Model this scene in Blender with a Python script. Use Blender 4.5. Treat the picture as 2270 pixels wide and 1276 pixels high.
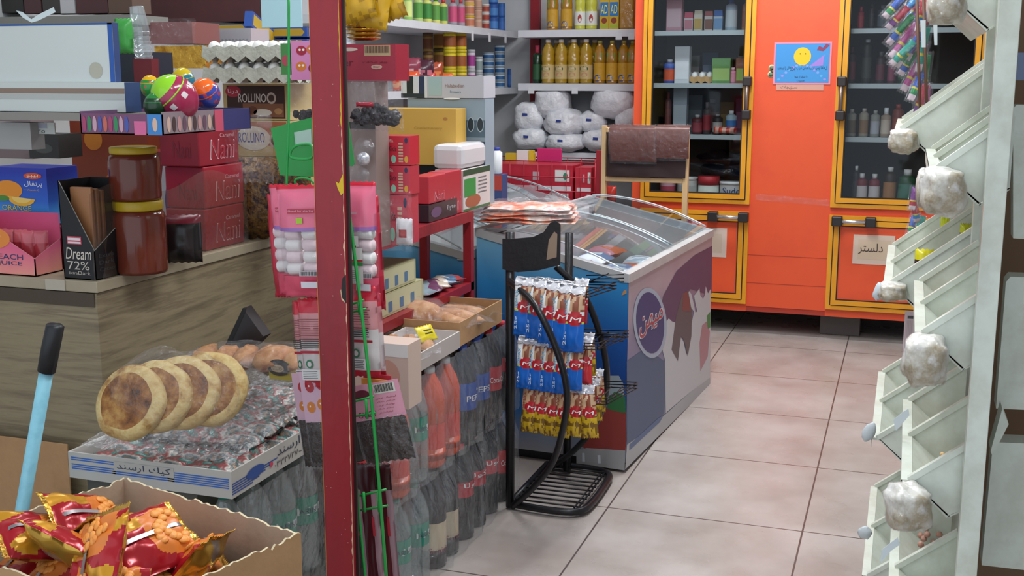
import bpy, bmesh, math, random
from math import sin, cos, pi, radians, sqrt
from mathutils import Matrix, Vector, noise, Euler
for o in list(bpy.data.objects): bpy.data.objects.remove(o)
SC = bpy.context.scene; COL = SC.collection
# ---------------- camera, world, lights, exposure ----------------
FPX, PITCH, YAW, EYE = 2541.0, radians(10.48), radians(18.9), 1.45
cd = bpy.data.cameras.new('camera'); cam = bpy.data.objects.new('camera', cd); COL.objects.link(cam)
cam.location = (0, 0, EYE); cam.rotation_euler = (pi/2 - PITCH, 0, YAW)
cd.sensor_fit = 'HORIZONTAL'; cd.sensor_width = 36; cd.lens = 36*FPX/2270; cd.clip_start = .05
SC.camera = cam
SC.view_settings.view_transform = 'Standard'; SC.view_settings.look = 'None'
SC.view_settings.gamma = 1; SC.view_settings.use_curve_mapping = False
SC.view_settings.exposure = 0.35
W = bpy.data.worlds.new('daylight'); SC.world = W; W.use_nodes = True
W.node_tree.nodes['Background'].inputs[0].default_value = (.80, .90, 1, 1)
W.node_tree.nodes['Background'].inputs[1].default_value = 1.0
def area(name, loc, sx, sy, e, col=(.93,.97,1), rot=(0,0,0)):
    l = bpy.data.lights.new(name, 'AREA'); l.shape = 'RECTANGLE'; l.size = sx; l.size_y = sy; l.energy = e; l.color = col
    o = bpy.data.objects.new(name, l); o.location = loc; o.rotation_euler = rot; COL.objects.link(o); return o
area('tube_lamp_front', (-.5, 2.0, 2.8), .18, 1.2, 26)
area('tube_lamp_middle', (-.7, 4.3, 2.8), .18, 1.2, 34)
area('tube_lamp_back', (-.9, 5.9, 2.8), 1.2, .18, 26)
area('tube_lamp_counter', (-2.2, 3.2, 2.8), .18, 1.2, 9)
for lx, ly, lz, e in ((-.35, 4.9, 2.6, 10), (-.45, 3.4, 2.6, 8), (-.9, 1.2, 2.5, 9)):
    l = bpy.data.lights.new('bulb_lamp', 'POINT'); l.energy = e; l.shadow_soft_size = .07; l.color = (.9,.96,1)
    o = bpy.data.objects.new('bulb_lamp', l); o.location = (lx, ly, lz); COL.objects.link(o)
try:
    SC.cycles.use_denoising = True; SC.cycles.max_bounces = 8; SC.cycles.transparent_max_bounces = 24
    SC.cycles.diffuse_bounces = 3; SC.cycles.glossy_bounces = 3; SC.cycles.transmission_bounces = 4
    SC.cycles.sample_clamp_indirect = 6; SC.cycles.caustics_reflective = False; SC.cycles.caustics_refractive = False
except Exception: pass
# ---------------- measuring: pixel of the 2270x1276 photo -> point on a real plane ----------------
def ray(x, y):
    r = x-1135; v = y-638; d = v*cos(PITCH)+FPX*sin(PITCH); w = FPX*cos(PITCH)-v*sin(PITCH)
    return Vector((r*cos(YAW)-w*sin(YAW), r*sin(YAW)+w*cos(YAW), -d))
C0 = Vector((0, 0, EYE))
def P(x, y, X=None, Y=None, Z=None):
    a = ray(x, y); s = X/a.x if X is not None else Y/a.y if Y is not None else (Z-EYE)/a.z
    return C0 + a*s
def Q(X, Y, Z):
    r = X*cos(YAW)+Y*sin(YAW); w = -X*sin(YAW)+Y*cos(YAW); d = EYE-Z; D = w*cos(PITCH)+d*sin(PITCH)
    return 1135+FPX*r/D, 638+FPX*(d*cos(PITCH)-w*sin(PITCH))/D
def mpp(p):                      # metres per pixel at a point
    w = -p.x*sin(YAW)+p.y*cos(YAW); return (w*cos(PITCH)+(EYE-p.z)*sin(PITCH))/FPX
def bis(f, lo, hi):
    a = f(lo) > 0
    for _ in range(40):
        m = (lo+hi)/2
        if (f(m) > 0) == a: lo = m
        else: hi = m
    return (lo+hi)/2
def box3(pc, xl, xr, yt, X=None, Y=None, Z=None):   # near bottom corner + left px + right px + top px -> extents
    c = P(pc[0], pc[1], X, Y, Z)
    x0 = bis(lambda t: Q(t, c.y, c.z)[0]-xl, c.x-1.5, c.x) if xl is not None else c.x-.2
    y1 = bis(lambda t: Q(c.x, t, c.z)[0]-xr, c.y, c.y+4) if xr is not None else c.y+.2
    z1 = bis(lambda t: Q(c.x, c.y, t)[1]-yt, c.z, c.z+2)
    return x0, c.x, c.y, y1, c.z, z1
# ---------------- materials ----------------
MATS = {}
def lin(h):
    h = h.lstrip('#'); v = [int(h[i:i+2], 16)/255 for i in (0, 2, 4)]
    return tuple((c/12.92 if c <= .04045 else ((c+.055)/1.055)**2.4) for c in v)+(1,)
def newmat(name):
    m = bpy.data.materials.new(name); m.use_nodes = True; nt = m.node_tree
    return m, nt, nt.nodes['Principled BSDF'], nt.nodes, nt.links
def bump(nt, b, scale, strength, dist=.01, detail=3, coord='Object'):
    N, L = nt.nodes, nt.links
    tc = N.new('ShaderNodeTexCoord'); n = N.new('ShaderNodeTexNoise'); bp = N.new('ShaderNodeBump')
    n.inputs['Scale'].default_value = scale; n.inputs['Detail'].default_value = detail
    bp.inputs['Strength'].default_value = strength; bp.inputs['Distance'].default_value = dist
    L.new(tc.outputs[coord], n.inputs['Vector']); L.new(n.outputs['Fac'], bp.inputs['Height'])
    L.new(bp.outputs[0], b.inputs['Normal']); return bp
def mat(key):
    """'#rrggbb[/rough[/metal[/bump]]]' or a name registered below"""
    if key in MATS: return MATS[key]
    parts = key.split('/')
    m, nt, b, N, L = newmat('paint_'+parts[0].strip('#'))
    b.inputs['Base Color'].default_value = lin(parts[0])
    b.inputs['Roughness'].default_value = float(parts[1]) if len(parts) > 1 else .55
    b.inputs['Metallic'].default_value = float(parts[2]) if len(parts) > 2 else 0
    if len(parts) > 3: bump(nt, b, 45, float(parts[3]), .01)
    MATS[key] = m; return m
def noisy(name, stops, scale=5, rough=.6, metal=0, bmp=0, bscale=60, stretch=(1,1,1), detail=6, ramp=None, wave=False):
    m, nt, b, N, L = newmat(name)
    tc = N.new('ShaderNodeTexCoord'); mp = N.new('ShaderNodeMapping'); mp.inputs['Scale'].default_value = stretch
    L.new(tc.outputs['Object'], mp.inputs[0])
    n = N.new('ShaderNodeTexNoise'); n.inputs['Scale'].default_value = scale; n.inputs['Detail'].default_value = detail
    n.inputs['Roughness'].default_value = .62
    L.new(mp.outputs[0], n.inputs['Vector'])
    r = N.new('ShaderNodeValToRGB'); e = r.color_ramp.elements
    pos = ramp or [.3+.4*i/(len(stops)-1) for i in range(len(stops))]
    e[0].position = pos[0]; e[0].color = lin(stops[0]); e[1].position = pos[-1]; e[1].color = lin(stops[-1])
    for p_, s in list(zip(pos, stops))[1:-1]:
        k = e.new(p_); k.color = lin(s)
    L.new(n.outputs['Fac'], r.inputs[0]); L.new(r.outputs[0], b.inputs['Base Color'])
    b.inputs['Roughness'].default_value = rough; b.inputs['Metallic'].default_value = metal
    if bmp: bump(nt, b, bscale, bmp)
    MATS[name] = m; return m
def clear(name, tint, spec, rough, bscale=0, bstr=0, body=None, amount=0, fres=.25):
    """thin clear plastic or glass: see-through with a glossy coat, optionally a little milky"""
    m, nt, b, N, L = newmat(name); out = N['Material Output']
    tr = N.new('ShaderNodeBsdfTransparent'); tr.inputs[0].default_value = lin(tint)
    gl = N.new('ShaderNodeBsdfGlossy'); gl.inputs['Roughness'].default_value = rough; gl.inputs[0].default_value = (.95,.97,1,1)
    lw = N.new('ShaderNodeLayerWeight'); lw.inputs[0].default_value = .5
    pw = N.new('ShaderNodeMath'); pw.operation = 'POWER'; pw.inputs[1].default_value = 3; L.new(lw.outputs['Facing'], pw.inputs[0])
    mu = N.new('ShaderNodeMath'); mu.operation = 'MULTIPLY_ADD'; mu.inputs[1].default_value = fres; mu.inputs[2].default_value = spec
    L.new(pw.outputs[0], mu.inputs[0])
    mx = N.new('ShaderNodeMixShader'); L.new(mu.outputs[0], mx.inputs[0]); L.new(gl.outputs[0], mx.inputs[2])
    if body:
        df = N.new('ShaderNodeBsdfDiffuse'); df.inputs[0].default_value = lin(body)
        m2 = N.new('ShaderNodeMixShader'); m2.inputs[0].default_value = amount
        L.new(tr.outputs[0], m2.inputs[1]); L.new(df.outputs[0], m2.inputs[2]); L.new(m2.outputs[0], mx.inputs[1])
    else: L.new(tr.outputs[0], mx.inputs[1])
    if bscale:
        bump(nt, gl, bscale, bstr, .02, 4)
    L.new(mx.outputs[0], out.inputs[0]); MATS[name] = m; return m
clear('film', '#fcfcfd', .045, .11, 55, 1.0, '#e6e8ee', .022, .13)
clear('film_shiny', '#fafafb', .22, .2, 75, 1.0, '#eceef2', .06, .15)
clear('shrink', '#f6f8f9', .075, .15, 26, 1.0, '#dfe3e7', .08, .12)
clear('glass', '#f2f6f7', .03, .02, fres=.4)
clear('door_glass', '#eceeef', .015, .03, fres=.25)
clear('lid_glass', '#f0f6f8', .075, .02, fres=.6)
clear('sheet', '#e9e4df', .035, .12, 9, .4, '#b09d8e', .10, .2)
clear('pet', '#eef4f3', .07, .08, 20, .4, '#c4cfcf', .22, .3)
clear('cup', '#eef2f4', .08, .1, 0, 0, '#dfe6ea', .22, .3)
clear('oil', '#d8a42a', .09, .06, 24, .8, '#d99c22', .55, .2)
clear('oil_pale', '#e8c84a', .10, .06, 24, .8, '#e6bc34', .5, .2)
noisy('red_paint', ['#7c1622', '#941c28', '#8a1a25'], 4, .42, 0, .12, 25, (2,2,.4))
noisy('orange_panel', ['#e0512f', '#e8582f', '#e4542f'], 3, .4, 0, .03)
noisy('yellow_frame', ['#dc951c', '#e6a024', '#d98f1a'], 5, .4)
noisy('cardboard', ['#a9825b', '#b48c63', '#a37c57'], 6, .85, 0, .1)
noisy('cardboard_inside', ['#b59c84', '#c2aa92', '#b09780'], 6, .85, 0, .1)
noisy('wood_counter', ['#6f6350', '#87795f', '#94866a', '#7a6c56', '#9a8c70'], 3.2, .5, 0, .05, 30, (.7,.7,9), 8)
noisy('counter_band', ['#a0937c', '#aea189'], 5, .5)
noisy('pine', ['#cfac7d', '#dbb98b'], 6, .6, 0, .1, 30, (3,3,.5))
noisy('wall_plaster', ['#b9babd', '#c5c6c8'], 3, .85)
noisy('shelf_white', ['#d3d5dc', '#dfe1e6'], 8, .5)
noisy('rack_cream', ['#cfd4c8', '#d8ddd1', '#c8cabc', '#d4d9ce'], 7, .35, 0, .03)
noisy('foam', ['#e6e5e0', '#dfdbd0', '#a39272', '#e9e8e4'], 9, .3, 0, .8, 26, ramp=[.3,.5,.62,.7])
noisy('bread', ['#a07a42', '#bfa068', '#cdb57e', '#b8945a', '#7f5226'], 16, .7, 0, .5, 50)
noisy('bread_face', ['#2c1a0c', '#6e4018', '#8f5c28', '#b48a4c'], 20, .6, 0, .6, 45, ramp=[.35,.42,.52,.64])
noisy('roll', ['#9a6238', '#b98252', '#c99a6c'], 24, .65, 0, .3, 50)
noisy('prune', ['#0c070c', '#1a1018', '#120a12'], 30, .5, 0, .8, 60)
noisy('leather_dark', ['#1d1311', '#2d1d18', '#3a2822'], 40, .5, 0, 1, 60)
noisy('fruit_leather', ['#4a2015', '#5f2a1c', '#542419'], 8, .35, 0, .3, 20)
noisy('gold_foil', ['#c08a2c', '#e5b650', '#a87020'], 20, .25, .85, .5, 50)
noisy('silver_foil', ['#b9bcc4', '#e6e8ee', '#9a9da6'], 24, .25, .6, .5, 50)
noisy('orange_balls', ['#e8862c', '#f0a24c', '#d86c1c'], 40, .5)
noisy('egg', ['#e3e1dc', '#efeeea'], 12, .5)
noisy('egg_tray', ['#a9aa9c', '#b9baac'], 30, .9, 0, .4, 80)
noisy('nut', ['#cfa06a', '#e0b985', '#b98850'], 60, .6)
noisy('hazel', ['#a97a68', '#c09382'], 40, .6)
noisy('blue_pipe', ['#7fbfd2', '#8fcbdc', '#79b6ca', '#2c2024'], 9, .35, 0, .1, 20, ramp=[.3,.5,.66,.7], detail=9)
noisy('sugar', ['#dcdde2', '#e8e9ee', '#cfd0d8'], 14, .35, 0, .9, 30)
noisy('dark_shelf', ['#3f1f22', '#522a2a'], 5, .6)
noisy('dark_paper', ['#1c1416', '#3b2622', '#7c5a2a', '#26181c', '#6a4436'], 26, .35, .2, .6, 50)
noisy('mix_pack', ['#cfdcd9', '#3f9a8e', '#b85a5c', '#e8e0d6', '#5a7a80', '#c9976f'], 13, .3, .1, .9, 60, ramp=[.3,.4,.47,.53,.6,.7], detail=3)
noisy('freezer_white', ['#b6b3b3', '#c9c6c4'], 9, .4, 0, .04)
noisy('freezer_side', ['#c0bcc0', '#a9a2ac'], 3, .4)
noisy('black_iron', ['#17171a', '#222226'], 9, .35, .3, .1)
noisy('blob_orange', ['#f2e6df', '#e8663e', '#f0b79c', '#e8ded8', '#d94a34'], 11, .3, 0, .8, 30, ramp=[.32,.42,.5,.58,.68], detail=3)
noisy('toy_mix', ['#2b57b0', '#c33a48', '#2d8a52', '#c36aa0', '#3a8fd0', '#d4c04a'], 22, .3, 0, .4, 30, ramp=[.3,.4,.48,.54,.62,.7], detail=1)
def gradient(name, stops, z0, z1, rough=.4, nscale=2.2, namt=.12):
    """printed colour fade up a panel (the panel's own artwork)"""
    m, nt, b, N, L = newmat(name)
    tc = N.new('ShaderNodeTexCoord'); sp = N.new('ShaderNodeSeparateXYZ'); mr = N.new('ShaderNodeMapRange')
    L.new(tc.outputs['Object'], sp.inputs[0]); L.new(sp.outputs[2], mr.inputs[0])
    mr.inputs[1].default_value = z0; mr.inputs[2].default_value = z1
    n = N.new('ShaderNodeTexNoise'); n.inputs['Scale'].default_value = nscale; L.new(tc.outputs['Object'], n.inputs['Vector'])
    ad = N.new('ShaderNodeMath'); ad.operation = 'MULTIPLY_ADD'; ad.inputs[1].default_value = namt*2
    L.new(n.outputs['Fac'], ad.inputs[0]); L.new(mr.outputs[0], ad.inputs[2])
    su = N.new('ShaderNodeMath'); su.operation = 'SUBTRACT'; su.inputs[1].default_value = namt; L.new(ad.outputs[0], su.inputs[0])
    r = N.new('ShaderNodeValToRGB'); e = r.color_ramp.elements; L.new(su.outputs[0], r.inputs[0])
    e[0].color = lin(stops[0]); e[1].color = lin(stops[-1]); e[1].position = 1
    for i, s in enumerate(stops[1:-1]): e.new((i+1)/(len(stops)-1)).color = lin(s)
    L.new(r.outputs[0], b.inputs['Base Color']); b.inputs['Roughness'].default_value = rough
    MATS[name] = m; return m
gradient('freezer_art_end', ['#a8a29c', '#2a6aa8', '#123f86', '#16519c', '#2f86c4', '#7ab6d6'], 0, .85)
gradient('freezer_art_front', ['#7e86a2', '#6f7a9a', '#7c7c9c', '#8f7f9a', '#b7a3ad', '#bcaeb4'], 0, .78, .4, 4, .2)
gradient('dream_black', ['#121417', '#1c1a1c'], 0, .3, .35)
gradient('blue_box', ['#4fb6e8', '#2a63c8', '#2438a8', '#3a3fb0'], 0, .2, .4, 8, .1)
gradient('pink_box', ['#f0a08c', '#e8688c', '#d6527e', '#c04a76'], 0, .2, .4, 8, .15)
# ---------------- mesh builder ----------------
TXT = {}
def text_mesh(s):
    if s in TXT: return TXT[s]
    cu = bpy.data.curves.new('lettering', 'FONT'); cu.body = s; cu.resolution_u = 3
    ob = bpy.data.objects.new('lettering', cu); COL.objects.link(ob)
    dg = bpy.context.evaluated_depsgraph_get(); me = bpy.data.meshes.new_from_object(ob.evaluated_get(dg))
    vs = [v.co.copy() for v in me.vertices]; fs = [tuple(p.vertices) for p in me.polygons]
    bpy.data.objects.remove(ob); bpy.data.curves.remove(cu); bpy.data.meshes.remove(me)
    if vs:
        x0 = min(v.x for v in vs); x1 = max(v.x for v in vs); y0 = min(v.y for v in vs); y1 = max(v.y for v in vs)
    else: x0 = y0 = 0; x1 = y1 = 1
    TXT[s] = (vs, fs, x0, x1, y0, y1); return TXT[s]
FA = {'ا':(0xFE8D,0xFE8E,0,0),'آ':(0xFE81,0xFE82,0,0),'ب':(0xFE8F,0xFE90,0xFE91,0xFE92),'پ':(0xFB56,0xFB57,0xFB58,0xFB59),'ت':(0xFE95,0xFE96,0xFE97,0xFE98),
 'د':(0xFEA9,0xFEAA,0,0),'ر':(0xFEAD,0xFEAE,0,0),'ز':(0xFEAF,0xFEB0,0,0),'س':(0xFEB1,0xFEB2,0xFEB3,0xFEB4),'ش':(0xFEB5,0xFEB6,0xFEB7,0xFEB8),'ق':(0xFED5,0xFED6,0xFED7,0xFED8),
 'ف':(0xFED1,0xFED2,0xFED3,0xFED4),'ک':(0xFED9,0xFEDA,0xFEDB,0xFEDC),'ل':(0xFEDD,0xFEDE,0xFEDF,0xFEE0),'م':(0xFEE1,0xFEE2,0xFEE3,0xFEE4),'ن':(0xFEE5,0xFEE6,0xFEE7,0xFEE8),
 'و':(0xFEED,0xFEEE,0,0),'ه':(0xFEE9,0xFEEA,0xFEEB,0xFEEC),'ی':(0xFEEF,0xFEF0,0xFEF3,0xFEF4),'ج':(0xFE9D,0xFE9E,0xFE9F,0xFEA0)}
def fa(s):
    out = ''
    for i, c in enumerate(s):
        if c not in FA: out += c; continue
        pj = i > 0 and s[i-1] in FA and FA[s[i-1]][2] > 0
        nj = i+1 < len(s) and s[i+1] in FA and FA[c][2] > 0
        f = FA[c]; out += chr(f[3] if pj and nj else f[1] if pj else f[2] if nj else f[0])
    return out[::-1]
def frame(o, u, v):
    o, u, v = Vector(o), Vector(u).normalized(), Vector(v).normalized(); n = u.cross(v)
    return Matrix(((u.x, v.x, n.x, o.x), (u.y, v.y, n.y, o.y), (u.z, v.z, n.z, o.z), (0,0,0,1)))
def smooth_path(pts, n=6, closed=False):
    pts = [Vector(p) for p in pts]; m = len(pts); out = []
    for i in range(m if closed else m-1):
        g = (lambda k: pts[k % m]) if closed else (lambda k: pts[max(0, min(m-1, k))])
        a, b, c, d = g(i-1), g(i), g(i+1), g(i+2)
        for j in range(n):
            t = j/n
            out.append(.5*((2*b)+(c-a)*t+(2*a-5*b+4*c-d)*t*t+(3*b-a-3*c+d)*t**3))
    if not closed: out.append(pts[-1])
    return out
class MB:
    def __init__(s, T=None): s.v = []; s.f = []; s.m = []; s.sm = []; s.mats = []; s.T = T or Matrix(); s.W = Matrix()
    def mi(s, k):
        if k not in s.mats: s.mats.append(k)
        return s.mats.index(k)
    def add(s, vs, fs, k, sm=False, T=None):
        T = s.T @ T if T is not None else s.T; b = len(s.v); s.v += [T @ Vector(v) for v in vs]
        for i, f in enumerate(fs):
            s.f.append(tuple(b+j for j in f)); s.m.append(s.mi(k[i] if isinstance(k, list) else k)); s.sm.append(sm)
        return s
    def box(s, x0, x1, y0, y1, z0, z1, k, bev=0, T=None):
        """k: one key or dict(front=,right=,top=,...)"""
        if x1 < x0: x0, x1 = x1, x0
        if y1 < y0: y0, y1 = y1, y0
        if z1 < z0: z0, z1 = z1, z0
        if bev:
            bm = bmesh.new(); bmesh.ops.create_cube(bm, size=1)
            for v in bm.verts: v.co = Vector((x0+(v.co.x+.5)*(x1-x0), y0+(v.co.y+.5)*(y1-y0), z0+(v.co.z+.5)*(z1-z0)))
            bmesh.ops.bevel(bm, geom=bm.edges[:], offset=min(bev, .45*min(x1-x0, y1-y0, z1-z0)), segments=2, affect='EDGES', profile=.5)
            bm.verts.index_update(); vs = [v.co.copy() for v in bm.verts]; fs = [tuple(v.index for v in f.verts) for f in bm.faces]; bm.free()
            return s.add(vs, fs, k if isinstance(k, str) else k['all'], False, T)
        vs = [(x0,y0,z0),(x1,y0,z0),(x1,y1,z0),(x0,y1,z0),(x0,y0,z1),(x1,y0,z1),(x1,y1,z1),(x0,y1,z1)]
        fs = [(0,1,5,4),(1,2,6,5),(2,3,7,6),(3,0,4,7),(4,5,6,7),(3,2,1,0)]
        if isinstance(k, dict): k = [k.get(n, k['all']) for n in ('front','right','back','left','top','bottom')]
        return s.add(vs, fs, k, False, T)
    def prism(s, pts, t, k, T=None, side=None):
        """2D outline in the XY of T, thickness t along +Z"""
        n = len(pts); vs = [(a, b, 0) for a, b in pts]+[(a, b, t) for a, b in pts]
        fs = [tuple(range(n-1, -1, -1)), tuple(range(n, 2*n))]+[(i, (i+1) % n, n+(i+1) % n, n+i) for i in range(n)]
        return s.add(vs, fs, [k, k]+[side or k]*n, False, T)
    def tube(s, pts, r, k, n=8, closed=False, T=None):
        pts = [Vector(p) for p in pts]; m = len(pts); vs = []; up = None
        for i, p in enumerate(pts):
            a = pts[(i-1) % m] if closed or i > 0 else p; b = pts[(i+1) % m] if closed or i < m-1 else p
            d = (b-a).normalized() if (b-a).length > 1e-9 else Vector((0,0,1))
            if up is None: up = d.orthogonal().normalized()
            up = (up-d*up.dot(d)).normalized(); q = d.cross(up); rr = r[i] if isinstance(r, (list, tuple)) else r
            vs += [p+up*(rr*cos(2*pi*j/n))+q*(rr*sin(2*pi*j/n)) for j in range(n)]
        fs = []
        for i in range(m if closed else m-1):
            for j in range(n):
                a, b = i*n+j, i*n+(j+1) % n; c = ((i+1) % m)*n
                fs.append((a, b, c+(j+1) % n, c+j))
        if not closed: fs += [tuple(range(n-1, -1, -1)), tuple((m-1)*n+j for j in range(n))]
        return s.add(vs, fs, k, True, T)
    def lathe(s, prof, k, n=20, T=None, sq=1, cap=True):
        """prof: [(r,z[,key])]; key on a point colours the band above it"""
        vs = []; fs = []; ks = []; cur = k
        for i, p_ in enumerate(prof):
            for j in range(n):
                a = 2*pi*j/n; vs.append((p_[0]*cos(a), p_[0]*sin(a)*sq, p_[1]))
            if len(p_) > 2: cur = p_[2]
            if i < len(prof)-1:
                for j in range(n): fs.append((i*n+j, i*n+(j+1) % n, (i+1)*n+(j+1) % n, (i+1)*n+j)); ks.append(cur)
        if cap:
            fs.append(tuple(range(n-1, -1, -1))); ks.append(prof[0][2] if len(prof[0]) > 2 else k)
            fs.append(tuple((len(prof)-1)*n+j for j in range(n))); ks.append(cur)
        return s.add(vs, fs, ks, True, T)
    def ball(s, c, r, k, n=10, T=None, jit=0, seed=0, kf=None):
        if not isinstance(r, (tuple, list)): r = (r, r, r)
        vs = []; fs = []; ks = []; h = max(4, n//2+1)
        for i in range(h+1):
            for j in range(n):
                a = pi*i/h; b = 2*pi*j/n; d = Vector((sin(a)*cos(b), sin(a)*sin(b), cos(a)))
                q = 1+(jit*noise.noise(d*2.2+Vector((seed, seed*.7, 0))) if jit else 0)
                vs.append((c[0]+d.x*r[0]*q, c[1]+d.y*r[1]*q, c[2]+d.z*r[2]*q))
        for i in range(h):
            for j in range(n):
                fs.append((i*n+j, (i+1)*n+j, (i+1)*n+(j+1) % n, i*n+(j+1) % n)); ks.append(kf(1-2*(i+.5)/h, j/n) if kf else k)
        return s.add(vs, fs, ks, True, T)
    # flat marks on a face frame F
    def poly(s, F, pts, k, off=.0006): return s.add([(a, b, off) for a, b in pts], [tuple(range(len(pts)))], k, False, F)
    def rect(s, F, u0, v0, u1, v1, k, off=.0006): return s.poly(F, [(u0,v0),(u1,v0),(u1,v1),(u0,v1)], k, off)
    def disc(s, F, u, v, ru, rv, k, off=.0006, n=24, a0=0, a1=2*pi):
        return s.poly(F, [(u+ru*cos(a0+(a1-a0)*i/n), v+rv*sin(a0+(a1-a0)*i/n)) for i in range(n if a1-a0 > 6.2 else n+1)], k, off)
    def text(s, F, t, u0, v0, u1, v1, k, off=.001, keep=False, slant=0):
        vs, fs, x0, x1, y0, y1 = text_mesh(t)
        if not vs: return s
        a = (u1-u0)/(x1-x0); b = (v1-v0)/(y1-y0)
        if keep: a = b = min(a, b)
        return s.add([(u0+(v.x-x0)*a+slant*(v.y-y0)*b, v0+(v.y-y0)*b, off) for v in vs], fs, k, False, F)
    def pxpoly(s, F, pts, k, off=.0006):
        """outline measured in the photo, laid on the real plane of frame F (F in world space = s.W @ F)"""
        G = s.W @ s.T @ F; o = G.translation; n = (G.to_3x3() @ Vector((0,0,1))).normalized(); Gi = G.inverted(); out = []
        for x, y in pts:
            d = ray(x, y); t = (o-C0).dot(n)/d.dot(n); q = Gi @ (C0+d*t); out.append((q.x, q.y))
        return s.poly(F, out, k, off)
    def pillow(s, w, h, t, kf, seed=0, nx=10, ny=14, crimp=.07, wr=.003, T=None, sharp=2.5, zig=True, sym=False):
        """filled sachet in the XZ plane centred on 0; kf(u, v, back) -> material key"""
        vs = []; fs = []; ks = []; R = random.Random(seed); sd = Vector((seed*1.7, seed*.3, 0))
        for side in (-1, 1):
            for i in range(ny+1):
                for j in range(nx+1):
                    u = j/nx; v = i/ny; vv = max(0, min(1, (v-crimp)/(1-2*crimp)))
                    th = t/2*max(0, 1-abs(2*u-1)**sharp)**.6*max(0, 1-abs(2*vv-1)**(sharp+1))**.6
                    x = (u-.5)*w*(1-.06*(th/(t/2+1e-9))); z = (v-.5)*h
                    nz = noise.noise(Vector((u*5, v*6, side*2))+sd)
                    y = side*th+nz*wr*(1 if 0 < j < nx else .3)+.004*wr*0
                    if zig and i in (0, ny): z += (.35*wr if j % 2 else -.35*wr)
                    if v < crimp or v > 1-crimp: y = noise.noise(Vector((u*4, v*2, 0))+sd)*wr*1.6+side*.0004
                    vs.append((x, y, z))
        N = (nx+1)*(ny+1)
        for side in (0, 1):
            for i in range(ny):
                for j in range(nx):
                    a = side*N+i*(nx+1)+j; q = (a, a+1, a+nx+2, a+nx+1)
                    fs.append(q if side == 0 else q[::-1]); ks.append(kf((j+.5)/nx, (i+.5)/ny, side == 1))
        B = [j for j in range(nx+1)]+[i*(nx+1)+nx for i in range(1, ny+1)]+[ny*(nx+1)+j for j in range(nx-1, -1, -1)]+[i*(nx+1) for i in range(ny-1, 0, -1)]
        for a, b in zip(B, B[1:]+B[:1]): fs.append((b, a, a+N, b+N)); ks.append(kf(.5, .02, False))
        return s.add(vs, fs, ks, True, T)
    def sheet(s, fn, nx, ny, k, T=None, sm=True):
        vs = [fn(j/nx, i/ny) for i in range(ny+1) for j in range(nx+1)]
        fs = [(i*(nx+1)+j, i*(nx+1)+j+1, (i+1)*(nx+1)+j+1, (i+1)*(nx+1)+j) for i in range(ny) for j in range(nx)]
        return s.add(vs, fs, k, sm, T)
    def obj(s, name, parent=None, label=None, cat=None, group=None, kind=None, loc=None, rz=0):
        """ONE mesh object; when top-level with loc, its origin is put at loc"""
        me = bpy.data.meshes.new(name); me.from_pydata(s.v, [], s.f)
        for k in s.mats: me.materials.append(mat(k))
        me.polygons.foreach_set('material_index', s.m); me.polygons.foreach_set('use_smooth', s.sm)
        me.update()
        o = bpy.data.objects.new(name, me); COL.objects.link(o); o.parent = parent
        if loc is not None: o.location = loc
        o.rotation_euler = (0, 0, rz) if not isinstance(rz, tuple) else rz
        tag(o, label, cat, group, kind); return o
def tag(o, label=None, cat=None, group=None, kind=None):
    for k, v in (('label', label), ('category', cat), ('group', group), ('kind', kind)):
        if v: o[k] = v
    return o
def thing(name, label, cat, loc=(0,0,0), rz=0, group=None):
    o = bpy.data.objects.new(name, None); COL.objects.link(o); o.empty_display_size = .05; o.location = loc
    o.rotation_euler = (0, 0, rz) if not isinstance(rz, tuple) else rz
    return tag(o, label, cat, group)
def dup(root, loc, rz=None, label=None, scale=None, group=None):
    r = root.copy(); COL.objects.link(r); r.location = loc
    if rz is not None: r.rotation_euler = (0, 0, rz) if not isinstance(rz, tuple) else rz
    if scale: r.scale = scale if isinstance(scale, tuple) else (scale,)*3
    if label: r['label'] = label
    if group: r['group'] = group
    for ch in [c for c in bpy.data.objects if c.parent == root]:
        c = ch.copy(); COL.objects.link(c); c.parent = r
        for g in [g for g in bpy.data.objects if g.parent == ch]:
            d = g.copy(); COL.objects.link(d); d.parent = c
    return r
def Tr(x=0, y=0, z=0, rx=0, ry=0, rz=0): return Matrix.Translation((x, y, z)) @ Euler((rx, ry, rz)).to_matrix().to_4x4()
def fr_front(x0, y0, z0): return frame((x0, y0, z0), (1,0,0), (0,0,1))     # faces -Y, u right, v up
def fr_right(x1, y0, z0): return frame((x1, y0, z0), (0,1,0), (0,0,1))     # faces +X, u away, v up
def fr_top(x0, y0, z1): return frame((x0, y0, z1), (1,0,0), (0,1,0))
def carton(name, label, cat, ext, k, marks=None, group=None, bev=0, extra=None, gap=.001, rz=0):
    """closed box; ext=(x0,x1,y0,y1,z0,z1) world; marks(mb, Ffront, Fright, w, d, h)"""
    x0, x1, y0, y1, z0, z1 = ext; w, d, h = x1-x0, y1-y0, z1-z0-gap
    c = Vector(((x0+x1)/2, (y0+y1)/2, z0+gap)); mb = MB(); mb.W = Tr(*c) @ Tr(rz=rz)
    mb.box(-w/2, w/2, -d/2, d/2, 0, h, k, bev)
    if marks: marks(mb, fr_front(-w/2, -d/2, 0), fr_right(w/2, -d/2, 0), w, d, h)
    o = mb.obj(name, None, label, cat, group, None, c, rz)
    if extra: extra(o, w, d, h)
    return o
def ordn(i, n=None):
    L = ['first','second','third','fourth','fifth','sixth','seventh','eighth','ninth','tenth','eleventh','twelfth','thirteenth','fourteenth']
    return L[i]
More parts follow.
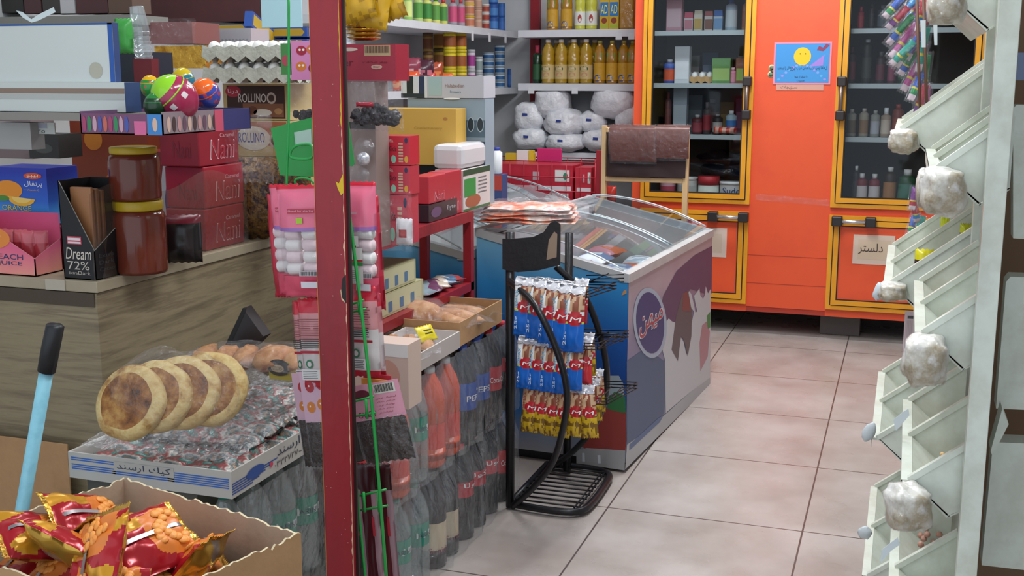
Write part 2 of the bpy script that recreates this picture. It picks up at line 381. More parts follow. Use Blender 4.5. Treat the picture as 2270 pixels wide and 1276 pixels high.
# ---------------- the setting ----------------
def struct(mb, name, **k): o = mb.obj(name, **k); o['kind'] = 'structure'; return o
def floor_mat():
    m, nt, b, N, L = newmat('floor_tiles'); ge = N.new('ShaderNodeTexCoord'); sp = N.new('ShaderNodeSeparateXYZ')
    L.new(ge.outputs['Object'], sp.inputs[0]); T_ = .648; res = []
    for ax, off in ((0, -.246), (1, .383)):
        a = N.new('ShaderNodeMath'); a.operation = 'ADD'; a.inputs[1].default_value = 20*T_-off; L.new(sp.outputs[ax], a.inputs[0])
        q = N.new('ShaderNodeMath'); q.operation = 'DIVIDE'; q.inputs[1].default_value = T_; L.new(a.outputs[0], q.inputs[0])
        f = N.new('ShaderNodeMath'); f.operation = 'FRACT'; L.new(q.outputs[0], f.inputs[0])
        s_ = N.new('ShaderNodeMath'); s_.operation = 'SUBTRACT'; s_.inputs[1].default_value = .5; L.new(f.outputs[0], s_.inputs[0])
        ab = N.new('ShaderNodeMath'); ab.operation = 'ABSOLUTE'; L.new(s_.outputs[0], ab.inputs[0])
        g = N.new('ShaderNodeMath'); g.operation = 'GREATER_THAN'; g.inputs[1].default_value = .4955; L.new(ab.outputs[0], g.inputs[0]); res.append((g, q))
    mx = N.new('ShaderNodeMath'); mx.operation = 'MAXIMUM'; L.new(res[0][0].outputs[0], mx.inputs[0]); L.new(res[1][0].outputs[0], mx.inputs[1])
    n = N.new('ShaderNodeTexNoise'); n.inputs['Scale'].default_value = 2.6; n.inputs['Detail'].default_value = 7; n.inputs['Roughness'].default_value = .6
    L.new(ge.outputs['Object'], n.inputs['Vector']); r = N.new('ShaderNodeValToRGB'); e = r.color_ramp.elements
    e[0].position = .33; e[0].color = lin('#a2958e'); e[1].position = .68; e[1].color = lin('#bfb6b1'); e.new(.5).color = lin('#b1a6a0')
    L.new(n.outputs['Fac'], r.inputs[0])
    mc = N.new('ShaderNodeMix'); mc.data_type = 'RGBA'; L.new(mx.outputs[0], mc.inputs[0]); L.new(r.outputs[0], mc.inputs[6]); mc.inputs[7].default_value = lin('#5a4e4a')
    L.new(mc.outputs[2], b.inputs['Base Color']); b.inputs['Roughness'].default_value = .27
    n2 = N.new('ShaderNodeTexNoise'); n2.inputs['Scale'].default_value = 9; L.new(ge.outputs['Object'], n2.inputs['Vector'])
    mr = N.new('ShaderNodeMapRange'); mr.inputs[3].default_value = .18; mr.inputs[4].default_value = .42; L.new(n2.outputs['Fac'], mr.inputs[0]); L.new(mr.outputs[0], b.inputs['Roughness'])
    MATS['floor_tiles'] = m
floor_mat()
struct(MB().box(-3.0, 1.6, -1.0, 7.5, -.05, 0, 'floor_tiles'), 'floor')
struct(MB().box(-3.05, -2.95, .6, 7.5, 0, 2.9, 'wall_plaster'), 'wall_left')
struct(MB().box(-3.0, 1.6, 7.45, 7.55, 0, 2.9, 'wall_plaster'), 'wall_back')
struct(MB().box(1.5, 1.6, -1, 7.5, 0, 2.9, 'wall_plaster'), 'wall_right')
struct(MB().box(-3.0, 1.6, -.3, 7.5, 2.9, 2.95, '#c9c9c6/.8'), 'ceiling')
# ---------------- double refrigerator with orange front ----------------
FY = 6.5
fridge = thing('display_refrigerator', 'tall orange double refrigerator with yellow framed glass doors against back wall', 'refrigerator', (-.6, FY, 0))
def FL(mb): mb.T = Tr(.6, -FY, 0); return mb      # build in world numbers, store relative to the base
b = FL(MB())
LX = ((-1.437, -.815), (-.378, .36)); ZU = (.742, 1.95)
K = 'orange_panel'
b.box(-1.49, -1.437, FY, 7.12, .16, 2.2, K); b.box(-.815, -.378, FY, 7.12, .16, 2.2, K); b.box(.36, .52, FY, 7.12, .16, 2.2, K)
b.box(-1.437, -.815, FY, 7.12, .13, .742, K); b.box(-.378, .36, FY, 7.12, .13, .742, K)
b.box(-1.49, .52, FY, 7.12, 1.95, 2.2, K); b.box(-1.49, .52, FY+.004, 7.12, .13, .16, '#b03826')
b.box(-1.49, .52, 7.12, 7.15, .13, 2.2, '#3c3032')
for x0, x1 in LX:
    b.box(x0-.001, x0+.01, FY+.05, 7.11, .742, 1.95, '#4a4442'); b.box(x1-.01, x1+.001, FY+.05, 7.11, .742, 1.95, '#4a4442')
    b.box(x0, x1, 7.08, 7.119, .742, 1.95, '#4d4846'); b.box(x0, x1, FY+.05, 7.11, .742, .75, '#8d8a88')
for z in (.455, .295): b.box(-.815, -.378, FY-.0015, FY, z, z+.002, '#a83a26')
b.obj('body', fridge)
for lx in (-1.40, -.30, .42):
    FL(MB()).box(lx-.11, lx+.11, 6.62, 6.95, 0, .13, '#5c5552', .005).obj('foot', fridge)
def ring(mb, x0, x1, z0, z1, w, y0, y1, k):
    mb.box(x0, x0+w, y0, y1, z0, z1, k); mb.box(x1-w, x1, y0, y1, z0, z1, k)
    mb.box(x0+w, x1-w, y0, y1, z0, z0+w, k); mb.box(x0+w, x1-w, y0, y1, z1-w, z1, k)
def door(x0, x1, z0, z1, name, hx=None, hz=None):
    f = FL(MB())
    ring(f, x0, x1, z0, z1, .022, FY-.022, FY, 'yellow_frame'); ring(f, x0+.022, x1-.022, z0+.022, z1-.022, .006, FY-.018, FY, '#241d18')
    ring(f, x0+.028, x1-.028, z0+.028, z1-.028, .026, FY-.03, FY, 'yellow_frame'); ring(f, x0+.054, x1-.054, z0+.054, z1-.054, .006, FY-.026, FY, '#241d18')
    return f
for i, (x0, x1) in enumerate(LX):
    d = door(x0, x1, ZU[0], ZU[1], 'door').obj('door', fridge)
    FL(MB()).box(x0+.06, x1-.06, FY-.014, FY-.008, ZU[0]+.06, ZU[1]-.06, 'door_glass').obj('pane', d)
    hx = x1-.03 if i == 0 else x0+.03
    h = FL(MB()); h.tube([(hx, FY-.07, 1.22), (hx, FY-.07, 1.44)], .011, '#8f7f78/.3/.7', 10)
    for z in (1.24, 1.42): h.box(hx-.024, hx+.024, FY-.085, FY-.03, z-.026, z+.026, '#2a2222/.4', .006)
    h.obj('handle', d)
    dw = door(x0, x1, .175, .70, 'drawer'); dw.box(x0+.06, x1-.06, FY-.02, FY, .235, .64, K)
    dw = dw.obj('drawer', fridge)
    h = FL(MB()); hx0, hx1 = ((-1.03, -.82) if i == 0 else (-.355, -.14))
    h.tube([(hx0, FY-.07, .672), (hx1, FY-.07, .672)], .012, '#c9c4c0/.25/.8', 10)
    for x in (hx0+.02, hx1-.02): h.box(x-.028, x+.028, FY-.085, FY-.03, .646, .70, '#2a2626/.4', .006)
    h.obj('handle', dw)
    for z in (1.118, 1.405, 1.695)[:]:
        s = FL(MB()); s.box(x0+.02, x1-.02, FY+.06, 7.05, z-.006, z, '#a9b6ba/.2'); s.box(x0+.02, x1-.02, FY+.05, FY+.06, z-.022, z+.004, '#a9b4b6/.4')
        s.obj('shelf', fridge)
# papers and tape on the front
def paper(name, label, px, k, marks=None, y=FY, t=.001, cat='notice', off=.002):
    a = P(px[0], px[3], Y=y-off); c = P(px[2], px[1], Y=y-off); w, h = c.x-a.x, c.z-a.z
    mb = MB(); mb.box(0, w, 0, t, 0, h, k); F = fr_front(0, 0, 0)
    if marks: marks(mb, F, w, h)
    return mb.obj(name, None, label, cat, None, None, (a.x, y-off-t, a.z))
def m_poster(mb, F, w, h):
    mb.rect(F, .03*w, .04*h, .97*w, .96*h, '#3f8fd0')
    mb.disc(F, .50*w, .66*h, .15*w, .21*h, '#f2c21e', .0012); mb.disc(F, .46*w, .72*h, .012*w, .014*h, '#5a4510', .0018); mb.disc(F, .55*w, .72*h, .012*w, .014*h, '#5a4510', .0018)
    for i in range(14):
        t = i/13; x = .1*w+.8*w*t; y = (.12+.34*sin(pi*t))*h; mb.disc(F, x, y, .025*w, .03*h, ['#5aa8e0','#9a8ad8','#7a9fe0'][i % 3], .0009)
    mb.poly(F, [(.62*w,.42*h),(.86*w,.44*h),(.88*w,.70*h)], '#a07fd0', .001)
    mb.poly(F, [(.74*w,.8*h),(.86*w,.78*h),(.96*w,.92*h),(.9*w,.95*h),(.85*w,.86*h),(.78*w,.9*h)], '#8a3a5a', .0012)
    mb.text(F, fa('لطفا پس از برداشتن درب یخچال را ببندید'), .07*w, .33*h, .93*w, .43*h, '#12203c', .002)
    mb.text(F, fa('با تشکر از شما'), .38*w, .15*h, .6*w, .21*h, '#12203c', .002); mb.text(F, fa('مدیریت'), .42*w, .06*h, .55*w, .11*h, '#12203c', .002)
paper('poster', 'blue poster with a yellow smiley face taped between the fridge doors', (1713, 92, 1845, 187), '#e58aa0', m_poster, cat='poster')
def m_stick(mb, F, w, h):
    mb.text(F, fa('سبزیجات'), .1*w, .2*h, .45*w, .8*h, '#6a3a30', .001)
paper('sticker', 'pale rounded sticker strip below the smiley poster', (1720, 187, 1826, 200), '#d09a8a', m_stick, off=.001, cat='sticker')
mbf = MB(); 
for cx, cz, r in ((0, 0, .018), (.004, .035, .018), (.012, .018, .016)): mbf.lathe([(r, 0), (r, .001)], '#d8c9a0', 14, Tr(cx, 0, cz, rx=pi/2)); mbf.lathe([(r*.7, 0), (r*.7, .0016)], '#5f7a5a', 14, Tr(cx, 0, cz, rx=pi/2))
q = P(1709, 165, Y=FY); mbf.obj('sticker', None, 'small green flower sticker peeking out left of the smiley poster', 'sticker', None, None, (q.x, FY-.0005, q.z))
def m_del(mb, F, w, h):
    mb.rect(F, .12*w, .17*h, .90*w, .84*h, '#d3bda4'); mb.text(F, fa('دلستر'), .13*w, .34*h, .72*w, .72*h, '#40302a', .0015)
paper('paper_sign', 'taped paper sign reading دلستر on the right drawer front', (1889, 523, 1985, 584), '#d9c3b2', m_del, FY-.02, cat='sign')
def m_d2(mb, F, w, h): mb.rect(F, .1*w, .15*h, .85*w, .8*h, '#cdb9a6'); mb.text(F, fa('د'), .12*w, .34*h, .3*w, .55*h, '#40302a', .0015)
paper('paper_sign', 'taped paper sign half hidden behind freezer on left drawer front', (1540, 506, 1612, 567), '#d8c2b4', m_d2, FY-.02, cat='sign')
mb = MB(); R = random.Random(3)
mb.sheet(lambda u, v: (P(1675+165*u, 430, Y=FY).x, FY-.002-.004*abs(noise.noise(Vector((u*30, v*4, 0)))), P(1757, 446-14*v+8*u, Y=FY).z+.004*noise.noise(Vector((u*12, v, 3)))), 40, 3, 'film')
mb.obj('tape_strip', None, 'crinkled clear packing tape across the orange panel between doors', 'tape')
# fridge stock
def jar_mesh(r, h, body, lid=None, lidh=.2, label=None, lab=(.15, .6), neck=1.0, n=14):
    m = MB(); z0, z1 = lab[0]*h, lab[1]*h; hb = h*(1-lidh) if lid else h
    pr = [(r*.9, 0, body), (r, .004, body)]
    if label: pr += [(r*1.012, z0, label), (r*1.012, z1, body)]
    pr += [(r, hb*.92), (r*neck, hb)]
    m.lathe(pr, body, n)
    return m
def small_thing(name, label, cat, p, r, h, body, lid=None, lidh=.18, lab=None, span=(.15,.6), neck=1.0, group=None, sq=False, n=14):
    t = thing(name, label, cat, p, 0, group)
    if sq:
        m = MB(); m.box(-r, r, -r*.8, r*.8, 0, h*(1-lidh if lid else 1), body)
        if lab: m.rect(fr_front(-r, -r*.8, 0), .1*r, span[0]*h, 1.9*r, span[1]*h, lab); m.rect(fr_right(r, -r*.8, 0), .1*r, span[0]*h, 1.5*r, span[1]*h, lab)
        m.obj('body', t)
        if lid: MB().prism([(-r, 0), (r, 0), (r*.9, lidh*h), (-r*.9, lidh*h)], r*1.2, lid, frame((0, .6*r, h*(1-lidh)), (1,0,0), (0,0,1))).obj('gable_top', t)
    else:
        m = jar_mesh(r, h, body, lid, lidh, lab, span, neck, n); m.obj('body', t)
        if lid: MB().lathe([(r*neck*1.04, h*(1-lidh)), (r*neck*1.04, h)], lid, n).obj('lid', t)
    return t
def row(items, Y=None, Z=None, X=None, where='', name='package', cat='package', group=None):
    """items: (px centre, px base, px width, px top, body, lid, lidh, label, sq, words)"""
    for (cx, by, w, ty, body, lid, lh, lab, sq, words) in items:
        p = P(cx, by, X=X, Y=Y, Z=Z); s = mpp(p); r = w*s/2; h = (by-ty)*s*1.02
        if Z is None: pass
        nm = 'milk_carton' if sq else ('bottle' if lid and lh > .15 and h > 2.6*r else 'jar')
        small_thing(nm, words+' '+where, 'carton' if sq else nm, (p.x, p.y, p.z if Z is None else Z), r, h, body, lid, lh, lab, (.12, .62), .45 if nm == 'bottle' and h > 3.2*r else 1, group, sq)
def stock(z, y, items, where, **k):
    for it in items:
        cx, w, hpx = it[0], it[1], it[2]
        p = P(cx, 100, Y=y); lo = bis(lambda t: Q(t, y, z)[0]-cx, -2, 1)
        s = mpp(Vector((lo, y, z))); r = w*s/2; h = hpx*s; body, lid, lh, lab, sq, words = it[3:9]
        bt = (not sq) and lid and h > 3.0*r
        nm = 'drink_carton' if sq else 'bottle' if bt else 'tub'
        small_thing(nm, words+' '+where, nm.replace('_', ' '), (lo, y, z+.0005), r, h, body, lid, lh, lab, (.12, .6), .42 if bt else 1, None, sq)
wh = 'on the top shelf of the left fridge'
stock(1.696, 6.66, [
 (1496, 34, 82, '#d9a0ae', '#c8506a', .12, '#e8c8d0', True, 'tall pink and white milk carton'),
 (1527, 19, 42, '#e4d6da', '#d45a74', .3, '#d98a9a', True, 'small pink milk carton'), (1548, 18, 46, '#e8e4d4', '#d8d0b8', .2, '#d8b45a', True, 'small cream milk carton'),
 (1571, 18, 44, '#d9cfcb', '#a85a58', .25, '#8a5a4a', True, 'small brown printed milk carton'), (1592, 19, 46, '#c4d6e6', '#3a6ab8', .3, '#7aa8d8', True, 'small blue milk carton'),
 (1620, 26, 75, '#b8cfe0', '#3a58a8', .2, '#dfe8ee', False, 'white milk bottle with blue cap'), (1656, 24, 72, '#c98a5c', '#d8d8d8', .15, '#b86a4a', False, 'orange juice bottle')], wh)
wh = 'on the second shelf of the left fridge'
stock(1.406, 6.66, [
 (1484, 27, 52, '#2b4f9c', '#d8dce4', .12, '#c8522e', False, 'blue dairy drink bottle with white cap'), (1513, 32, 80, '#c8ccd0', None, 0, '#dfe2e6', True, 'white dairy pouch pack'),
 (1600, 40, 55, '#5a8a4a', None, 0, '#9ab86a', True, 'green printed packet'), (1648, 32, 55, '#7a4a34', None, 0, '#8aa850', True, 'brown and green printed packet'),
 (1624, 20, 35, '#c97a94', '#e0c0c8', .2, '#d890a4', False, 'pink yoghurt tub'), (1652, 26, 35, '#a84a78', '#c89ab0', .2, '#b86a90', False, 'purple yoghurt tub')], wh)
wh = 'on the third shelf of the left fridge'
stock(1.119, 6.68, [
 (1508, 30, 105, '#8f9ca4', None, 0, '#a9b4ba', True, 'pale grey dairy carton'), (1545, 24, 42, '#5a2a30', '#b8b8b8', .15, '#8a3a44', False, 'dark red tub'), (1566, 18, 70, '#3a2e30', '#60585a', .2, '#8a2c34', False, 'dark can'),
 (1590, 22, 44, '#2e2a2c', '#888888', .12, '#a8a8a4', False, 'black jar with pale label'), (1620, 24, 52, '#9fb8c4', '#d8dcde', .15, '#3a78b8', False, 'white and blue cream tub'),
 (1655, 26, 48, '#8aa4b4', '#e0e0e0', .12, '#5a88a8', False, 'blue grey cheese tub'), (1480, 14, 90, '#6a3a3a', '#8a3038', .15, '#7a4440', False, 'brown sauce bottle')], wh)
wh = 'at the back of the second shelf in left fridge'
stock(1.406, 6.95, [(1535, 34, 60, '#9a9490', None, 0, '#b8b0ac', True, 'pale carton'), (1575, 34, 66, '#3a4a6a', None, 0, '#8a9ab8', True, 'blue printed carton'), (1610, 30, 56, '#6a5a3a', None, 0, '#b8a070', True, 'tan carton'), (1640, 26, 60, '#7a2c34', '#c8c8c8', .12, '#a84a54', False, 'red tub')], wh)
wh = 'at the back of the third shelf in left fridge'
stock(1.119, 6.95, [(1540, 34, 80, '#7a848c', None, 0, '#9aa4ac', True, 'grey carton'), (1578, 30, 72, '#4a3a3c', '#a8a8a8', .12, '#8a6a64', False, 'brown tub'), (1612, 30, 66, '#8a6a3c', None, 0, '#b89a60', True, 'mustard carton'), (1645, 28, 74, '#6a3a5a', None, 0, '#9a6a8a', True, 'purple carton')], wh)
wh = 'on the floor of the left fridge'
stock(.751, 6.68, [
 (1480, 34, 40, '#d8a8b4', '#e6e6e6', .12, '#b84a5c', False, 'fruit printed yoghurt tub'), (1523, 44, 45, '#cfd3cf', '#e3e5e2', .14, '#b8bcb8', False, 'grey white yoghurt bucket'),
 (1570, 46, 48, '#d6dcd2', '#c02c34', .38, '#cdd3c8', False, 'white jar with wide red lid'), (1625, 60, 38, '#dcdedc', '#eceeec', .14, '#cfd4d8', False, 'white bucket with blue handwriting')], wh)
q = Vector((bis(lambda t: Q(t, 6.6, .76)[0]-1622, -2, 1), 6.60, .79)); MB().text(fr_front(-.05, 0, 0), 'Sudo', 0, 0, .10, .04, '#2c4a78').obj('handwriting', [o for o in bpy.data.objects if o.get('label', '').startswith('white bucket with blue')][0]).location = (-.0, -.079, .03)
# egg pack, sausage pack, black sacks
def eggs_tray(name, label, p, nx, ny, r, k='egg', rz=0, tk='egg_tray', group='eggs', lbl='white egg'):
    t = thing(name, label, 'egg tray', p, rz); w, d = nx*2.15*r, ny*2.15*r
    def fn(u, v):
        return ((u-.5)*w, (v-.5)*d, r*.9+r*.4*(cos(u*nx*2*pi)*cos(v*ny*2*pi)))
    m = MB(); m.sheet(fn, nx*6, ny*6, tk)
    for a in range(nx):
        for bb in range(ny): m.lathe([(r*.35, 0), (r*.72, r*.9)], tk, 8, Tr((a+.5)/nx*w-w/2, (bb+.5)/ny*d-d/2, 0))
    for side in (0, 1):
        pts = [(i/(nx*2)*w-w/2, (.0 if i % 2 else .35)*r) for i in range(nx*2+1)]
        m.add([(x, -d/2-.35*r, -.1*r+2.2*z) for x, z in pts]+[(x, -d/2, r*1.75+z) for x, z in pts], [(i, i+1, len(pts)+i+1, len(pts)+i) for i in range(len(pts)-1)], tk) if side == 0 else None
    pts = [(i/(ny*2)*d-d/2, (.0 if i % 2 else .35)*r) for i in range(ny*2+1)]
    m.add([(w/2+.35*r, y, -.1*r+2.2*z) for y, z in pts]+[(w/2, y, r*1.75+z) for y, z in pts], [(i, i+1, len(pts)+i+1, len(pts)+i) for i in range(len(pts)-1)], tk)
    m.obj('tray', t); return t, w, d
et, w_, d_ = eggs_tray('egg_tray', 'tray of pale eggs on the second shelf inside left fridge', (P(1567, 193, Y=6.72).x, 6.72, 1.407), 6, 3, .02, tk='#b08a54')
def egg_obj(r, k='egg', lb='white egg', grp='eggs'):
    return MB().ball((0,0,0), (r, r, r*1.3), k, 12).obj('egg', None, lb, 'egg', grp)
e0 = egg_obj(.019, lb='pale egg in the tray inside the left fridge', grp='eggs inside the left fridge'); fst = True
for a in range(6):
    for bb in range(3):
        l = (et.location.x+(a+.5)/6*w_-w_/2, et.location.y+(bb+.5)/3*d_-d_/2, 1.407+.042)
        if fst: e0.location = l; fst = False
        else: dup(e0, l)
mb = MB(); mb.pillow(.13, .04, .10, lambda u, v, s: ['#c24a34/.4', '#d8a090/.4', '#a83424/.4'][int(u*9) % 3], 4, 12, 8)
mb.obj('sausage_pack', None, 'red and white sausage pack lying on third fridge shelf', 'food pack', None, None, (P(1607, 300, Y=6.64).x, 6.64, 1.143))
for i, (px, z, w, h) in enumerate(((1605, .975, .30, .09), (1612, .90, .32, .10))):
    MB().ball((0,0,0), (w/2, .14, h/2), '#1c1a20/.25/0/.8', 18, None, .35, i+2).obj('food_sack', None, ['upper','lower'][i]+' black plastic sack inside the left fridge above the tubs', 'bag', None, None, (P(px, 350, Y=6.82).x, 6.86, z))
wh = 'on the top shelf of the right fridge'
stock(1.696, 6.66, [(1907, 14, 50, '#8a2430', '#b8404c', .2, '#a0303c', False, 'dark red drink bottle'), (1931, 12, 57, '#2a2426', '#4a4446', .15, '#3a3436', False, 'slim black drink bottle'), (1955, 22, 52, '#3c4048', '#6a6e74', .15, '#5a6068', False, 'grey drink bottle'), (1985, 22, 54, '#2c2428', '#4a4446', .15, '#4a2c30', False, 'dark brown drink bottle')], wh)
wh = 'on the second shelf of the right fridge'
stock(1.406, 6.66, [(1886, 17, 80, '#3a1c22', '#5a2a30', .15, '#6a2430', False, 'dark cola bottle'), (1919, 22, 96, '#24221f', '#c8ccd0', .07, '#3a3a36', False, 'black bottle with white cap'), (1950, 20, 70, '#322428', '#555', .15, '#5a2834', False, 'brown cola bottle'), (1975, 18, 60, '#4a2430', '#6a3a44', .15, '#7a3a50', False, 'purple juice bottle'), (2000, 20, 80, '#1f2a20', '#3a4a3a', .12, '#2c4a30', False, 'dark green bottle')] if False else [(1886, 17, 80, '#3a1c22', '#5a2a30', .15, '#6a2430', False, 'dark cola bottle'), (1919, 22, 96, '#24221f', '#c8ccd0', .07, '#3a3a36', False, 'black bottle with white cap'), (1950, 20, 70, '#322428', '#555555', .15, '#5a2834', False, 'brown cola bottle'), (1975, 18, 60, '#4a2430', '#6a3a44', .15, '#7a3a50', False, 'purple juice bottle'), (2000, 20, 80, '#1f2a20', '#3a4a3a', .12, '#2c4a30', False, 'dark green bottle')], wh)
wh = 'on the third shelf of the right fridge'
stock(1.119, 6.66, [(1886, 20, 60, '#8f8a80', '#b8b4ac', .12, '#6a5a4a', False, 'first cloudy drink bottle'), (1913, 20, 62, '#9a8f80', '#b8b0a4', .12, '#8a6a50', False, 'second cloudy drink bottle'), (1938, 20, 58, '#8c8c86', '#a8a8a0', .12, '#a8a8b0', False, 'third cloudy drink bottle'),
 (1962, 22, 64, '#a08a78', '#e8ecee', .22, '#c0b0a0', False, 'peach drink bottle with white cap'), (1988, 24, 72, '#7a3024', '#9a3c2c', .12, '#8a4030', False, 'dark orange juice bottle')], wh)
wh = 'on the floor of the right fridge'
stock(.751, 6.66, [(1895, 15, 82, '#2c2a2c', '#d8d8d8', .12, '#3c3a3a', False, 'tall black bottle with white cap'), (1908, 24, 66, '#7a3038', '#e0e0e0', .16, '#d8d0d0', False, 'left short cherry drink bottle with white cap'), (1936, 24, 66, '#7a3038', '#e0e0e0', .16, '#d8d0d0', False, 'right short cherry drink bottle with white cap'),
 (1970, 28, 82, '#33261f', '#d8d8d8', .12, '#a87850', False, 'brown bottle with tan label'), (2008, 38, 78, '#1f4a2c', '#e2e2e2', .16, '#4a7a68', False, 'green bottle with white cap')], wh)
# ---------------- back shelves ----------------
for z, n, tone in ((1.735, 'upper', ''), (1.402, 'middle', ''), (.966, 'lower', '')):
    t = thing('wall_shelf', n+' white shelf along the back wall beside the fridge', 'shelf', (-1.95, 7.1, z-.045))
    MB().box(-.44, .44, 0, .34, 0, .045, 'shelf_white').obj('board', t)
    for i, (dx) in enumerate({'upper': (.20, .28), 'middle': (-.37, -.08), 'lower': ()}[n]):
        MB().box(dx, dx+.04, -.003, -.001, -.02, .02, '#dfe2e6').obj('price_tag', t)
t = thing('shelf_upright', 'dark red metal upright carrying the back wall shelves', 'upright', (-2.37, 7.40, 0))
MB().box(-.02, .04, 0, .045, 0, 2.6, 'red_paint').obj('post', t)
ux = P(1185, 100, Y=7.4).x; t.location.x = ux-.01
for z, n in ((1.738, 'upper'), (1.372, 'lower')):
    t = thing('wall_shelf', n+' white shelf along the left wall at the back', 'shelf', (-2.72, 6.0, z-.04))
    MB().box(-.22, .22, -1.0, 1.43, 0, .04, 'shelf_white').obj('board', t)
    for i, dy in enumerate((.55, .85, 1.15)[:3] if n == 'upper' else ()): MB().box(.221, .223, dy, dy+.035, -.04, .015, '#e6e6ea').obj('price_tag', t)

# oil bottles
def oil_bottle(h, r, glass, cap, marks=None, sh=0):
    t = thing('oil_bottle', 'bottle', 'oil bottle')
    pr = [(r*.86, 0), (r, .01), (r*.94, h*.05), (r, h*.09), (r, h*.42), (r*.90, h*.46), (r*.99, h*.52), (r, h*.60), (r*.93, h*.66), (r*.98, h*.72), (r*.80, h*.80), (r*.5, h*.88), (r*.36, h*.92), (r*.36, h*.93)]
    m = MB(); m.lathe(pr, glass, 16); m.obj('bottle_body', t)
    MB().lathe([(r*.42, h*.925), (r*.42, h*.99), (r*.36, h)], cap, 12).obj('cap', t)
    if marks: marks(t, h, r)
    return t
def wraplabel(t, r, z0, z1, k, a0=-pi, a1=0, name='label', extra=None):
    n = 14; m = MB(); vs = []
    for i in range(n+1):
        a = a0+(a1-a0)*i/n; vs += [(r*cos(a), r*sin(a), z0), (r*cos(a), r*sin(a), z1)]
    m.add(vs, [(2*i, 2*i+2, 2*i+3, 2*i+1) for i in range(n)], k, True)
    if extra: extra(m)
    return m.obj(name, t)
def curved(m, r, pts, k, off=.0008):      # patch outline (angle, z) on a cylinder
    m.add([((r+off)*cos(a), (r+off)*sin(a), z) for a, z in pts], [tuple(range(len(pts)))], k)
def oval(m, r, a, z, ra, rz_, k, off=.0008, n=12): curved(m, r, [(a+ra*cos(2*pi*i/n), z+rz_*sin(2*pi*i/n)) for i in range(n)], k, off)
def ctext(m, r, txt, a0, a1, z0, z1, k, off=.0016):
    vs, fs, x0, x1, y0, y1 = text_mesh(txt)
    if not vs: return
    m.add([((r+off)*cos(a0+(v.x-x0)/(x1-x0)*(a1-a0)), (r+off)*sin(a0+(v.x-x0)/(x1-x0)*(a1-a0)), z0+(v.y-y0)/(y1-y0)*(z1-z0)) for v in vs], fs, k)
def lab_gold(t, h, r):
    def ex(m):
        oval(m, r*1.01, -1.75, h*.33, .75, h*.062, '#174a2a'); ctext(m, r*1.01, fa('لادن'), -2.1, -1.35, h*.315, h*.36, '#f0f4ee')
        oval(m, r*1.01, -1.6, h*.20, .5, h*.05, '#c88a70')
    wraplabel(t, r*1.01, h*.10, h*.42, '#c9b27c', -pi*1.1, pi*.1, extra=ex)
def lab_green(t, h, r):
    def ex(m):
        oval(m, r*1.01, -1.75, h*.13, .55, h*.075, '#2452a4'); ctext(m, r*1.01, 'O', -1.6, -1.3, h*.08, h*.18, '#e8ecf4'); oval(m, r*1.01, -1.3, h*.30, .5, h*.09, '#c8962a')
        curved(m, r*1.01, [(-2.2, h*.52), (-.9, h*.52), (-.9, h*.72), (-2.2, h*.72)], '#5f8f3a')
    wraplabel(t, r*1.01, h*.08, h*.48, '#c99a2c', -pi*1.1, pi*.1, extra=ex)
g1 = oil_bottle(.275, .042, 'oil_pale', '#dcd8d0', lab_gold); g2 = oil_bottle(.265, .038, 'oil', '#a89a4a', lab_green)
fb = 0
for i, px in enumerate((1215, 1244, 1272, 1299)):
    x = bis(lambda t: Q(t, 7.16, 1.41)[0]-px, -3, 0); l = (x, 7.16, 1.4025); lb = ordn(i)+' golden oil bottle from the left on the middle back shelf'
    if i == 0: g1.location = l; g1['label'] = lb; g1['group'] = 'golden oil bottles on the middle back shelf'
    else: dup(g1, l, label=lb)
    dup(g1, (x+.025, 7.27, 1.4025), label='golden oil bottle directly behind the '+ordn(i)+' one on the middle back shelf')
for i, px in enumerate((1329, 1356, 1382, 1402)):
    x = bis(lambda t: Q(t, 7.16, 1.41)[0]-px, -3, 0); l = (x, 7.16, 1.4025); lb = ordn(i)+' amber oil bottle with green label from left, middle back shelf'
    if i == 0: g2.location = l; g2['label'] = lb; g2['group'] = 'amber oil bottles on the middle back shelf'
    else: dup(g2, l, label=lb)
for i, px in enumerate((1225, 1256)):
    x = bis(lambda t: Q(t, 7.16, 1.74)[0]-px, -3, 0); dup(g2, (x, 7.16, 1.7355), label=['left','right'][i]+' amber oil bottle with blue badge on the upper back shelf', group='amber oil bottles on the upper back shelf')
def lab_pale(t, h, r):
    def ex(m): oval(m, r*1.01, -1.4, h*.24, .35, h*.09, '#a83a34')
    wraplabel(t, r*1.01, h*.10, h*.40, '#e0e2dc', -pi*1.1, pi*.1, extra=ex)
g3 = oil_bottle(.28, .036, '#c9c84e/.2', '#d8d090', lab_pale); g3['group'] = 'pale oil bottles'
for i, px in enumerate((1286, 1311)):
    x = bis(lambda t: Q(t, 7.16, 1.74)[0]-px, -3, 0); l = (x, 7.16, 1.7355); lb = ['left','right'][i]+' pale yellow oil bottle with white label on the upper back shelf'
    if i == 0: g3.location = l; g3['label'] = lb
    else: dup(g3, l, label=lb)
def m_ad(mb, F, R_, w, d, h):
    mb.rect(F, .06*w, .3*h, .94*w, .62*h, '#2c74b8'); mb.text(F, 'AD', .15*w, .36*h, .85*w, .56*h, '#f0e84a'); mb.disc(F, .5*w, .2*h, .3*w, .07*h, '#8a3a1c'); mb.rect(F, .1*w, .04*h, .9*w, .10*h, '#8fb83a')
for i, (a, c) in enumerate(((1329, 1349), (1350, 1371))):
    x0 = bis(lambda t: Q(t, 7.13, 1.74)[0]-a, -3, 0); x1 = bis(lambda t: Q(t, 7.13, 1.74)[0]-c, -3, 0)
    carton('oil_can', ['left','right'][i]+' yellow sunflower oil tin on the upper back shelf', 'tin', (x0, x1, 7.13, 7.24, 1.735, 2.0), '#c9a62c/.3', m_ad, 'sunflower oil tins')
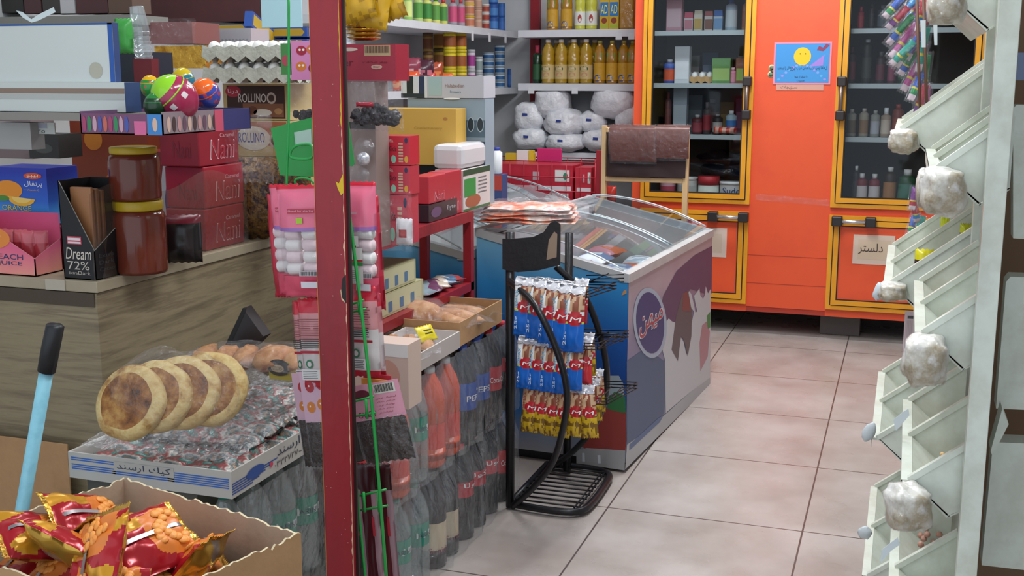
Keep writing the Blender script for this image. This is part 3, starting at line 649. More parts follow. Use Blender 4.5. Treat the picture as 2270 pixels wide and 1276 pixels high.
x0 = bis(lambda t: Q(t, 7.13, 1.74)[0]-1372, -3, 0)
carton('oil_can', 'plain amber oil jug beside the sunflower tins on the upper back shelf', 'jug', (x0, x0+.09, 7.13, 7.24, 1.735, 2.0), 'oil', None, bev=.01)
t = small_thing('bottle', 'dark green bottle with pink cap left of the golden oil bottles', 'bottle', (bis(lambda t: Q(t, 7.2, 1.41)[0]-1191, -3, 0), 7.2, 1.403), .03, .24, '#1d3a26/.25', '#c8405c', .2, '#2c5a38', (.1, .5), .45)
# sugar sacks
def sack(px, Y, lb, seed, k='sugar'):
    x0, y0, x1, y1 = px; c = P((x0+x1)/2, (y0+y1)/2, Y=Y); s = mpp(c); rx, rz_ = (x1-x0)/2*s*1.06, (y1-y0)/2*s*1.05
    t = thing('sugar_bag', lb, 'bag', (c.x, Y, c.z-rz_*.98), 0, 'white plastic sacks on the lower back shelf')
    m = MB(); n = 22; h = 14; vs = []; fs = []
    for i in range(h+1):
        for j in range(n):
            a = pi*i/h; bb = 2*pi*j/n; d = Vector((sin(a)*cos(bb), sin(a)*sin(bb), cos(a)))
            p_ = Vector([abs(q)**.75*(1 if q > 0 else -1) for q in d]); q = 1+.16*noise.noise(d*2.3+Vector((seed, 0, 0)))+.05*noise.noise(d*7+Vector((0, seed, 0)))
            vs.append((p_.x*rx*q, p_.y*min(rx, .12)*q, rz_+p_.z*rz_*q))
    for i in range(h):
        for j in range(n): fs.append((i*n+j, (i+1)*n+j, (i+1)*n+(j+1) % n, i*n+(j+1) % n))
    m.add(vs, fs, k, True); m.obj('sack_body', t)
    return t, rx, rz_
SK = [((1143,283,1216,330), 7.16, 'sack at the bottom left of the white sack pile', 1), ((1213,296,1297,334), 7.15, 'sack at the bottom middle of the white sack pile', 2), ((1293,288,1372,333), 7.17, 'sack at the bottom right of the white sack pile', 3),
 ((1143,228,1210,290), 7.18, 'sack at the left of the second row in the white sack pile', 4), ((1211,244,1292,302), 7.16, 'blue printed sack in the middle of the white sack pile', 5), ((1285,248,1345,292), 7.2, 'sack right of the blue printed one in the white pile', 6),
 ((1366,232,1425,290), 7.18, 'sack next to the fridge in the white sack pile', 7), ((1190,193,1264,262), 7.2, 'large round white sack on top left of the sack pile', 8), ((1315,192,1412,262), 7.2, 'large round translucent sack on top right of the sack pile', 9)]
for px, Y, lb, sd in SK:
    t, rx, rz_ = sack(px, Y, lb, sd)
    if sd < 7:
        m = MB(); m.add([(-.022, -.1, rz_*1.1), (.012, -.1, rz_*1.1), (.012, -.1, rz_*1.1+.014), (-.022, -.1, rz_*1.1+.016)], [(0,1,2,3)], '#2c3f8a')
        for v in range(len(m.v)): pass
        m.v = [Vector((v.x, -min(rx, .12)*1.03, v.z)) for v in m.v]; m.obj('blue_stamp', t)
# stock on the left wall shelves
def lrow(z, items, x=-2.58):
    for cx, w, hp, kind, body, lid, lab, words, rows in items:
        for r_ in range(rows):
            y = bis(lambda t: Q(x, t, z)[0]-cx, 3.5, 8); s = mpp(Vector((x, y, z))); r = w*s/2; h = hp*s
            lb = words if rows == 1 else words+[', bottom of its stack', ', second layer of its stack', ', third layer of its stack', ', fourth layer of its stack', ', fifth layer of its stack', ', topmost of its stack'][r_ if r_ < rows-1 else 5]
            small_thing(kind, lb, kind.replace('_', ' '), (x, y, z+.0005+r_*(h+.001)), r, h, body, lid, .16, lab, (.15, .7), .45 if kind == 'bottle' else 1)
Z1 = 1.739
lrow(Z1, [(904, 21, 60, 'bottle', '#9cc46a', '#3a8a3a', '#d8e48a', 'lime bottle at the left end of the upper left shelf', 1), (927, 21, 60, 'bottle', '#b8cf7a', '#3a8a3a', '#5a9a44', 'second lime bottle from the left on the upper left shelf', 1),
 (947, 20, 60, 'bottle', '#d8d874', '#3a8a3a', '#3f8a3c', 'third lime bottle from the left on the upper left shelf', 1), (966, 20, 58, 'bottle', '#dcd878', '#3a8a3a', '#5f9a44', 'fourth lime bottle from the left on the upper left shelf', 1), (983, 18, 56, 'bottle', '#d4d06a', '#c83a3a', '#4f8f3f', 'fifth lime bottle from the left on the upper left shelf', 1),
 (1004, 20, 60, 'bottle', '#a89aa4', '#c83a44', '#d0507a', 'grey detergent bottle with pink label, left one', 1), (1022, 18, 60, 'bottle', '#a89aa4', '#c83a44', '#d0507a', 'grey detergent bottle with pink label, right one', 1),
 (1041, 22, 26, 'jar', '#d8b8a0', '#e0b020', '#c87a5a', 'tan jar with yellow lid', 3), (1060, 17, 22, 'jar', '#d4b09a', '#c89a84', '#c89a84', 'peach coloured jar beside the yellow lid jars', 3), (1077, 16, 18, 'jar', '#c8a494', '#e6e2e0', '#a84434', 'small jar with white lid and red label', 3),
 (1094, 20, 28, 'package', '#2c5aa4', None, '#4a84c8', 'blue wrapped package on the upper left shelf', 3), (1112, 16, 30, 'package', '#2c62ac', None, '#3a6ab4', 'blue wrapped package near the corner', 2), (1130, 12, 48, 'bottle', '#2a2424', '#1a1a1a', '#c87a3c', 'black bottle with orange label near the corner', 1)])
Z2 = 1.373
lrow(Z2, [(950, 22, 40, 'tin_can', '#8a6a34', '#5a3a1c', '#6a3a1c', 'dim gold tin can', 3), (975, 26, 43, 'tin_can', '#b89430', '#5a4a1c', '#8a5a24', 'gold tin can with brown picture', 3)], -2.70)
lrow(Z2, [(998, 27, 42, 'tin_can', '#d9c324', '#c9b420', '#8a4a20', 'yellow tin can of the left stack', 3), (1022, 26, 42, 'tin_can', '#dcc828', '#c9b420', '#9a5424', 'yellow tin can of the right stack', 3), (1045, 18, 42, 'tin_can', '#cfc4d0', '#b0b0b4', '#a03a8a', 'white and purple tin can', 2),
 (1062, 16, 34, 'tin_can', '#c8ced0', '#a8aeb0', '#8a9a98', 'grey white tin can beside the purple cans', 2), (1083, 24, 15, 'tuna_tin', '#c8d4dc', '#8a98a4', '#2c5a8a', 'pale tuna tin in the left tuna stack', 5), (1108, 22, 15, 'tuna_tin', '#ccd8e0', '#8a98a4', '#2f5f90', 'pale tuna tin in the right tuna stack', 6), (1131, 15, 40, 'package', '#2c62b4', None, '#3a74c4', 'blue box at the end of the lower left shelf', 1)], -2.57)
def crisp(p, w, h, k1, k2, lb, seed, rz=.6):
    m = MB(); m.pillow(w, h, .05, lambda u, v, s: k1 if v > .68 or v < .15 else (k2 if noise.noise(Vector((u*4, v*4, seed))) > 0 else k1), seed, 10, 12, .06, .006)
    return m.obj('snack_bag', None, lb, 'snack bag', None, None, p, rz)
for i, (cx, cy, w, h, k1, k2, lb) in enumerate(((905, 130, .13, .17, '#8a3a4c/.25', '#c8a0a8/.25', 'dark pink snack bag at the left end of lower left shelf'), (935, 128, .13, .16, '#4a2434/.25', '#c06a78/.25', 'dark purple and pink snack bag on lower left shelf'), (958, 135, .12, .15, '#a84a30/.25', '#d87a44/.25', 'orange brown snack bag leaning on yellow cans'),
     (900, 152, .14, .10, '#d8562c/.25', '#e8a070/.25', 'bright orange snack bag in front of dark pink one'), (940, 158, .13, .09, '#c83c3a/.25', '#3a4aa0/.25', 'red and blue snack bag on lower left shelf'), (975, 155, .15, .09, '#dc6a34/.25', '#e0905a/.25', 'orange snack bag in front of the yellow cans'))):
    q = P(cx, cy, X=-2.50+.004*i); crisp((q.x, q.y, Z2+h/2+.001), w, h, k1, k2, lb, 10+i)
# ---------------- chest freezers ----------------
FRZ_P = Vector((-.919, 3.978, 0)); FRZ_R = radians(-3.9); FL_, FD = 1.315, .60
def freezer(name, label, loc, rz, L=FL_, D=FD, zf=.75, zb=.885, front='freezer_art_front', end='freezer_art_end', marks=None, sgn=1):
    """low side at x=0 (glass top curves up to the high back at x=-D), length along +y"""
    t = thing(name, label, 'freezer', loc, rz); zt = lambda x: zf+(zb-zf)*(-x/D)
    m = MB(); m.W = Tr(*loc, rz=rz); e = .045
    def slab(x0, x1, y0, y1, zlo, k):
        vs = [(x0,y0,zlo),(x1,y0,zlo),(x1,y1,zlo),(x0,y1,zlo),(x0,y0,zt(x0)-.03),(x1,y0,zt(x1)-.03),(x1,y1,zt(x1)-.03),(x0,y1,zt(x0)-.03)]
        fs = [(0,1,5,4),(1,2,6,5),(2,3,7,6),(3,0,4,7),(4,5,6,7),(3,2,1,0)]; m.add(vs, fs, k)
    slab(-D, 0, 0, e, .04, [end]*6); slab(-D, 0, L-e, L, .04, ['freezer_white']*6)
    slab(-e, 0, e, L-e, .04, [front]*6); slab(-D, -D+e, e, L-e, .04, ['freezer_white']*6)
    m.f and m.box(-D+e, -e, e, L-e, .04, .525, 'freezer_white')
    # the front panel runs over the whole length
    m.add([(0.001,0,.04),(0.001,L,.04),(0.001,L,zf-.03),(0.001,0,zf-.03)], [(0,1,2,3)], front)
    Fr = frame((.001,0,0),(0,1,0),(0,0,1)); Fe = frame((-D,-.001,0),(1,0,0),(0,0,1))
    if marks: marks(m, Fr, Fe, L, D, zf, zb)
    m.obj('body', t)
    r = MB()
    for (a, b_) in (((0,0),(0,L)),((-D,0),(-D,L))):
        x, z = a[0], zt(a[0]); r.box(x-.032 if x == 0 else x-.004, x+.006 if x == 0 else x+.03, -.004, L+.004, z-.032, z, 'freezer_white')
    for y in (0, L):
        y0, y1 = (y-.005, y+.03) if y == 0 else (y-.03, y+.005)
        vs = [(-D,y0,zb-.03),(0,y0,zf-.03),(0,y1,zf-.03),(-D,y1,zb-.03),(-D,y0,zb),(0,y0,zf),(0,y1,zf),(-D,y1,zb)]
        r.add(vs, [(0,1,5,4),(1,2,6,5),(2,3,7,6),(3,0,4,7),(4,5,6,7),(3,2,1,0)], '#c9cdd0/.3/.3')
    r.obj('rim', t)
    MB().box(-D+.03, -.03, .03, L-.03, 0, .04, '#1c1a1c').obj('plinth', t)
    arc = lambda u, lift: (-D+.02+(D-.045)*u, zt(-D+.02+(D-.045)*u)+.036*(1-(2*u-1)**2)+lift)
    for i, (a, b_) in enumerate(((.02, L*.53), (L*.49, L-.02))):
        g = MB(); g.sheet(lambda u, v: (arc(u, .002+.006*i)[0], a+(b_-a)*v, arc(u, .002+.006*i)[1]), 20, 1, 'lid_glass')
        lid = g.obj('lid', t)
        fr = MB(); pts = [arc(j/20, .004+.006*i) for j in range(21)]; yy = b_ if i == 0 else a
        fr.tube([(x, yy, z) for x, z in pts], .005, '#aeb9bd/.25/.2', 6); fr.obj('lid_edge', lid)
        MB().tube([(x, (a if i == 0 else b_), z) for x, z in pts], .0035, '#c3ccd0/.25/.2', 6).obj('lid_edge', lid)
    return t, zt
def frz_marks(m, Fr, Fe, L, D, zf, zb):
    p = lambda pts, k, o=.001: m.pxpoly(Fr, pts, k, o)
    # lower dark blue field, milk splash, figures, logo (traced on the front panel)
    p([(1389,800),(1432,770),(1472,800),(1475,880),(1472,915),(1430,960),(1389,990)], '#55627f')
    p([(1462,700),(1470,655),(1500,600),(1540,565),(1578,545),(1577,650),(1560,650),(1530,640),(1512,690),(1494,735),(1480,712)], '#6a4864', .0011)
    p([(1466,702),(1474,716),(1482,705),(1489,712),(1500,716),(1494,735),(1493,775),(1500,795),(1504,790),(1505,765),(1509,748),(1515,758),(1521,788),(1527,760),(1532,718),(1538,690),(1530,680),(1524,655),(1527,644),(1532,652),(1537,672),(1541,692),(1545,690),(1540,668),(1538,655),(1546,645),(1550,638),(1552,655),(1558,662),(1562,652),(1564,634),(1569,650),(1575,640),(1574,838),(1530,868),(1475,915),(1474,800),(1464,760)], '#c9c6c9', .0012)
    p([(1498,700),(1512,650),(1525,645),(1533,690),(1532,745),(1524,790),(1515,752),(1509,745),(1502,800),(1488,775),(1492,745)], '#6b5a5c', .0015)
    p([(1514,650),(1522,645),(1528,665),(1530,690),(1512,688)], '#8a4a48', .0018)
    p([(1556,720),(1566,712),(1573,735),(1568,790),(1552,822),(1550,760)], '#b8848a', .0016); p([(1566,700),(1574,690),(1574,725),(1568,728)], '#4f8a4a', .0017)
    p([(1389,985),(1432,955),(1530,868),(1574,836),(1574,852),(1385,1040)], '#b3b2b4', .0014)
    p([(1394,985),(1460,925),(1470,920),(1462,935),(1394,998)], '#5f6f92', .0018)
    cx, cy = 1440, 715
    def ell(rx, ry, k, o, tilt=.06):
        p([(cx+rx*cos(a)+tilt*ry*sin(a), cy+ry*sin(a)) for a in [2*pi*i/30 for i in range(30)]], k, o)
    ell(37, 78, '#aeb4c4', .0020); ell(31, 68, '#4a4272', .0024)
    q = []; G = (m.W @ Fr).inverted(); n = (m.W @ Fr).to_3x3() @ Vector((0,0,1)); o_ = (m.W @ Fr).translation
    def uv(x, y): d = ray(x, y); t_ = (o_-C0).dot(n)/d.dot(n); w = G @ (C0+d*t_); return w.x, w.y
    a = uv(1416, 758); b2 = uv(1468, 668)
    for (dx, dz, k, o2) in ((-.006,-.004,'#e3dde2',.003), (.006,.004,'#e3dde2',.003), (-.006,.004,'#e3dde2',.003), (.006,-.004,'#e3dde2',.003), (0,0,'#c0414c',.0036)):
        m.text(Fr, fa('میهن'), a[0]+dx, a[1]+dz+.01, b2[0]+dx, b2[1]+dz-.01, k, o2)
    # near end panel: strawberry, leaves, cream (printed)
    e = lambda pts, k, o=.001: m.pxpoly(Fe, pts, k, o)
    e([(1389,975),(1388,912),(1372,897),(1340,902),(1308,922),(1292,948),(1286,985),(1300,997),(1345,994),(1386,1000)], '#8a3430'); e([(1345,905),(1350,880),(1362,868),(1378,872),(1386,880),(1387,915),(1370,912)], '#2f6a3c', .0014)
    e([(1345,845),(1352,832),(1372,832),(1382,850),(1384,880),(1366,870),(1350,876)], '#8c9aa6', .0012)
    e([(1278,1000),(1300,992),(1330,994),(1386,998),(1385,1042),(1278,1026)], '#9a9a9c', .0012)
    e([(1291,1003),(1296,1003),(1297,1022),(1291,1022)], '#c9ced2', .0016); e([(1325,1008),(1331,1008),(1332,1026),(1326,1026)], '#c9ced2', .0016)
    e([(1389,640),(1389,650),(1378,655),(1382,645)], '#b98a5a', .0014)
frz, zt = freezer('chest_freezer', 'blue and purple chest freezer with curved glass lids in the aisle', FRZ_P, FRZ_R, marks=frz_marks)
freezer('chest_freezer', 'second blue chest freezer with curved glass lid behind the aisle one', (-1.84, 4.98, 0), FRZ_R, L=1.25, D=.6)
# bulk of the neighbouring freezer's end, seen between the rack posts
freezer('chest_freezer', 'blue freezer end seen under the red rack shelf', (-1.545, 3.97, 0), FRZ_R, L=.86, D=.50, zf=.80, zb=.90)
# frozen goods under the glass
RNG = random.Random(7); WF = Tr(*FRZ_P, rz=FRZ_R)
goods = []
cols = ['#c98a94','#d8d4da','#c86a44','#9aa4c8','#b8b0b8','#e2e4ea','#8a5a7a','#a8b4c0','#d8a060','#7a8ab0']
k_ = 0
for iy in range(7):
    for ix in range(3):
        c = cols[(iy*3+ix*7) % len(cols)]; c2 = cols[(iy*5+ix*3+4) % len(cols)]
        m = MB(); m.pillow(.15, .17, .06, lambda u, v, s: (c if v > .3 and not (.35 < v < .6 and .2 < u < .8) else c2)+'/.3', 40+k_, 8, 8, .08, .006, T=Tr(rx=-pi/2))
        w = WF @ Vector((-.13-.165*ix, .15+.165*iy, .56+.012*((ix+iy) % 3)+.03*ix))
        m.obj('frozen_bag', None, f'frozen food bag inside the aisle freezer, row {ordn(iy)} from near end, '+['front', 'middle', 'back'][ix]+' column', 'frozen food', 'frozen bags in the aisle freezer', None, w, FRZ_R+(k_ % 5-2)*.1); k_ += 1
for (px, py, c, lb) in ((1255, 950, 0, 0),)[:0]: pass
m = MB(); m.box(-.01, .01, -.012, .012, 0, .035, '#4a4c52/.3', .003)
m.obj('lid_handle', frz).location = (-.38, .70, zt(-.38)+.036)
# stack of orange packets lying on the freezer end
sp = thing('packet_stack', 'flat stack of orange and pink packets in clear bag lying on freezer glass', 'packet stack', (-1.345, 4.14, .905), radians(10))
for i in range(4):
    m = MB(); m.pillow(.37-.015*i, .26-.01*i, .022, lambda u, v, s: 'blob_orange', 60+i, 16, 10, .05, .008, T=Tr(0, 0, .008+.016*i, rx=-pi/2)); m.obj('packet', sp)
m = MB(); m.pillow(.44, .32, .09, lambda u, v, s: 'film', 66, 22, 16, .06, .02, T=Tr(.02, 0, .042, rx=-pi/2)); m.obj('clear_bag', sp)
# ---------------- black wire stand with hanging sachets ----------------
S0 = Vector((-1.10, 3.70, 0))
st = thing('snack_stand', 'black metal display stand with wire tiers beside the blue freezer', 'display stand', S0)
def w2(*p): return Vector(p)-S0
xa, xb, ya, yb = -1.205, -.945, 3.50, 3.90
b_ = MB(); b_.tube(smooth_path([w2(xa, ya, .02), w2(-1.06, 3.485, .02), w2(-.975, 3.50, .02), w2(xb, 3.57, .02), w2(xb, 3.80, .02), w2(-.96, 3.89, .02), w2(-1.03, 3.93, .02), w2(-1.20, 3.93, .02)], 5), .013, 'black_iron', 8)
b_.tube([w2(xa, ya, .02), w2(xa, 3.93, .02)], .012, 'black_iron', 8); b_.obj('base', st)
g_ = MB()
for i in range(10):
    y = 3.53+.04*i; g_.tube([w2(xa, y, .026), w2(-.965, y, .026)], .003, 'black_iron', 5)
for x in (-.985, -.972): g_.tube([w2(x, 3.52, .026), w2(x, 3.90, .026)], .003, 'black_iron', 5)
g_.obj('base_grid', st)
for x, y in ((-1.205, 3.50), (-1.12, 3.90)):
    MB().tube([w2(x, y, .01), w2(x, y, .95 if y < 3.6 else .90)], .015, 'black_iron', 10).obj('upright', st)
# header plate, curved bars
hp = MB(); F_ = frame(w2(-1.225, 3.485, .83), (1,.16,0), (0,0,1))
hp.prism([(0,.095),(0,0),(.05,-.008),(.12,0),(.19,.02),(.19,.15),(.175,.163),(.155,.155),(.135,.125),(.10,.108),(.03,.10),(.0,.10)], .008, 'black_iron', F_)
hp.poly(F_, [(.145,.035),(.178,.045),(.18,.12),(.17,.128),(.152,.10)], '#8f7a68', .0085); hp.obj('header_plate', st)
def bar(pts, nm='curved_bar'): MB().tube(smooth_path([w2(*p) for p in pts], 8), .011, 'black_iron', 9).obj(nm, st)
z_ = lambda px, py, y: tuple(P(px, py, Y=y))
bar([z_(1128, 622, 3.47), z_(1185, 675, 3.34), z_(1232, 770, 3.31), z_(1256, 860, 3.31), z_(1252, 930, 3.34), z_(1227, 1020, 3.39), z_(1182, 1080, 3.44), z_(1137, 1122, 3.50)])
bar([z_(1232, 590, 3.60), z_(1295, 655, 3.62), z_(1335, 760, 3.66), z_(1345, 860, 3.72), z_(1320, 940, 3.78), z_(1270, 1000, 3.84), z_(1215, 1040, 3.92)])
tiers = [(658, 3.42, (1150, 1292), 5), (770, 3.42, (1155, 1290), 5), (890, 3.44, (1170, 1305), 6)]
def tier_wires(px0, px1, py, y0, y1, n):
    m = MB()
    for k in range(3):
        a = P(px0, py-10+k*7, Y=y0); c = P(px1, py+k*7-4, Y=y0); d = c+Vector((.05, y1-y0, 0)); e = a+Vector((.0, y1-y0, 0))
        m.tube([a-S0, c-S0, d-S0, e-S0], .0022, 'black_iron', 5, closed=True)
    for i in range(n+1):
        q = P(px0+(px1-px0)*i/n, py, Y=y0)-S0; m.tube([q+Vector((0,0,.01)), q+Vector((0,.0,-.012)), q+Vector((.0,y1-y0,-.012))], .002, 'black_iron', 5)
    m.obj('wire_tier', st)
tier_wires(1143, 1300, 650, 3.43, 3.62, 6); tier_wires(1148, 1325, 765, 3.43, 3.64, 6); tier_wires(1165, 1345, 886, 3.44, 3.66, 7)
for k, (py, y) in enumerate(((610, 3.62), (740, 3.64))):
    m = MB()
    for i in range(3): q = P(1300, py+8*i, Y=y)-S0; m.tube([q, q+Vector((.13, -.01, .012))], .0022, 'black_iron', 5)
    m.tube([P(1290, py+22, Y=y)-S0, P(1350, py-5, Y=y)-S0], .002, 'black_iron', 5); m.obj('display_hook', st)
def sach(kind, R):
    w, h = (.056 if kind == 'blue' else .050), .155 if kind == 'blue' else .135
    base, low = ('#e8ecee/.3', '#1566c8/.25') if kind == 'blue' else ('#c9a07a/.3', '#c9a524/.25') if kind == 'gold' else ('#d8d0c8/.3', '#c8323a/.25')
    t = thing('snack_sachet', 'x', 'sachet')
    def kf(u, v, s):
        if v > .94: return '#d4d4da/.25/.5'
        if (u-.62)**2/.16+(v-.55)**2/.014 < 1: return '#b8202c/.3'
        if v < .47: return low if kind != 'gold' or noise.noise(Vector((u*6, v*9, 1))) > -.1 else '#7a5a1c/.3'
        if v < .50 and kind == 'blue': return '#b8d05a/.3'
        if u > .38 and v > .66: return '#8a4a30/.4' if noise.noise(Vector((u*4, v*9, 2))) > 0 else '#c9a888/.4'
        return base
    m = MB(); m.pillow(w, h, .028, kf, R, 14, 30, .05, .0035); m.obj('wrapper', t)
    F = frame((-w/2, -.0155, -h/2), (1,0,0), (0,0,1)); l = MB()
    l.text(F, 'M', .4*w, .50*h, .88*w, .58*h, '#f4f0f0', .0, slant=.3)
    l.text(frame((-w/2, -.0120, -h/2), (0,0,1), (-1,0,0)), 'IRMAX', .52*h, -.28*w, .86*h, -.10*w, '#3f9fc8' if kind == 'blue' else '#8a3430', 0)
    l.text(frame((-w/2, -.0120, -h/2), (0,0,1), (-1,0,0)), '25g', .12*h, -.28*w, .36*h, -.10*w, '#cfe4f4' if kind == 'blue' else '#6a4a10', 0)
    l.obj('lettering', t)
    c = MB(); c.sheet(lambda u, v: ((u-.5)*w, -.004+.02*v+.012*noise.noise(Vector((u*4, v*3, R))), h/2-.008+.045*v*(1-.5*v)+.008*noise.noise(Vector((u*5, v*4, R+3)))), 6, 6, '#d2d3da/.3/.35'); c.obj('torn_flap', t)
    return t
proto = {k: sach(k, i*3+1) for i, k in enumerate(('blue', 'gold', 'red'))}; used = set()
def hang(kind, px, py, Y, tilt, lb, ph, rz=0.0):
    q = P(px, py, Y=Y); h = .155 if kind == 'blue' else .135; s = ph*mpp(q)/h
    if kind not in used: used.add(kind); t = proto[kind]; t.location = q; t.rotation_euler = (radians(-6), radians(tilt), rz); t.scale = (s,)*3; t['label'] = lb
    else: t = dup(proto[kind], q, (radians(-6), radians(tilt), rz), lb, s)
    t['group'] = kind+' sachets on the black stand'
for i, (px, py) in enumerate(((1160, 684), (1188, 690), (1216, 698), (1243, 706), (1271, 712))): hang('blue', px, py, 3.40, 0, f'{ordn(i)} blue and white sachet from the left on the top tier of the stand', 118+i*5)
for i, (px, py) in enumerate(((1164, 808), (1190, 812), (1216, 816), (1243, 820), (1273, 812))): hang('blue', px, py, 3.41, 0, f'{ordn(i)} blue and white sachet from the left on the middle tier of the stand', 106)
hang('red', 1296, 805, 3.46, -2, 'red and white sachet at the right end of the middle tier', 95)
hang('red', 1287, 672, 3.50, 0, 'red edged sachet behind the last blue one on the top tier', 90)
for i, (px, py) in enumerate(((1176, 905), (1199, 908), (1224, 914), (1248, 917), (1274, 915), (1304, 918))): hang('gold', px, py, 3.42, [2,0,0,3,3,-8][i], f'{ordn(i)} gold and brown sachet from the left on the lowest tier of the stand', 106)
for i, (px, py, Y) in enumerate(((1170, 670, 3.50), (1200, 668, 3.52), (1230, 672, 3.52), (1260, 676, 3.52))): hang('blue', px, py, Y, 0, f'{ordn(i)} blue sachet in the second row behind the top tier sachets', 90)
for i, (px, py, Y) in enumerate(((1305, 790, 3.55), (1318, 890, 3.53), (1325, 870, 3.58))): hang('gold', px, py, Y, -6, ['gold sachet behind the red one on the middle tier', 'gold sachet at the right end of the lowest tier', 'hindmost gold sachet at the right end of the lowest tier'][i], 85)
for i, (px, py) in enumerate(((1180, 792), (1230, 800))): hang('gold', px, py, 3.52, 0, f'{["left","right"][i]} gold sachet hidden behind the middle tier blue ones', 80)
# ---------------- wooden frame with fruit leather slabs ----------------
FW = Vector((-1.25, 5.75, 0)); t = thing('wooden_stand', 'pale wooden frame stand holding fruit leather slabs behind the freezer', 'wooden stand', FW)
def wb(x0, x1, y0, y1, z0, z1, n, k='pine'): MB().box(x0-FW.x, x1-FW.x, y0-FW.y, y1-FW.y, z0, z1, k, .003).obj(n, t)
wb(-1.487, -1.463, 5.76, 5.80, 0, 1.20, 'leg'); wb(-1.063, -1.036, 5.76, 5.80, 0, 1.20, 'leg'); wb(-1.463, -1.063, 5.76, 5.79, .915, .94, 'rail'); wb(-1.463, -1.063, 5.76, 5.79, 1.165, 1.19, 'rail')
wb(-1.487, -1.036, 5.79, 5.80, .94, 1.20, 'backboard', '#5a3a30')
for i, (a, c, zt_, zb_, lb, k) in enumerate(((1350, 1452, 278, 356, 'smooth brown fruit leather slab draped on the left of wooden frame', 'fruit_leather'), (1453, 1530, 278, 350, 'glossy film wrapped fruit leather slab on the right of wooden frame', 'fruit_leather'))):
    A = P(a, zb_, Y=5.72); C = P(c, zt_, Y=5.72); w, h = C.x-A.x, C.z-A.z
    ob = thing('fruit_leather', lb, 'fruit leather', (A.x, 5.72, A.z))
    m = MB(); m.sheet(lambda u, v: (w*u+.012*(1-v)*(1 if i == 0 else -.3), -.012*sin(v*pi)-.02*v*(1-v)-.006+(.05*(v-.9)*10 if v > .9 else 0)*.8, h*v), 10, 20, k)
    m.sheet(lambda u, v: (w*u+.012*(1-v)*(1 if i == 0 else -.3), .006-.012*sin(v*pi)-.02*v*(1-v), h*v*.97), 10, 8, k); m.obj('slab', ob)
    m = MB(); m.sheet(lambda u, v: (-.004+(w+.008)*u+.012*(1-v)*(1 if i == 0 else -.3), -.012-.012*sin(v*pi)-.02*v*(1-v)+.006*noise.noise(Vector((u*8, v*9, i*5))), -.012+(h+.018)*v), 24, 24, 'film'); m.obj('film_wrap', ob)
A = P(1345, 390, Y=5.735); C = P(1520, 345, Y=5.735); m = MB()
m.sheet(lambda u, v: ((C.x-A.x)*u, .008*noise.noise(Vector((u*5, v*3, 1))), (C.z-A.z)*v), 20, 6, '#2a1214/.6'); ob = m.obj('fruit_leather', None, 'dark fruit leather sheet hanging below the two brown slabs', 'fruit leather', None, None, (A.x, 5.742, A.z))

for i, (px, py, w, h) in enumerate(((1342, 435, 22, 60),)):
    q = P(1352, 465, Y=6.46); s = mpp(q); crisp((q.x, 6.465, q.z+.06), .07, .16, '#b03024/.3', '#7a2018/.3', 'small red snack bag behind the left leg of the wooden frame', 90, 0)
# ---------------- red wire basket in front of the back shelves ----------------
BX = (-2.34, -1.66); BY = (6.30, 6.62); BZ = (.72, .968)
B0 = Vector((-2.0, 6.46, 0)); t = thing('wire_basket', 'red wire basket on red posts below the white sacks', 'basket', B0)
m = MB()
for z in (BZ[0], .80, .88, BZ[1]): m.tube([Vector((x, y, z))-B0 for x, y in ((BX[0],BY[0]),(BX[1],BY[0]),(BX[1],BY[1]),(BX[0],BY[1]))], .0035, '#b02a38/.35', 5, closed=True)
for i in range(9): x = BX[0]+(BX[1]-BX[0])*i/8; m.tube([Vector((x,BY[0],BZ[1]))-B0, Vector((x,BY[0],BZ[0]))-B0, Vector((x,BY[1],BZ[0]))-B0, Vector((x,BY[1],BZ[1]))-B0], .0028, '#b02a38/.35', 5)
m.obj('wire_frame', t)
for x, w in ((-1.655, .055), (-2.36, .02)):
    MB().box(x-B0.x, x+w-B0.x, BY[0]-B0.y, BY[0]+.05-B0.y, 0, 1.035, 'red_paint').obj('post', t)
MB().box(BX[0]-B0.x, BX[1]-B0.x, -.16, .16, .70, .716, 'red_paint').obj('floor_panel', t)
def m_red(mb, F, R_, w, d, h):
    mb.rect(F, .1*w, .34*h, .98*w, .46*h, '#e0d8dc'); mb.rect(F, .5*w, .6*h, .58*w, .82*h, '#b8a8ac'); mb.rect(F, .78*w, .58*h, .96*w, .88*h, '#dcdcd8'); mb.disc(F, .91*w, .72*h, .03*w, .09*h, '#3a8a6a', .001); mb.rect(F, .74*w, .1*h, .95*w, .28*h, '#d8d0d4')
carton('snack_carton', 'long red carton with white stripe inside the red wire basket', 'box', (-2.28, -1.80, 6.33, 6.55, .722, .945), '#bb2338/.4', m_red)
carton('snack_carton', 'short red carton at the right end inside the red wire basket', 'box', (-1.785, -1.69, 6.33, 6.55, .722, .935), '#c02a3c/.4', m_red)
for a, c, k, lb, zz in ((1145, 1172, '#e4e2e0', 'white carton standing in basket left of the pink box', 1.01), (1172, 1182, '#d8bc30', 'yellow carton edge between the white and pink boxes', 1.01)):
    x0 = P(a, 350, Y=6.56).x; x1 = P(c, 350, Y=6.56).x; carton('snack_carton', lb, 'box', (x0, x1-.002, 6.56, 6.60, .722, zz), k)
x0 = P(1176, 350, Y=6.48).x; x1 = P(1232, 350, Y=6.48).x; MB().box(-(x1-x0)/2, (x1-x0)/2, -.005, .005, 0, .30, '#c8286c/.4', .004).obj('snack_box', None, 'magenta box with rounded top standing in the red wire basket', 'box', None, None, ((x0+x1)/2, 6.605, .722))
MB().box(-.09, .09, -.02, .02, 0, .27, '#cdb02c/.4').obj('snack_box', None, 'yellow box standing at the left inside the red wire basket', 'box', None, None, (-2.2, 6.585, .722))
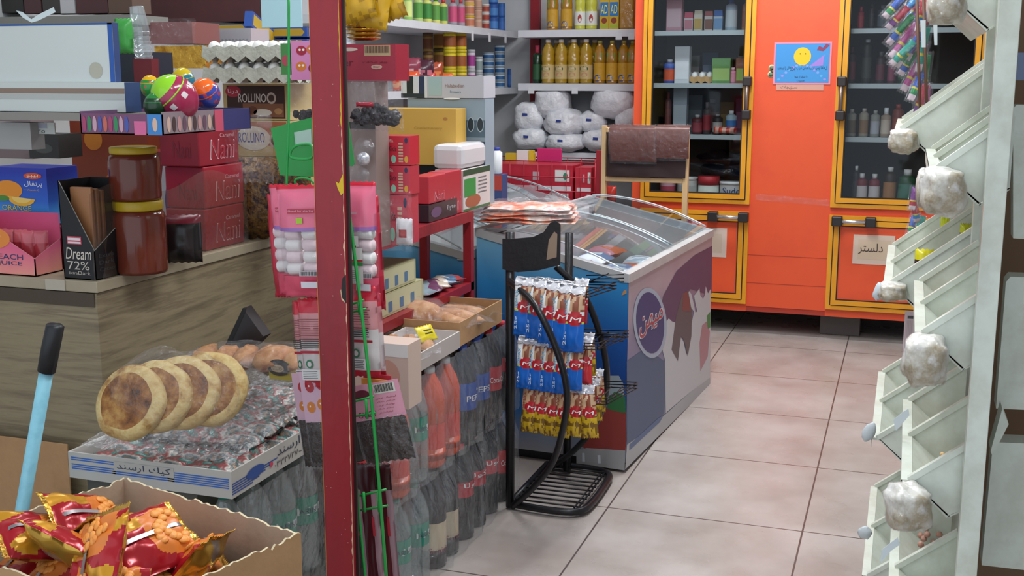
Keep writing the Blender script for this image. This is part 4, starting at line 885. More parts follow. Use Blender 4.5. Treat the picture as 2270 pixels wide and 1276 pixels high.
# ---------------- counter ----------------
CX, CY, CZ = -1.87, 2.30, .95
ct = thing('sales_counter', 'wood grain sales counter with pale edge band on the left', 'counter', (-2.2, 3.4, 0))
m = MB(Tr(2.2, -3.4, 0)); m.box(-2.90, CX-.006, CY+.004, 3.90, 0, CZ-.03, 'wood_counter'); m.obj('body', ct)
m = MB(Tr(2.2, -3.4, 0)); m.box(-2.94, CX, CY, 3.92, CZ-.028, CZ, 'counter_band', .002); m.obj('worktop', ct)
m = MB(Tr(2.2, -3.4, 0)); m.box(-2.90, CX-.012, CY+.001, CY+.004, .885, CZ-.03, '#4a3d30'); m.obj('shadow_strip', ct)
TOP = CZ+.0005
# wrapped red wafer cartons
def m_nani(mb, F, R_, w, d, h):
    for k, o, dx in (('#e8c8cc', .001, 0), ('#a82a3a', .0016, .003)):
        mb.text(R_, 'Nani', .26*d+dx, .14*h+dx, .86*d-dx, .62*h-dx, k, o, slant=.12)
    mb.text(R_, 'Caramel', .52*d, .66*h, .88*d, .76*h, '#d8a4ac', .001)
    mb.text(F, 'Nani', .35*w, .2*h, .8*w, .6*h, '#7a2030', .001)
nn = [box3((457, 558), 372, 543, 466, X=CX-.03)]
z = nn[0][5]
for i in range(3):
    e = list(nn[0]); hgt = nn[0][5]-nn[0][4]; e[4] = TOP+i*(hgt+.001); e[5] = e[4]+hgt; off = (.0, .006, -.012)[i]; e[2] += off; e[3] += off
    def ex(o, w, d, h, i=i):
        s = MB(); s.rect(fr_right(w/2, -d/2, 0), .12*d, .84*h, .88*d, .92*h, '#cfa9a4', .0012)
        if i == 2: s.obj('tape', o)
    carton('wafer_carton', ['bottom', 'middle', 'top'][i]+' red caramel wafer carton in the stack of three on the counter', 'carton', e, ['#a02334/.3', '#a32636/.3', '#8f1e2e/.35'][i], m_nani, 'red wafer cartons on the counter', .003, ex)
n3 = nn[0]; ztop = TOP+3*(n3[5]-n3[4]+.001)
# honey jars
def honey(p, r, h, lb):
    t = thing('honey_jar', lb, 'jar', p, 0, 'honey jars on the counter'); hb = h*.87
    MB().lathe([(r*.95, 0), (r, .008), (r, hb*.88), (r*.96, hb*.94), (r*.86, hb)], '#6a2f22/.15', 28).obj('glass_body', t)
    MB().lathe([(r*.9, hb), (r*.92, hb+.003), (r*.92, h-.002), (r*.88, h)], '#b99a1c/.4', 28).obj('lid', t); return t
q = P(306, 585, Y=2.45); s_ = mpp(q); r_ = 58*s_
honey((q.x, 2.45+r_*.2, TOP), r_, .1865, 'lower honey jar with yellow lid on the counter'); honey((q.x-.004, 2.45+r_*.2, TOP+.188), r_*.95, .135, 'upper honey jar with yellow lid stacked on the lower jar')
# dark bag, snack pouch and orange box behind the jars
m = MB(); m.pillow(.11, .13, .06, lambda u, v, s: ['#1a1618/.3', '#2c2426/.3', '#7a2030/.3'][2 if v > .85 else int(u*5) % 2], 5, 12, 12, .05, .004)
q = P(395, 550, Y=2.62); m.obj('black_pouch', None, 'black pouch standing between the honey jar and red cartons', 'pouch', None, None, (q.x+.01, 2.62, TOP+.066), .5)
def m_noodle(mb, F, R_, w, d, h):
    mb.poly(F, [(.72*w,.98*h),(.92*w,.98*h),(.80*w,.5*h),(.86*w,.05*h),(.66*w,.05*h),(.6*w,.5*h)], '#d8d8de'); mb.poly(F, [(.80*w,.9*h),(.88*w,.9*h),(.77*w,.5*h),(.80*w,.2*h),(.73*w,.2*h),(.69*w,.5*h)], '#2c4fa0', .001); mb.rect(F, .05*w, .0, .98*w, .1*h, '#2340a0', .0014)
q = P(372, 470, Y=2.85)
carton('noodle_box', 'red box with white and blue swirl behind the honey jar', 'box', (q.x-.16, q.x+.05, 2.86, 3.0, TOP, TOP+.28), '#8a2c2c/.4', m_noodle)
q = P(185, 420, Y=2.9)
def m_or(mb, F, R_, w, d, h): mb.disc(F, .3*w, .75*h, .12*w, .08*h, '#c87a2c'); mb.disc(F, .6*w, .4*h, .2*w, .12*h, '#d86a24')
carton('orange_carton', 'large dull orange carton at the back of the counter', 'carton', (q.x-.06, q.x+.22, 2.93, 3.15, TOP, TOP+.41), '#84351c/.5', m_or)
# open display boxes: dark chocolate, orange juice, peach juice
def open_display(name, lb, ext, k, edge='#c9ccd0', cut=.42, marksf=None, rz=0):
    """box with slanted cut-away side; contents visible"""
    x0, x1, y0, y1, z0, z1 = ext; w, d, h = x1-x0, y1-y0, z1-z0; c = ((x0+x1)/2, (y0+y1)/2, z0+.0005)
    t = thing(name, lb, 'display box', c, rz); th = .0025; m = MB(); m.W = Tr(*c, rz=rz)
    # front face: left side high, right side low (slanted)
    Ff = frame((-w/2, -d/2+th, 0), (1,0,0), (0,0,1)); m.prism([(0,0),(w,0),(w,cut*h),(.02*w,h),(0,h)], th, k, Ff, edge)
    m.box(-w/2, w/2, d/2-th, d/2, 0, h, k); m.box(-w/2, -w/2+th, -d/2, d/2, 0, h, k); m.box(-w/2, w/2, -d/2, d/2, 0, th, k)
    Fr_ = frame((w/2-th, -d/2, 0), (0,1,0), (0,0,1)); m.prism([(0,0),(d,0),(d,cut*h*1.9),(0,cut*h)], th, k, Fr_, edge)
    m.box(w/2-th-.001, w/2-th, -d/2+th, d/2-th, cut*h*.2, cut*h*.98, '#d8dcd8')
    if marksf: marksf(m, frame((-w/2, -d/2, 0), (1,0,0), (0,0,1)), fr_right(w/2, -d/2, 0), w, d, h)
    m.obj('box_body', t); return t, w, d, h, c
def m_dream(mb, F, R_, w, d, h):
    mb.text(F, 'Dream', .10*w, .205*h, .88*w, .325*h, '#d8ccc0', .001, slant=.15); mb.text(F, '72%', .14*w, .10*h, .82*w, .185*h, '#c9bfb4', .001)
    mb.text(F, 'Extra', .16*w, .05*h, .44*w, .08*h, '#b8aea4', .001); mb.text(F, 'Dark', .46*w, .05*h, .84*w, .085*h, '#c9bfb4', .001)
    mb.rect(F, .18*w, .36*h, .62*w, .44*h, '#c8485c', .001); mb.rect(F, .2*w, .40*h, .60*w, .425*h, '#e8d8dc', .0014); mb.rect(F, .2*w, .368*h, .60*w, .386*h, '#e8d8dc', .0014)
    mb.rect(F, .85*w, 0, w, .02*h, '#15161a', .001)
    for i, tx in enumerate(('Extra', 'Dark', 'Cacao')): mb.text(R_, tx, .12*d, (.22-.07*i)*h, .6*d, (.26-.07*i)*h, '#4a4a4c', .001)
de = box3((213, 612), 146, 268, 395, Y=CY+.015)
de = (de[0]-.005, de[1], de[2], de[2]+.12, TOP, TOP+.245)
t, w, d, h, c = open_display('chocolate_display', 'black open display box of dark chocolate bars lettered 72% on the counter corner', de, 'dream_black', '#b8bcb8', .30, m_dream)
for i in range(3):
    MB().box(-w*.36+.002*i, w*.30, -d*.30+i*.02, -d*.30+i*.02+.012, .01, h*(.93-.02*i), ['#a8734c/.4','#94613e/.4','#8a5838/.4'][i], .003).obj('chocolate_bar', None, ['front', 'middle', 'back'][i]+' brown wrapped chocolate bar in the black display box', 'chocolate bar', 'chocolate bars in the display box', None, c)
def m_oj(mb, F, R_, w, d, h):
    mb.disc(F, .30*w, .60*h, .26*w, .17*h, '#e8922c', .001); mb.disc(F, .54*w, .47*h, .24*w, .15*h, '#eeb43a', .0014, a0=pi*.95, a1=pi*1.95); mb.disc(F, .54*w, .47*h, .17*w, .10*h, '#f2d070', .0018, a0=pi*.95, a1=pi*1.95)
    mb.disc(F, .2*w, .45*h, .12*w, .05*h, '#4a8a3a', .0016)
    mb.disc(F, .76*w, .86*h, .16*w, .055*h, '#d8552c', .0012); mb.text(F, fa('بیبو'), .66*w, .83*h, .86*w, .89*h, '#f4e8e0', .0016)
    mb.text(F, fa('پرتقال'), .60*w, .66*h, .92*w, .77*h, '#e8ecf4', .001); mb.text(F, '+ Vitamin C', .6*w, .60*h, .86*w, .63*h, '#e0b040', .001)
    mb.text(F, 'ORANGE', .18*w, .24*h, .70*w, .33*h, '#e8c83a', .0014); mb.text(F, 'JUICE', .26*w, .14*h, .66*w, .23*h, '#e8c83a', .0014)
oj = box3((95, 478), -20, 120, 336, Y=2.50)
q0 = P(0, 478, Y=2.42).x; q1 = P(97, 478, Y=2.42).x
pj = box3((80, 606), -60, 152, 470, Y=CY+.02)
carton('juice_box', 'blue orange juice box with orange slices at the left edge of the counter', 'juice box', (q0-.04, q1, 2.44, 2.56, TOP+.112, TOP+.262), 'blue_box', m_oj, bev=.001)
carton('juice_box', 'plain red tray box under the blue orange juice box', 'box', (q0-.04, q1+.05, 2.44, 2.62, TOP, TOP+.11), '#8a2430/.4')
def m_pj(mb, F, R_, w, d, h):
    mb.disc(F, .42*w, .62*h, .22*w, .17*h, '#e88a3c', .0014); mb.disc(F, .40*w, .66*h, .10*w, .07*h, '#f0b070', .0018)
    mb.text(F, 'PEACH', .36*w, .27*h, .82*w, .36*h, '#20386a', .001); mb.text(F, 'JUICE', .42*w, .15*h, .80*w, .24*h, '#20386a', .001)
qa = P(-55, 600, Y=CY+.02).x; qb = P(84, 600, Y=CY+.02).x
t, w, d, h, c = open_display('juice_display', 'pink open display box of peach juice sachets at the left end of counter', (qa, qb, CY+.012, CY+.112, TOP, TOP+.150), 'pink_box', '#c8848a', .30, m_pj)
for i in range(6):
    m = MB(); m.pillow(.035, .105, .014, lambda u, v, s: '#b03a44/.25' if (v < .75) else '#c8606a/.25', 20+i, 6, 10, .05, .002)
    m.obj('juice_sachet', None, f'{ordn(i)} red juice sachet from the left in the pink display box', 'sachet', 'juice sachets in the pink display box', None, (c[0]-w/2+.022+i*(w-.04)/5, c[1]-.012+.01*(i % 2), TOP+.058), .5)
carton('price_block', 'small white card block under the counter display boxes', 'card', (P(100, 600, Y=CY).x, P(143, 600, Y=CY).x, CY-.003, CY-.001, CZ-.028, CZ), '#b7ae9c')
# clear plastic sheet draped over the goods along the counter edge
m = MB(); L0 = 2.31; L1 = 3.02
m.sheet(lambda u, v: (CX-.014+.004*noise.noise(Vector((u*6, v*3, 0))), L0+(L1-L0)*u, TOP+(.215+.02*sin(u*11))*v), 30, 4, 'sheet')
m.sheet(lambda u, v: (CX-.014-.30*v, L0+(L1-L0)*u*(1-.1*v), TOP+.215+.02*sin(u*11)+.012*sin(v*9+u*7)), 24, 8, 'sheet') if False else None
m.obj('plastic_sheet', None, 'clear plastic sheet standing along the counter edge in front of goods', 'plastic sheet')
# bag with dark wafers, boxes behind the red cartons
m = MB(); m.pillow(.30, .25, .10, lambda u, v, s: 'dark_paper', 8, 16, 20, .04, .012)
m.obj('wafer_bag', None, 'large glossy bag of dark wrapped wafers right of the red cartons', 'bag', None, None, (P(590, 440, Y=3.12).x, 3.10, TOP+.127), .35)
m = MB(); m.pillow(.17, .20, .09, lambda u, v, s: 'film', 9, 16, 16, .06, .012); ob = m.obj('clear_bag', None, 'crinkled clear bag on top of the dark wafer bag', 'bag', None, None, (P(565, 330, Y=3.05).x, 2.99, 1.235), .4)
def m_rol(mb, F, R_, w, d, h):
    mb.rect(F, .06*w, .04*h, .94*w, .94*h, '#3a2018'); mb.rect(F, .3*w, .08*h, .92*w, .45*h, '#8a5a3c', .0009); mb.disc(F, .16*w, .78*h, .12*w, .16*h, '#b8283c', .0014); mb.text(F, fa('درنا'), .08*w, .70*h, .24*w, .85*h, '#f0e0e4', .002)
    mb.text(F, 'ROLLINO', .24*w, .48*h, .66*w, .72*h, '#e4dcd0', .0018); mb.disc(F, .74*w, .60*h, .07*w, .16*h, '#c8b8a8', .0014); mb.disc(F, .74*w, .60*h, .045*w, .1*h, '#4a2c20', .0018)
    mb.disc(F, .60*w, .2*h, .14*w, .1*h, '#e0d8c8', .0016); mb.disc(F, .84*w, .24*h, .06*w, .09*h, '#b88a5a', .0016); mb.disc(F, .45*w, .26*h, .07*w, .12*h, '#6a3c24', .0016)
def m_rol2(mb, F, R_, w, d, h):
    mb.rect(F, .02*w, .3*h, .94*w, .96*h, '#b06a48', .0008); mb.disc(F, .36*w, .5*h, .3*w, .34*h, '#d8ccb8', .0012); mb.text(F, 'ROLLINO', .1*w, .38*h, .56*w, .66*h, '#3a4a9a', .0016); mb.disc(F, .72*w, .44*h, .08*w, .2*h, '#c0a890', .0014); mb.disc(F, .72*w, .44*h, .05*w, .12*h, '#6a4a34', .0018)
ra = P(497, 265, Y=3.2); rb = P(642, 265, Y=3.2); rtop = P(570, 185, Y=3.2).z; h_ = rtop-ra.z
for i in range(5):
    zt1 = rtop-i*(h_+.001); zb1 = max(TOP, zt1-h_)
    if zt1-zb1 < .02: break
    carton('roll_cake_box', ['topmost brown roll cake box under the egg trays', 'second roll cake box with blue lettering below the topmost', 'third roll cake box from the top', 'fourth roll cake box from the top', 'lowest roll cake box on the counter'][i], 'box', (ra.x+(.03 if i else 0), rb.x, 3.2, 3.42, zb1, zt1), '#c8b078/.5', m_rol if i == 0 else m_rol2, 'brown roll cake boxes')
# candy box with figures holding surprise eggs
pe = box3((362, 300), 120, 556, 262, Z=max(1.27, ztop))
PZ = ztop+.002
P0 = P(362, 300, Z=PZ); pw = P0.x-P(180, 300, Y=P0.y).x; pd = bis(lambda t: Q(P0.x, t, PZ)[0]-556, P0.y, P0.y+3)-P0.y
t = thing('candy_tray', 'low printed candy tray holding the surprise eggs above the red cartons', 'tray', (P0.x-pw/2, P0.y+pd/2, PZ)); hh = .052; m = MB()
m.box(-pw/2, pw/2, -pd/2, -pd/2+.003, 0, hh*.9, '#7a4a6a/.4'); m.box(pw/2-.003, pw/2, -pd/2, pd/2, 0, hh, '#8a7a80/.4'); m.box(-pw/2, pw/2, pd/2-.003, pd/2, 0, hh, '#3a3468/.4'); m.box(-pw/2, -pw/2+.003, -pd/2, pd/2, 0, hh, '#6a4a6a/.4'); m.box(-pw/2, pw/2, -pd/2, pd/2, 0, .003, '#6a5a6a')
F = fr_front(-pw/2, -pd/2, 0); R_ = fr_right(pw/2, -pd/2, 0)
m.rect(F, .82*pw, 0, .99*pw, .9*hh, '#3f86c8'); m.disc(F, .91*pw, .45*hh, .03*pw, .3*hh, '#e0b8a0', .001); m.rect(F, .66*pw, 0, .8*pw, .6*hh, '#d86a9a')
for i in range(9): m.disc(F, (.05+.065*i)*pw, .45*hh, .025*pw, .35*hh, ['#a8446a','#3a8a5a','#c8a0b0','#4a5aa8','#c86a5a'][i % 5], .001)
for i in range(10): m.disc(R_, (.06+.055*i)*pd, .45*hh, .02*pd, .34*hh, ['#c8a898','#4a3434','#b88a8a','#6a4a5a'][i % 4], .001)
m.rect(R_, .66*pd, 0, .99*pd, hh, '#34346a', .0012); m.rect(R_, .56*pd, 0, .66*pd, hh, '#c8506a', .0012); m.obj('tray_body', t)
def surprise(px, py, rpx, Y, top, low, lb, tilt=(0,0), art=()):
    q = P(px, py, Y=Y); r = rpx*mpp(q); m = MB(); RT = Euler((radians(tilt[0]), radians(tilt[1]), 0)).to_matrix().to_4x4()
    m.ball((0,0,0), (r, r, r*1.16), low, 24, RT, kf=lambda a, b_: top if a > .35 else (art[int(b_*24+a*9) % len(art)] if art and (int(b_*24)+int((a+1)*6)) % 3 == 0 else low))
    m.lathe([(r*.955, r*.30), (r*.985, r*.33), (r*.955, r*.37)], top, 24, RT, cap=False)
    return m.obj('surprise_egg', None, lb, 'plastic egg', 'plastic surprise eggs in the candy tray', None, q)
ey = P0.y
surprise(388, 216, 48, ey+.10, '#8fd02c/.12', '#a02c50/.15', 'large plastic egg with lime green cap and dark pink base', (38, -34), ('#d8d0d0/.2', '#a02c50/.15', '#a02c50/.15'))
surprise(456, 208, 32, ey+.22, '#ee6a24/.12', '#3a4aa8/.15', 'plastic egg with orange cap and blue base at the right', (42, 4), ('#b83a4a/.15', '#3a4aa8/.15'))
surprise(406, 180, 26, ey+.30, '#c8b020/.15', '#2c7a90/.15', 'plastic egg with yellow cap and teal base at the back', (15, 0), ('#2c7a90/.15',))
surprise(333, 192, 22, ey+.13, '#d8a818/.12', '#2c8a3a/.15', 'plastic egg with yellow cap and green base at the left', (0, 0), ('#a85a3a/.2', '#2c8a3a/.15'))
surprise(345, 235, 26, ey+.06, '#2c7a3a/.15', '#1c3a24/.2', 'dark green plastic egg beside the large pink one', (0, 0))
# egg trays on the roll cake boxes
ea = P(425, 180, Y=3.05); eb = P(625, 180, Y=3.05); er = (eb.x-ea.x)/6/2.15; ez = rtop+.002
def put_tray(z, lbl, first=None):
    t, w, d = eggs_tray('egg_tray', lbl, ((ea.x+eb.x)/2, 3.22, z), 6, 4, er)
    global eggp
    for a in range(6):
        for b_ in range(4):
            l = (t.location.x+(a+.5)/6*w-w/2, t.location.y+(b_+.5)/4*d-d/2, z+er*1.55)
            if eggp is None:
                eggp = egg_obj(er*.86, 'egg', 'white egg in one of the two stacked trays on the counter', 'white eggs in the stacked trays'); eggp.location = l
            else: dup(eggp, l)
eggp = None
put_tray(ez, 'lower grey pulp egg tray full of white eggs'); put_tray(ez+er*2.65, 'upper grey pulp egg tray full of white eggs')
# boxes around the eggs
def pxbox(name, lb, cat, a, Y, dep, k, marks=None, bev=0, z0=None, rz=0):
    A = P(a[0], a[3], Y=Y); C = P(a[2], a[1], Y=Y); return carton(name, lb, cat, (A.x, C.x, Y, Y+dep, A.z if z0 is None else z0, C.z), k, marks, bev=bev, rz=rz)
pxbox('gold_box', 'shiny gold foil box behind the surprise eggs', 'box', (345, 100, 455, 152), 3.30, .16, 'gold_foil')
pxbox('clear_lid_box', 'clear wrapped pinkish box on top of the gold box', 'box', (318, 48, 425, 98), 3.30, .16, '#8a5a58/.3')
m = MB(); A = P(312, 104, Y=3.27); C = P(430, 40, Y=3.27); m.sheet(lambda u, v: ((C.x-A.x)*u, .012*noise.noise(Vector((u*5, v*4, 2))), (C.z-A.z)*v), 20, 12, 'film'); m.obj('film_wrap', None, 'loose clear film hanging over the pinkish box', 'film', None, None, (A.x, 3.275, A.z))
def m_sil(mb, F, R_, w, d, h):
    for i in range(16):
        for j in range(5): mb.disc(F, (.03+.06*i+.03*(j % 2))*w, (.1+.11*j)*h, .018*w, .035*h, '#8f94a0', .001, 6)
pxbox('silver_box', 'silver patterned box with dotted side behind the eggs', 'box', (430, 62, 556, 118), 3.55, .12, '#c6c9d2/.22/.3', m_sil)
def m_by(mb, F, R_, w, d, h):
    for G, L_ in ((F, w), (R_, d)): mb.poly(G, [(.06*L_,.12*h),(.9*L_,.12*h),(.96*L_,.5*h),(.9*L_,.88*h),(.06*L_,.88*h)], '#b8962c')
for i, (a, Y, z) in enumerate((((470, 52, 545, 72), 3.75, None), ((560, 60, 680, 84), 3.80, None), ((570, 86, 680, 110), 3.80, None))):
    pxbox('biscuit_box', ['left', 'upper right', 'lower right'][i]+' blue box with yellow panels behind the silver box', 'box', a, Y, .25, '#2c52a0/.4', m_by)
m = MB(); A = P(540, 58, Y=3.6); m.box(0, .03, 0, .30, 0, .055, '#2c52a0/.4'); m.poly(fr_right(.03, 0, 0), [(.01,.008),(.28,.008),(.29,.027),(.28,.047),(.01,.047)], '#b8962c'); m.obj('biscuit_box', None, 'long blue and yellow box pointing away above the silver box', 'box', None, None, A, (radians(-18), 0, radians(8)))
# white cartons at upper left with cups and sachets
WY = 2.36
wl = P(-30, 182, Y=WY); wr = P(250, 182, Y=WY); wt = P(250, 50, Y=WY); w2_ = P(285, 250, Y=WY); w3 = P(312, 270, Y=WY)
pxbox('carton_stand', 'grey cardboard box supporting the white cartons at the left edge', 'box', (-40, 272, 66, 330), WY+.03, .05, '#a5a4a2/.7', z0=None)
def m_wc(mb, F, R_, w, d, h):
    mb.rect(F, 0, .97*h, w, h, '#2c5aa0'); mb.rect(F, .965*w, 0, w, h, '#2c5aa8'); mb.rect(R_, 0, 0, d, h, '#1f3a6e')
    mb.disc(F, .86*w, .2*h, .05*w, .14*h, '#b9b6a4', .0009)
carton('open_carton', 'upper white carton with blue edges at the top left', 'carton', (wl.x, wr.x+.008, WY, WY+.022, w2_.z+(wl.z-w2_.z)*.98+.001, wt.z), '#d3d9d6/.6', m_wc, bev=0)
def m_wc2(mb, F, R_, w, d, h):
    mb.rect(F, 0, .62*h, w, .80*h, '#8f7a6c'); mb.rect(F, 0, .42*h, w, .6*h, '#b8bab6'); mb.rect(R_, 0, 0, d, h, '#26406a')
carton('open_carton', 'lower white carton with flap lines at the top left', 'carton', (wl.x, w2_.x, WY-.01, WY+.05, w2_.z, wl.z), '#cfd5d2/.6', m_wc2)
carton('card_sheet', 'thin grey card sheet under the white cartons', 'card', (wl.x, w3.x, WY-.02, WY+.10, w3.z, w2_.z-.001), '#8f8a84/.7')
pxbox('price_card', 'small white price card standing under the white cartons', 'price card', (68, 272, 120, 297), WY+.06, .004, '#c8ccc6', lambda mb, F, R_, w, d, h: (mb.rect(F, .1*w, .5*h, .7*w, .95*h, '#a8a8b8'), mb.text(F, '٢٥', .3*w, .08*h, .6*w, .4*h, '#3a3a3a', .001)))
m = MB(); A = P(12, 60, Y=2.33); m.add([(0,0,.0),(.02,0,-.004),(.045,0,-.022),(.07,0,-.01),(.115,0,.006),(.12,0,-.006),(.065,0,-.026),(.045,0,-.03),(.02,0,-.018)], [(0,1,8),(1,2,7,8),(2,3,6,7),(3,4,5,6)], '#d6e2e2'); m.v = [Vector((v.x, v.y, v.z+.028)) for v in m.v]
m.obj('torn_paper', None, 'scrap of torn white paper on top of the white carton', 'paper', None, None, (A.x, WY+.01, wt.z+.006))
m = MB(); m.pillow(.05, .085, .04, lambda u, v, s: '#3f9a44/.3', 31, 8, 10, .05, .004); q = P(275, 80, Y=2.45); m.obj('green_pouch', None, 'bright green pouch beside the white carton', 'pouch', None, None, (q.x, q.y, q.z))
m = MB()
for i in range(9): m.lathe([(.019, .012*i), (.0235, .012*i+.011), (.0235, .012*i+.013)], 'cup', 16, cap=(i == 8))
q = P(325, 168, Y=2.5); m.lathe([(.0235, .11), (.0175, .17), (.0175, .172)], 'cup', 16)
m.obj('cup_stack', None, 'stack of clear plastic cups beside the green pouch', 'cups', None, None, q, (0, radians(-6), 0))
pxbox('maroon_pouch', 'dark red angular pouch below the stacked plastic cups', 'pouch', (298, 130, 335, 185), 2.47, .03, '#6a1c26/.4')
pxbox('navy_box', 'dark navy box behind the right end of white cartons', 'box', (262, 115, 322, 255), 2.62, .12, '#1c2434/.4')
# shelves high on the left wall behind the counter
pxbox('wall_rack', 'dark red wooden rack high on left wall behind the counter', 'rack', (292, -90, 575, 52), 3.75, .2, 'dark_shelf')
pxbox('wall_rack_board', 'grey board at the very top left of wall', 'shelf', (-60, 32, 290, 60), 3.2, .2, '#7f807a/.7')
for i, (a, c, k) in enumerate(((-50, 45, '#2a2826'), (55, 85, '#4a2f30'), (96, 128, '#3a3634'), (135, 160, '#b8b6b8'), (170, 235, '#4a2a2c'), (240, 288, '#5a4438'))):
    pxbox('spice_box', ['black', 'maroon', 'charcoal', 'pale grey', 'dark red', 'brown'][i]+' box on the grey board at top left', 'box', (a, -70, c, 30.5), 3.24, .1, k+'/.6')
pxbox('picture_box', 'dark box with faint picture behind the orange juice box', 'box', (66, 298, 128, 350), 2.72, .1, '#2c2c2a/.5', lambda mb, F, R_, w, d, h: mb.disc(F, .5*w, .4*h, .3*w, .2*h, '#4a4c48'))
pxbox('pink_carton', 'dull pink carton at the far left behind the juice boxes', 'carton', (-30, 255, 66, 350), 2.80, .1, '#7a6a6c/.6')
# light blue card hanging at the top beside the red post
A = P(580, 62, Y=2.42); C = P(667, -40, Y=2.42); MB().box(0, C.x-A.x, 0, .003, 0, C.z-A.z, '#a9cfd6/.4', .001).obj('hanging_card', None, 'pale blue card hanging at the top left of the red post', 'card', None, None, A)
# ---------------- red post in the foreground ----------------
PY = 2.05; xl, xr = P(704, 638, Y=PY).x, P(768, 638, Y=PY).x
t = thing('rack_post', 'tall chipped dark red post standing in the foreground left of centre', 'post', ((xl+xr)/2, PY, 0)); w = xr-xl
m = MB(); m.box(-w/2, w/2, 0, .022, 0, 2.2, 'red_paint'); F = fr_front(-w/2, 0, 0); R = random.Random(5)
def chips(u_at, n, z0, z1, k, wd, off=.0008):
    zs = [z0+(z1-z0)*i/n for i in range(n+1)]
    for a, c in zip(zs, zs[1:]):
        d1 = wd*(.35+abs(noise.noise(Vector((a*40, 1, 0))))*2.2); d2 = wd*(.35+abs(noise.noise(Vector((c*40, 1, 0))))*2.2)
        m.poly(F, [(u_at, a), (u_at+.001, a), (u_at+.001, c), (u_at-0, c)] if u_at < .01 else [(u_at-d1, a), (u_at, a), (u_at, c), (u_at-d2, c)], k, off)
chips(w, 260, .15, 2.1, '#d8b896', .0026); chips(w, 60, 1.35, 1.75, '#c9a02c', .0032, .001); chips(.0, 100, .2, 2.1, '#c9843c', .001)
zc = P(755, 415, Y=PY).z
m.poly(F, [(w, zc+.028), (w-.004, zc+.02), (w-.010, zc+.008), (w-.017, zc+.012), (w-.013, zc-.002), (w-.006, zc-.016), (w, zc-.01)], '#d8b41c', .0014)
zc = P(760, 640, Y=PY).z; m.poly(F, [(w, zc+.03), (w-.008, zc+.022), (w-.011, zc), (w-.010, zc-.018), (w-.004, zc-.024), (w, zc-.03)], '#1c0f10', .0014)
m.poly(F, [(w-.004, zc-.024), (w-.010, zc-.018), (w-.0115, zc), (w-.013, zc-.004), (w-.011, zc-.022), (w-.004, zc-.028)], '#d8b896', .0016)
for i in range(16): a, z = R.uniform(.1, .9)*w, R.uniform(.35, 1.5); m.disc(F, a, z, .0008, .0012, '#d8b8b0', .001, 6)
m.obj('front_board', t); MB().box(w/2, w/2+.006, .010, .016, 0, 2.2, '#2c1c1c/.5').obj('angle_iron', t)
# ---------------- green wire hanger with packs ----------------
GY = 2.16; G0 = Vector((-1.15, GY+.02, 0)); t = thing('wire_hanger', 'green wire hanging rack behind the red post carrying candy packs', 'hanging rack', G0)
g = lambda x, y, Y=GY: P(x, y, Y=Y)-G0
def wire(pts, r=.0028, nm='wire', sm=True, closed=False): return MB().tube(smooth_path(pts, 5, closed) if sm else pts, r, '#1f9a44/.35', 7, closed).obj(nm, t)
wire([g(640, -20), g(640, 250), g(638, 330), g(636, 428), g(650, 438), g(697, 441), g(700, 400), g(696, 330)])
wire([g(655, 408), g(655, 398), g(670, 394), g(688, 398), g(696, 408)], .0025, 'hook')
wire([g(767, 420, 2.085), g(790, 600, 2.085), g(812, 780, 2.085), g(834, 1000, 2.085), g(858, 1300, 2.085)], .0036, 'wire')
wire([g(787, 1050, 2.085), g(797, 1150, 2.085), g(812, 1300, 2.085)], .0032, 'wire')
for (a, c, y0, y1) in ((778, 801, 676, 692), (783, 822, 890, 905), (806, 850, 1096, 1112)):
    z1 = 38 if y0 > 800 else 22
    for dx in (0, .6): wire([g(a+(c-a)*dx*1.2, y0-6, 2.09), g(a+(c-a)*dx*1.2+3, y0+z1, 2.09)], .003, 'hook', False)
    wire([g(a-8, y0+2, 2.10), g(c+6, y0-12, 2.10)], .0024, 'hook', False); wire([g(a-6, y0+z1-4, 2.10), g(c+10, y0+z1-14, 2.10)], .0024, 'hook', False)
wire([g(645, 335), g(660, 322), g(690, 322), g(690, 350), g(648, 350)], .003, 'hook', True, True)
def plate(pts, Y, lb, marks=None):
    q = [P(x, y, Y=Y) for x, y in pts]; o = q[0]; m = MB(); F = frame((0,0,0),(1,0,0),(0,0,1)); m.prism([(v.x-o.x, v.z-o.z) for v in q], .002, '#18903a/.35', F)
    if marks: marks(m, F)
    return m.obj('green_board', None, lb, 'clipboard', None, None, o)
def m_pl(m, F): m.poly(F, [(.058,-.008),(.10,.0),(.10,-.033),(.061,-.040)], '#a8c4b8', .003)
plate([(601, 284), (700, 258), (706, 392), (622, 388)], 2.22, 'green plastic board hanging left of the red post', m_pl)
plate([(745, 250), (772, 262), (787, 362), (783, 368), (745, 366)], 2.22, 'green plastic board showing right of the red post')
def m_marsh(R, flip=False):
    def kf(u, v, s):
        if v > .955: return '#c8283c/.3'
        if v > .62: return '#e0708c/.3'
        if v > .605: return '#9a6ab0/.3'
        if v > .20: return 'film'
        return '#d8506c/.3'
    return kf
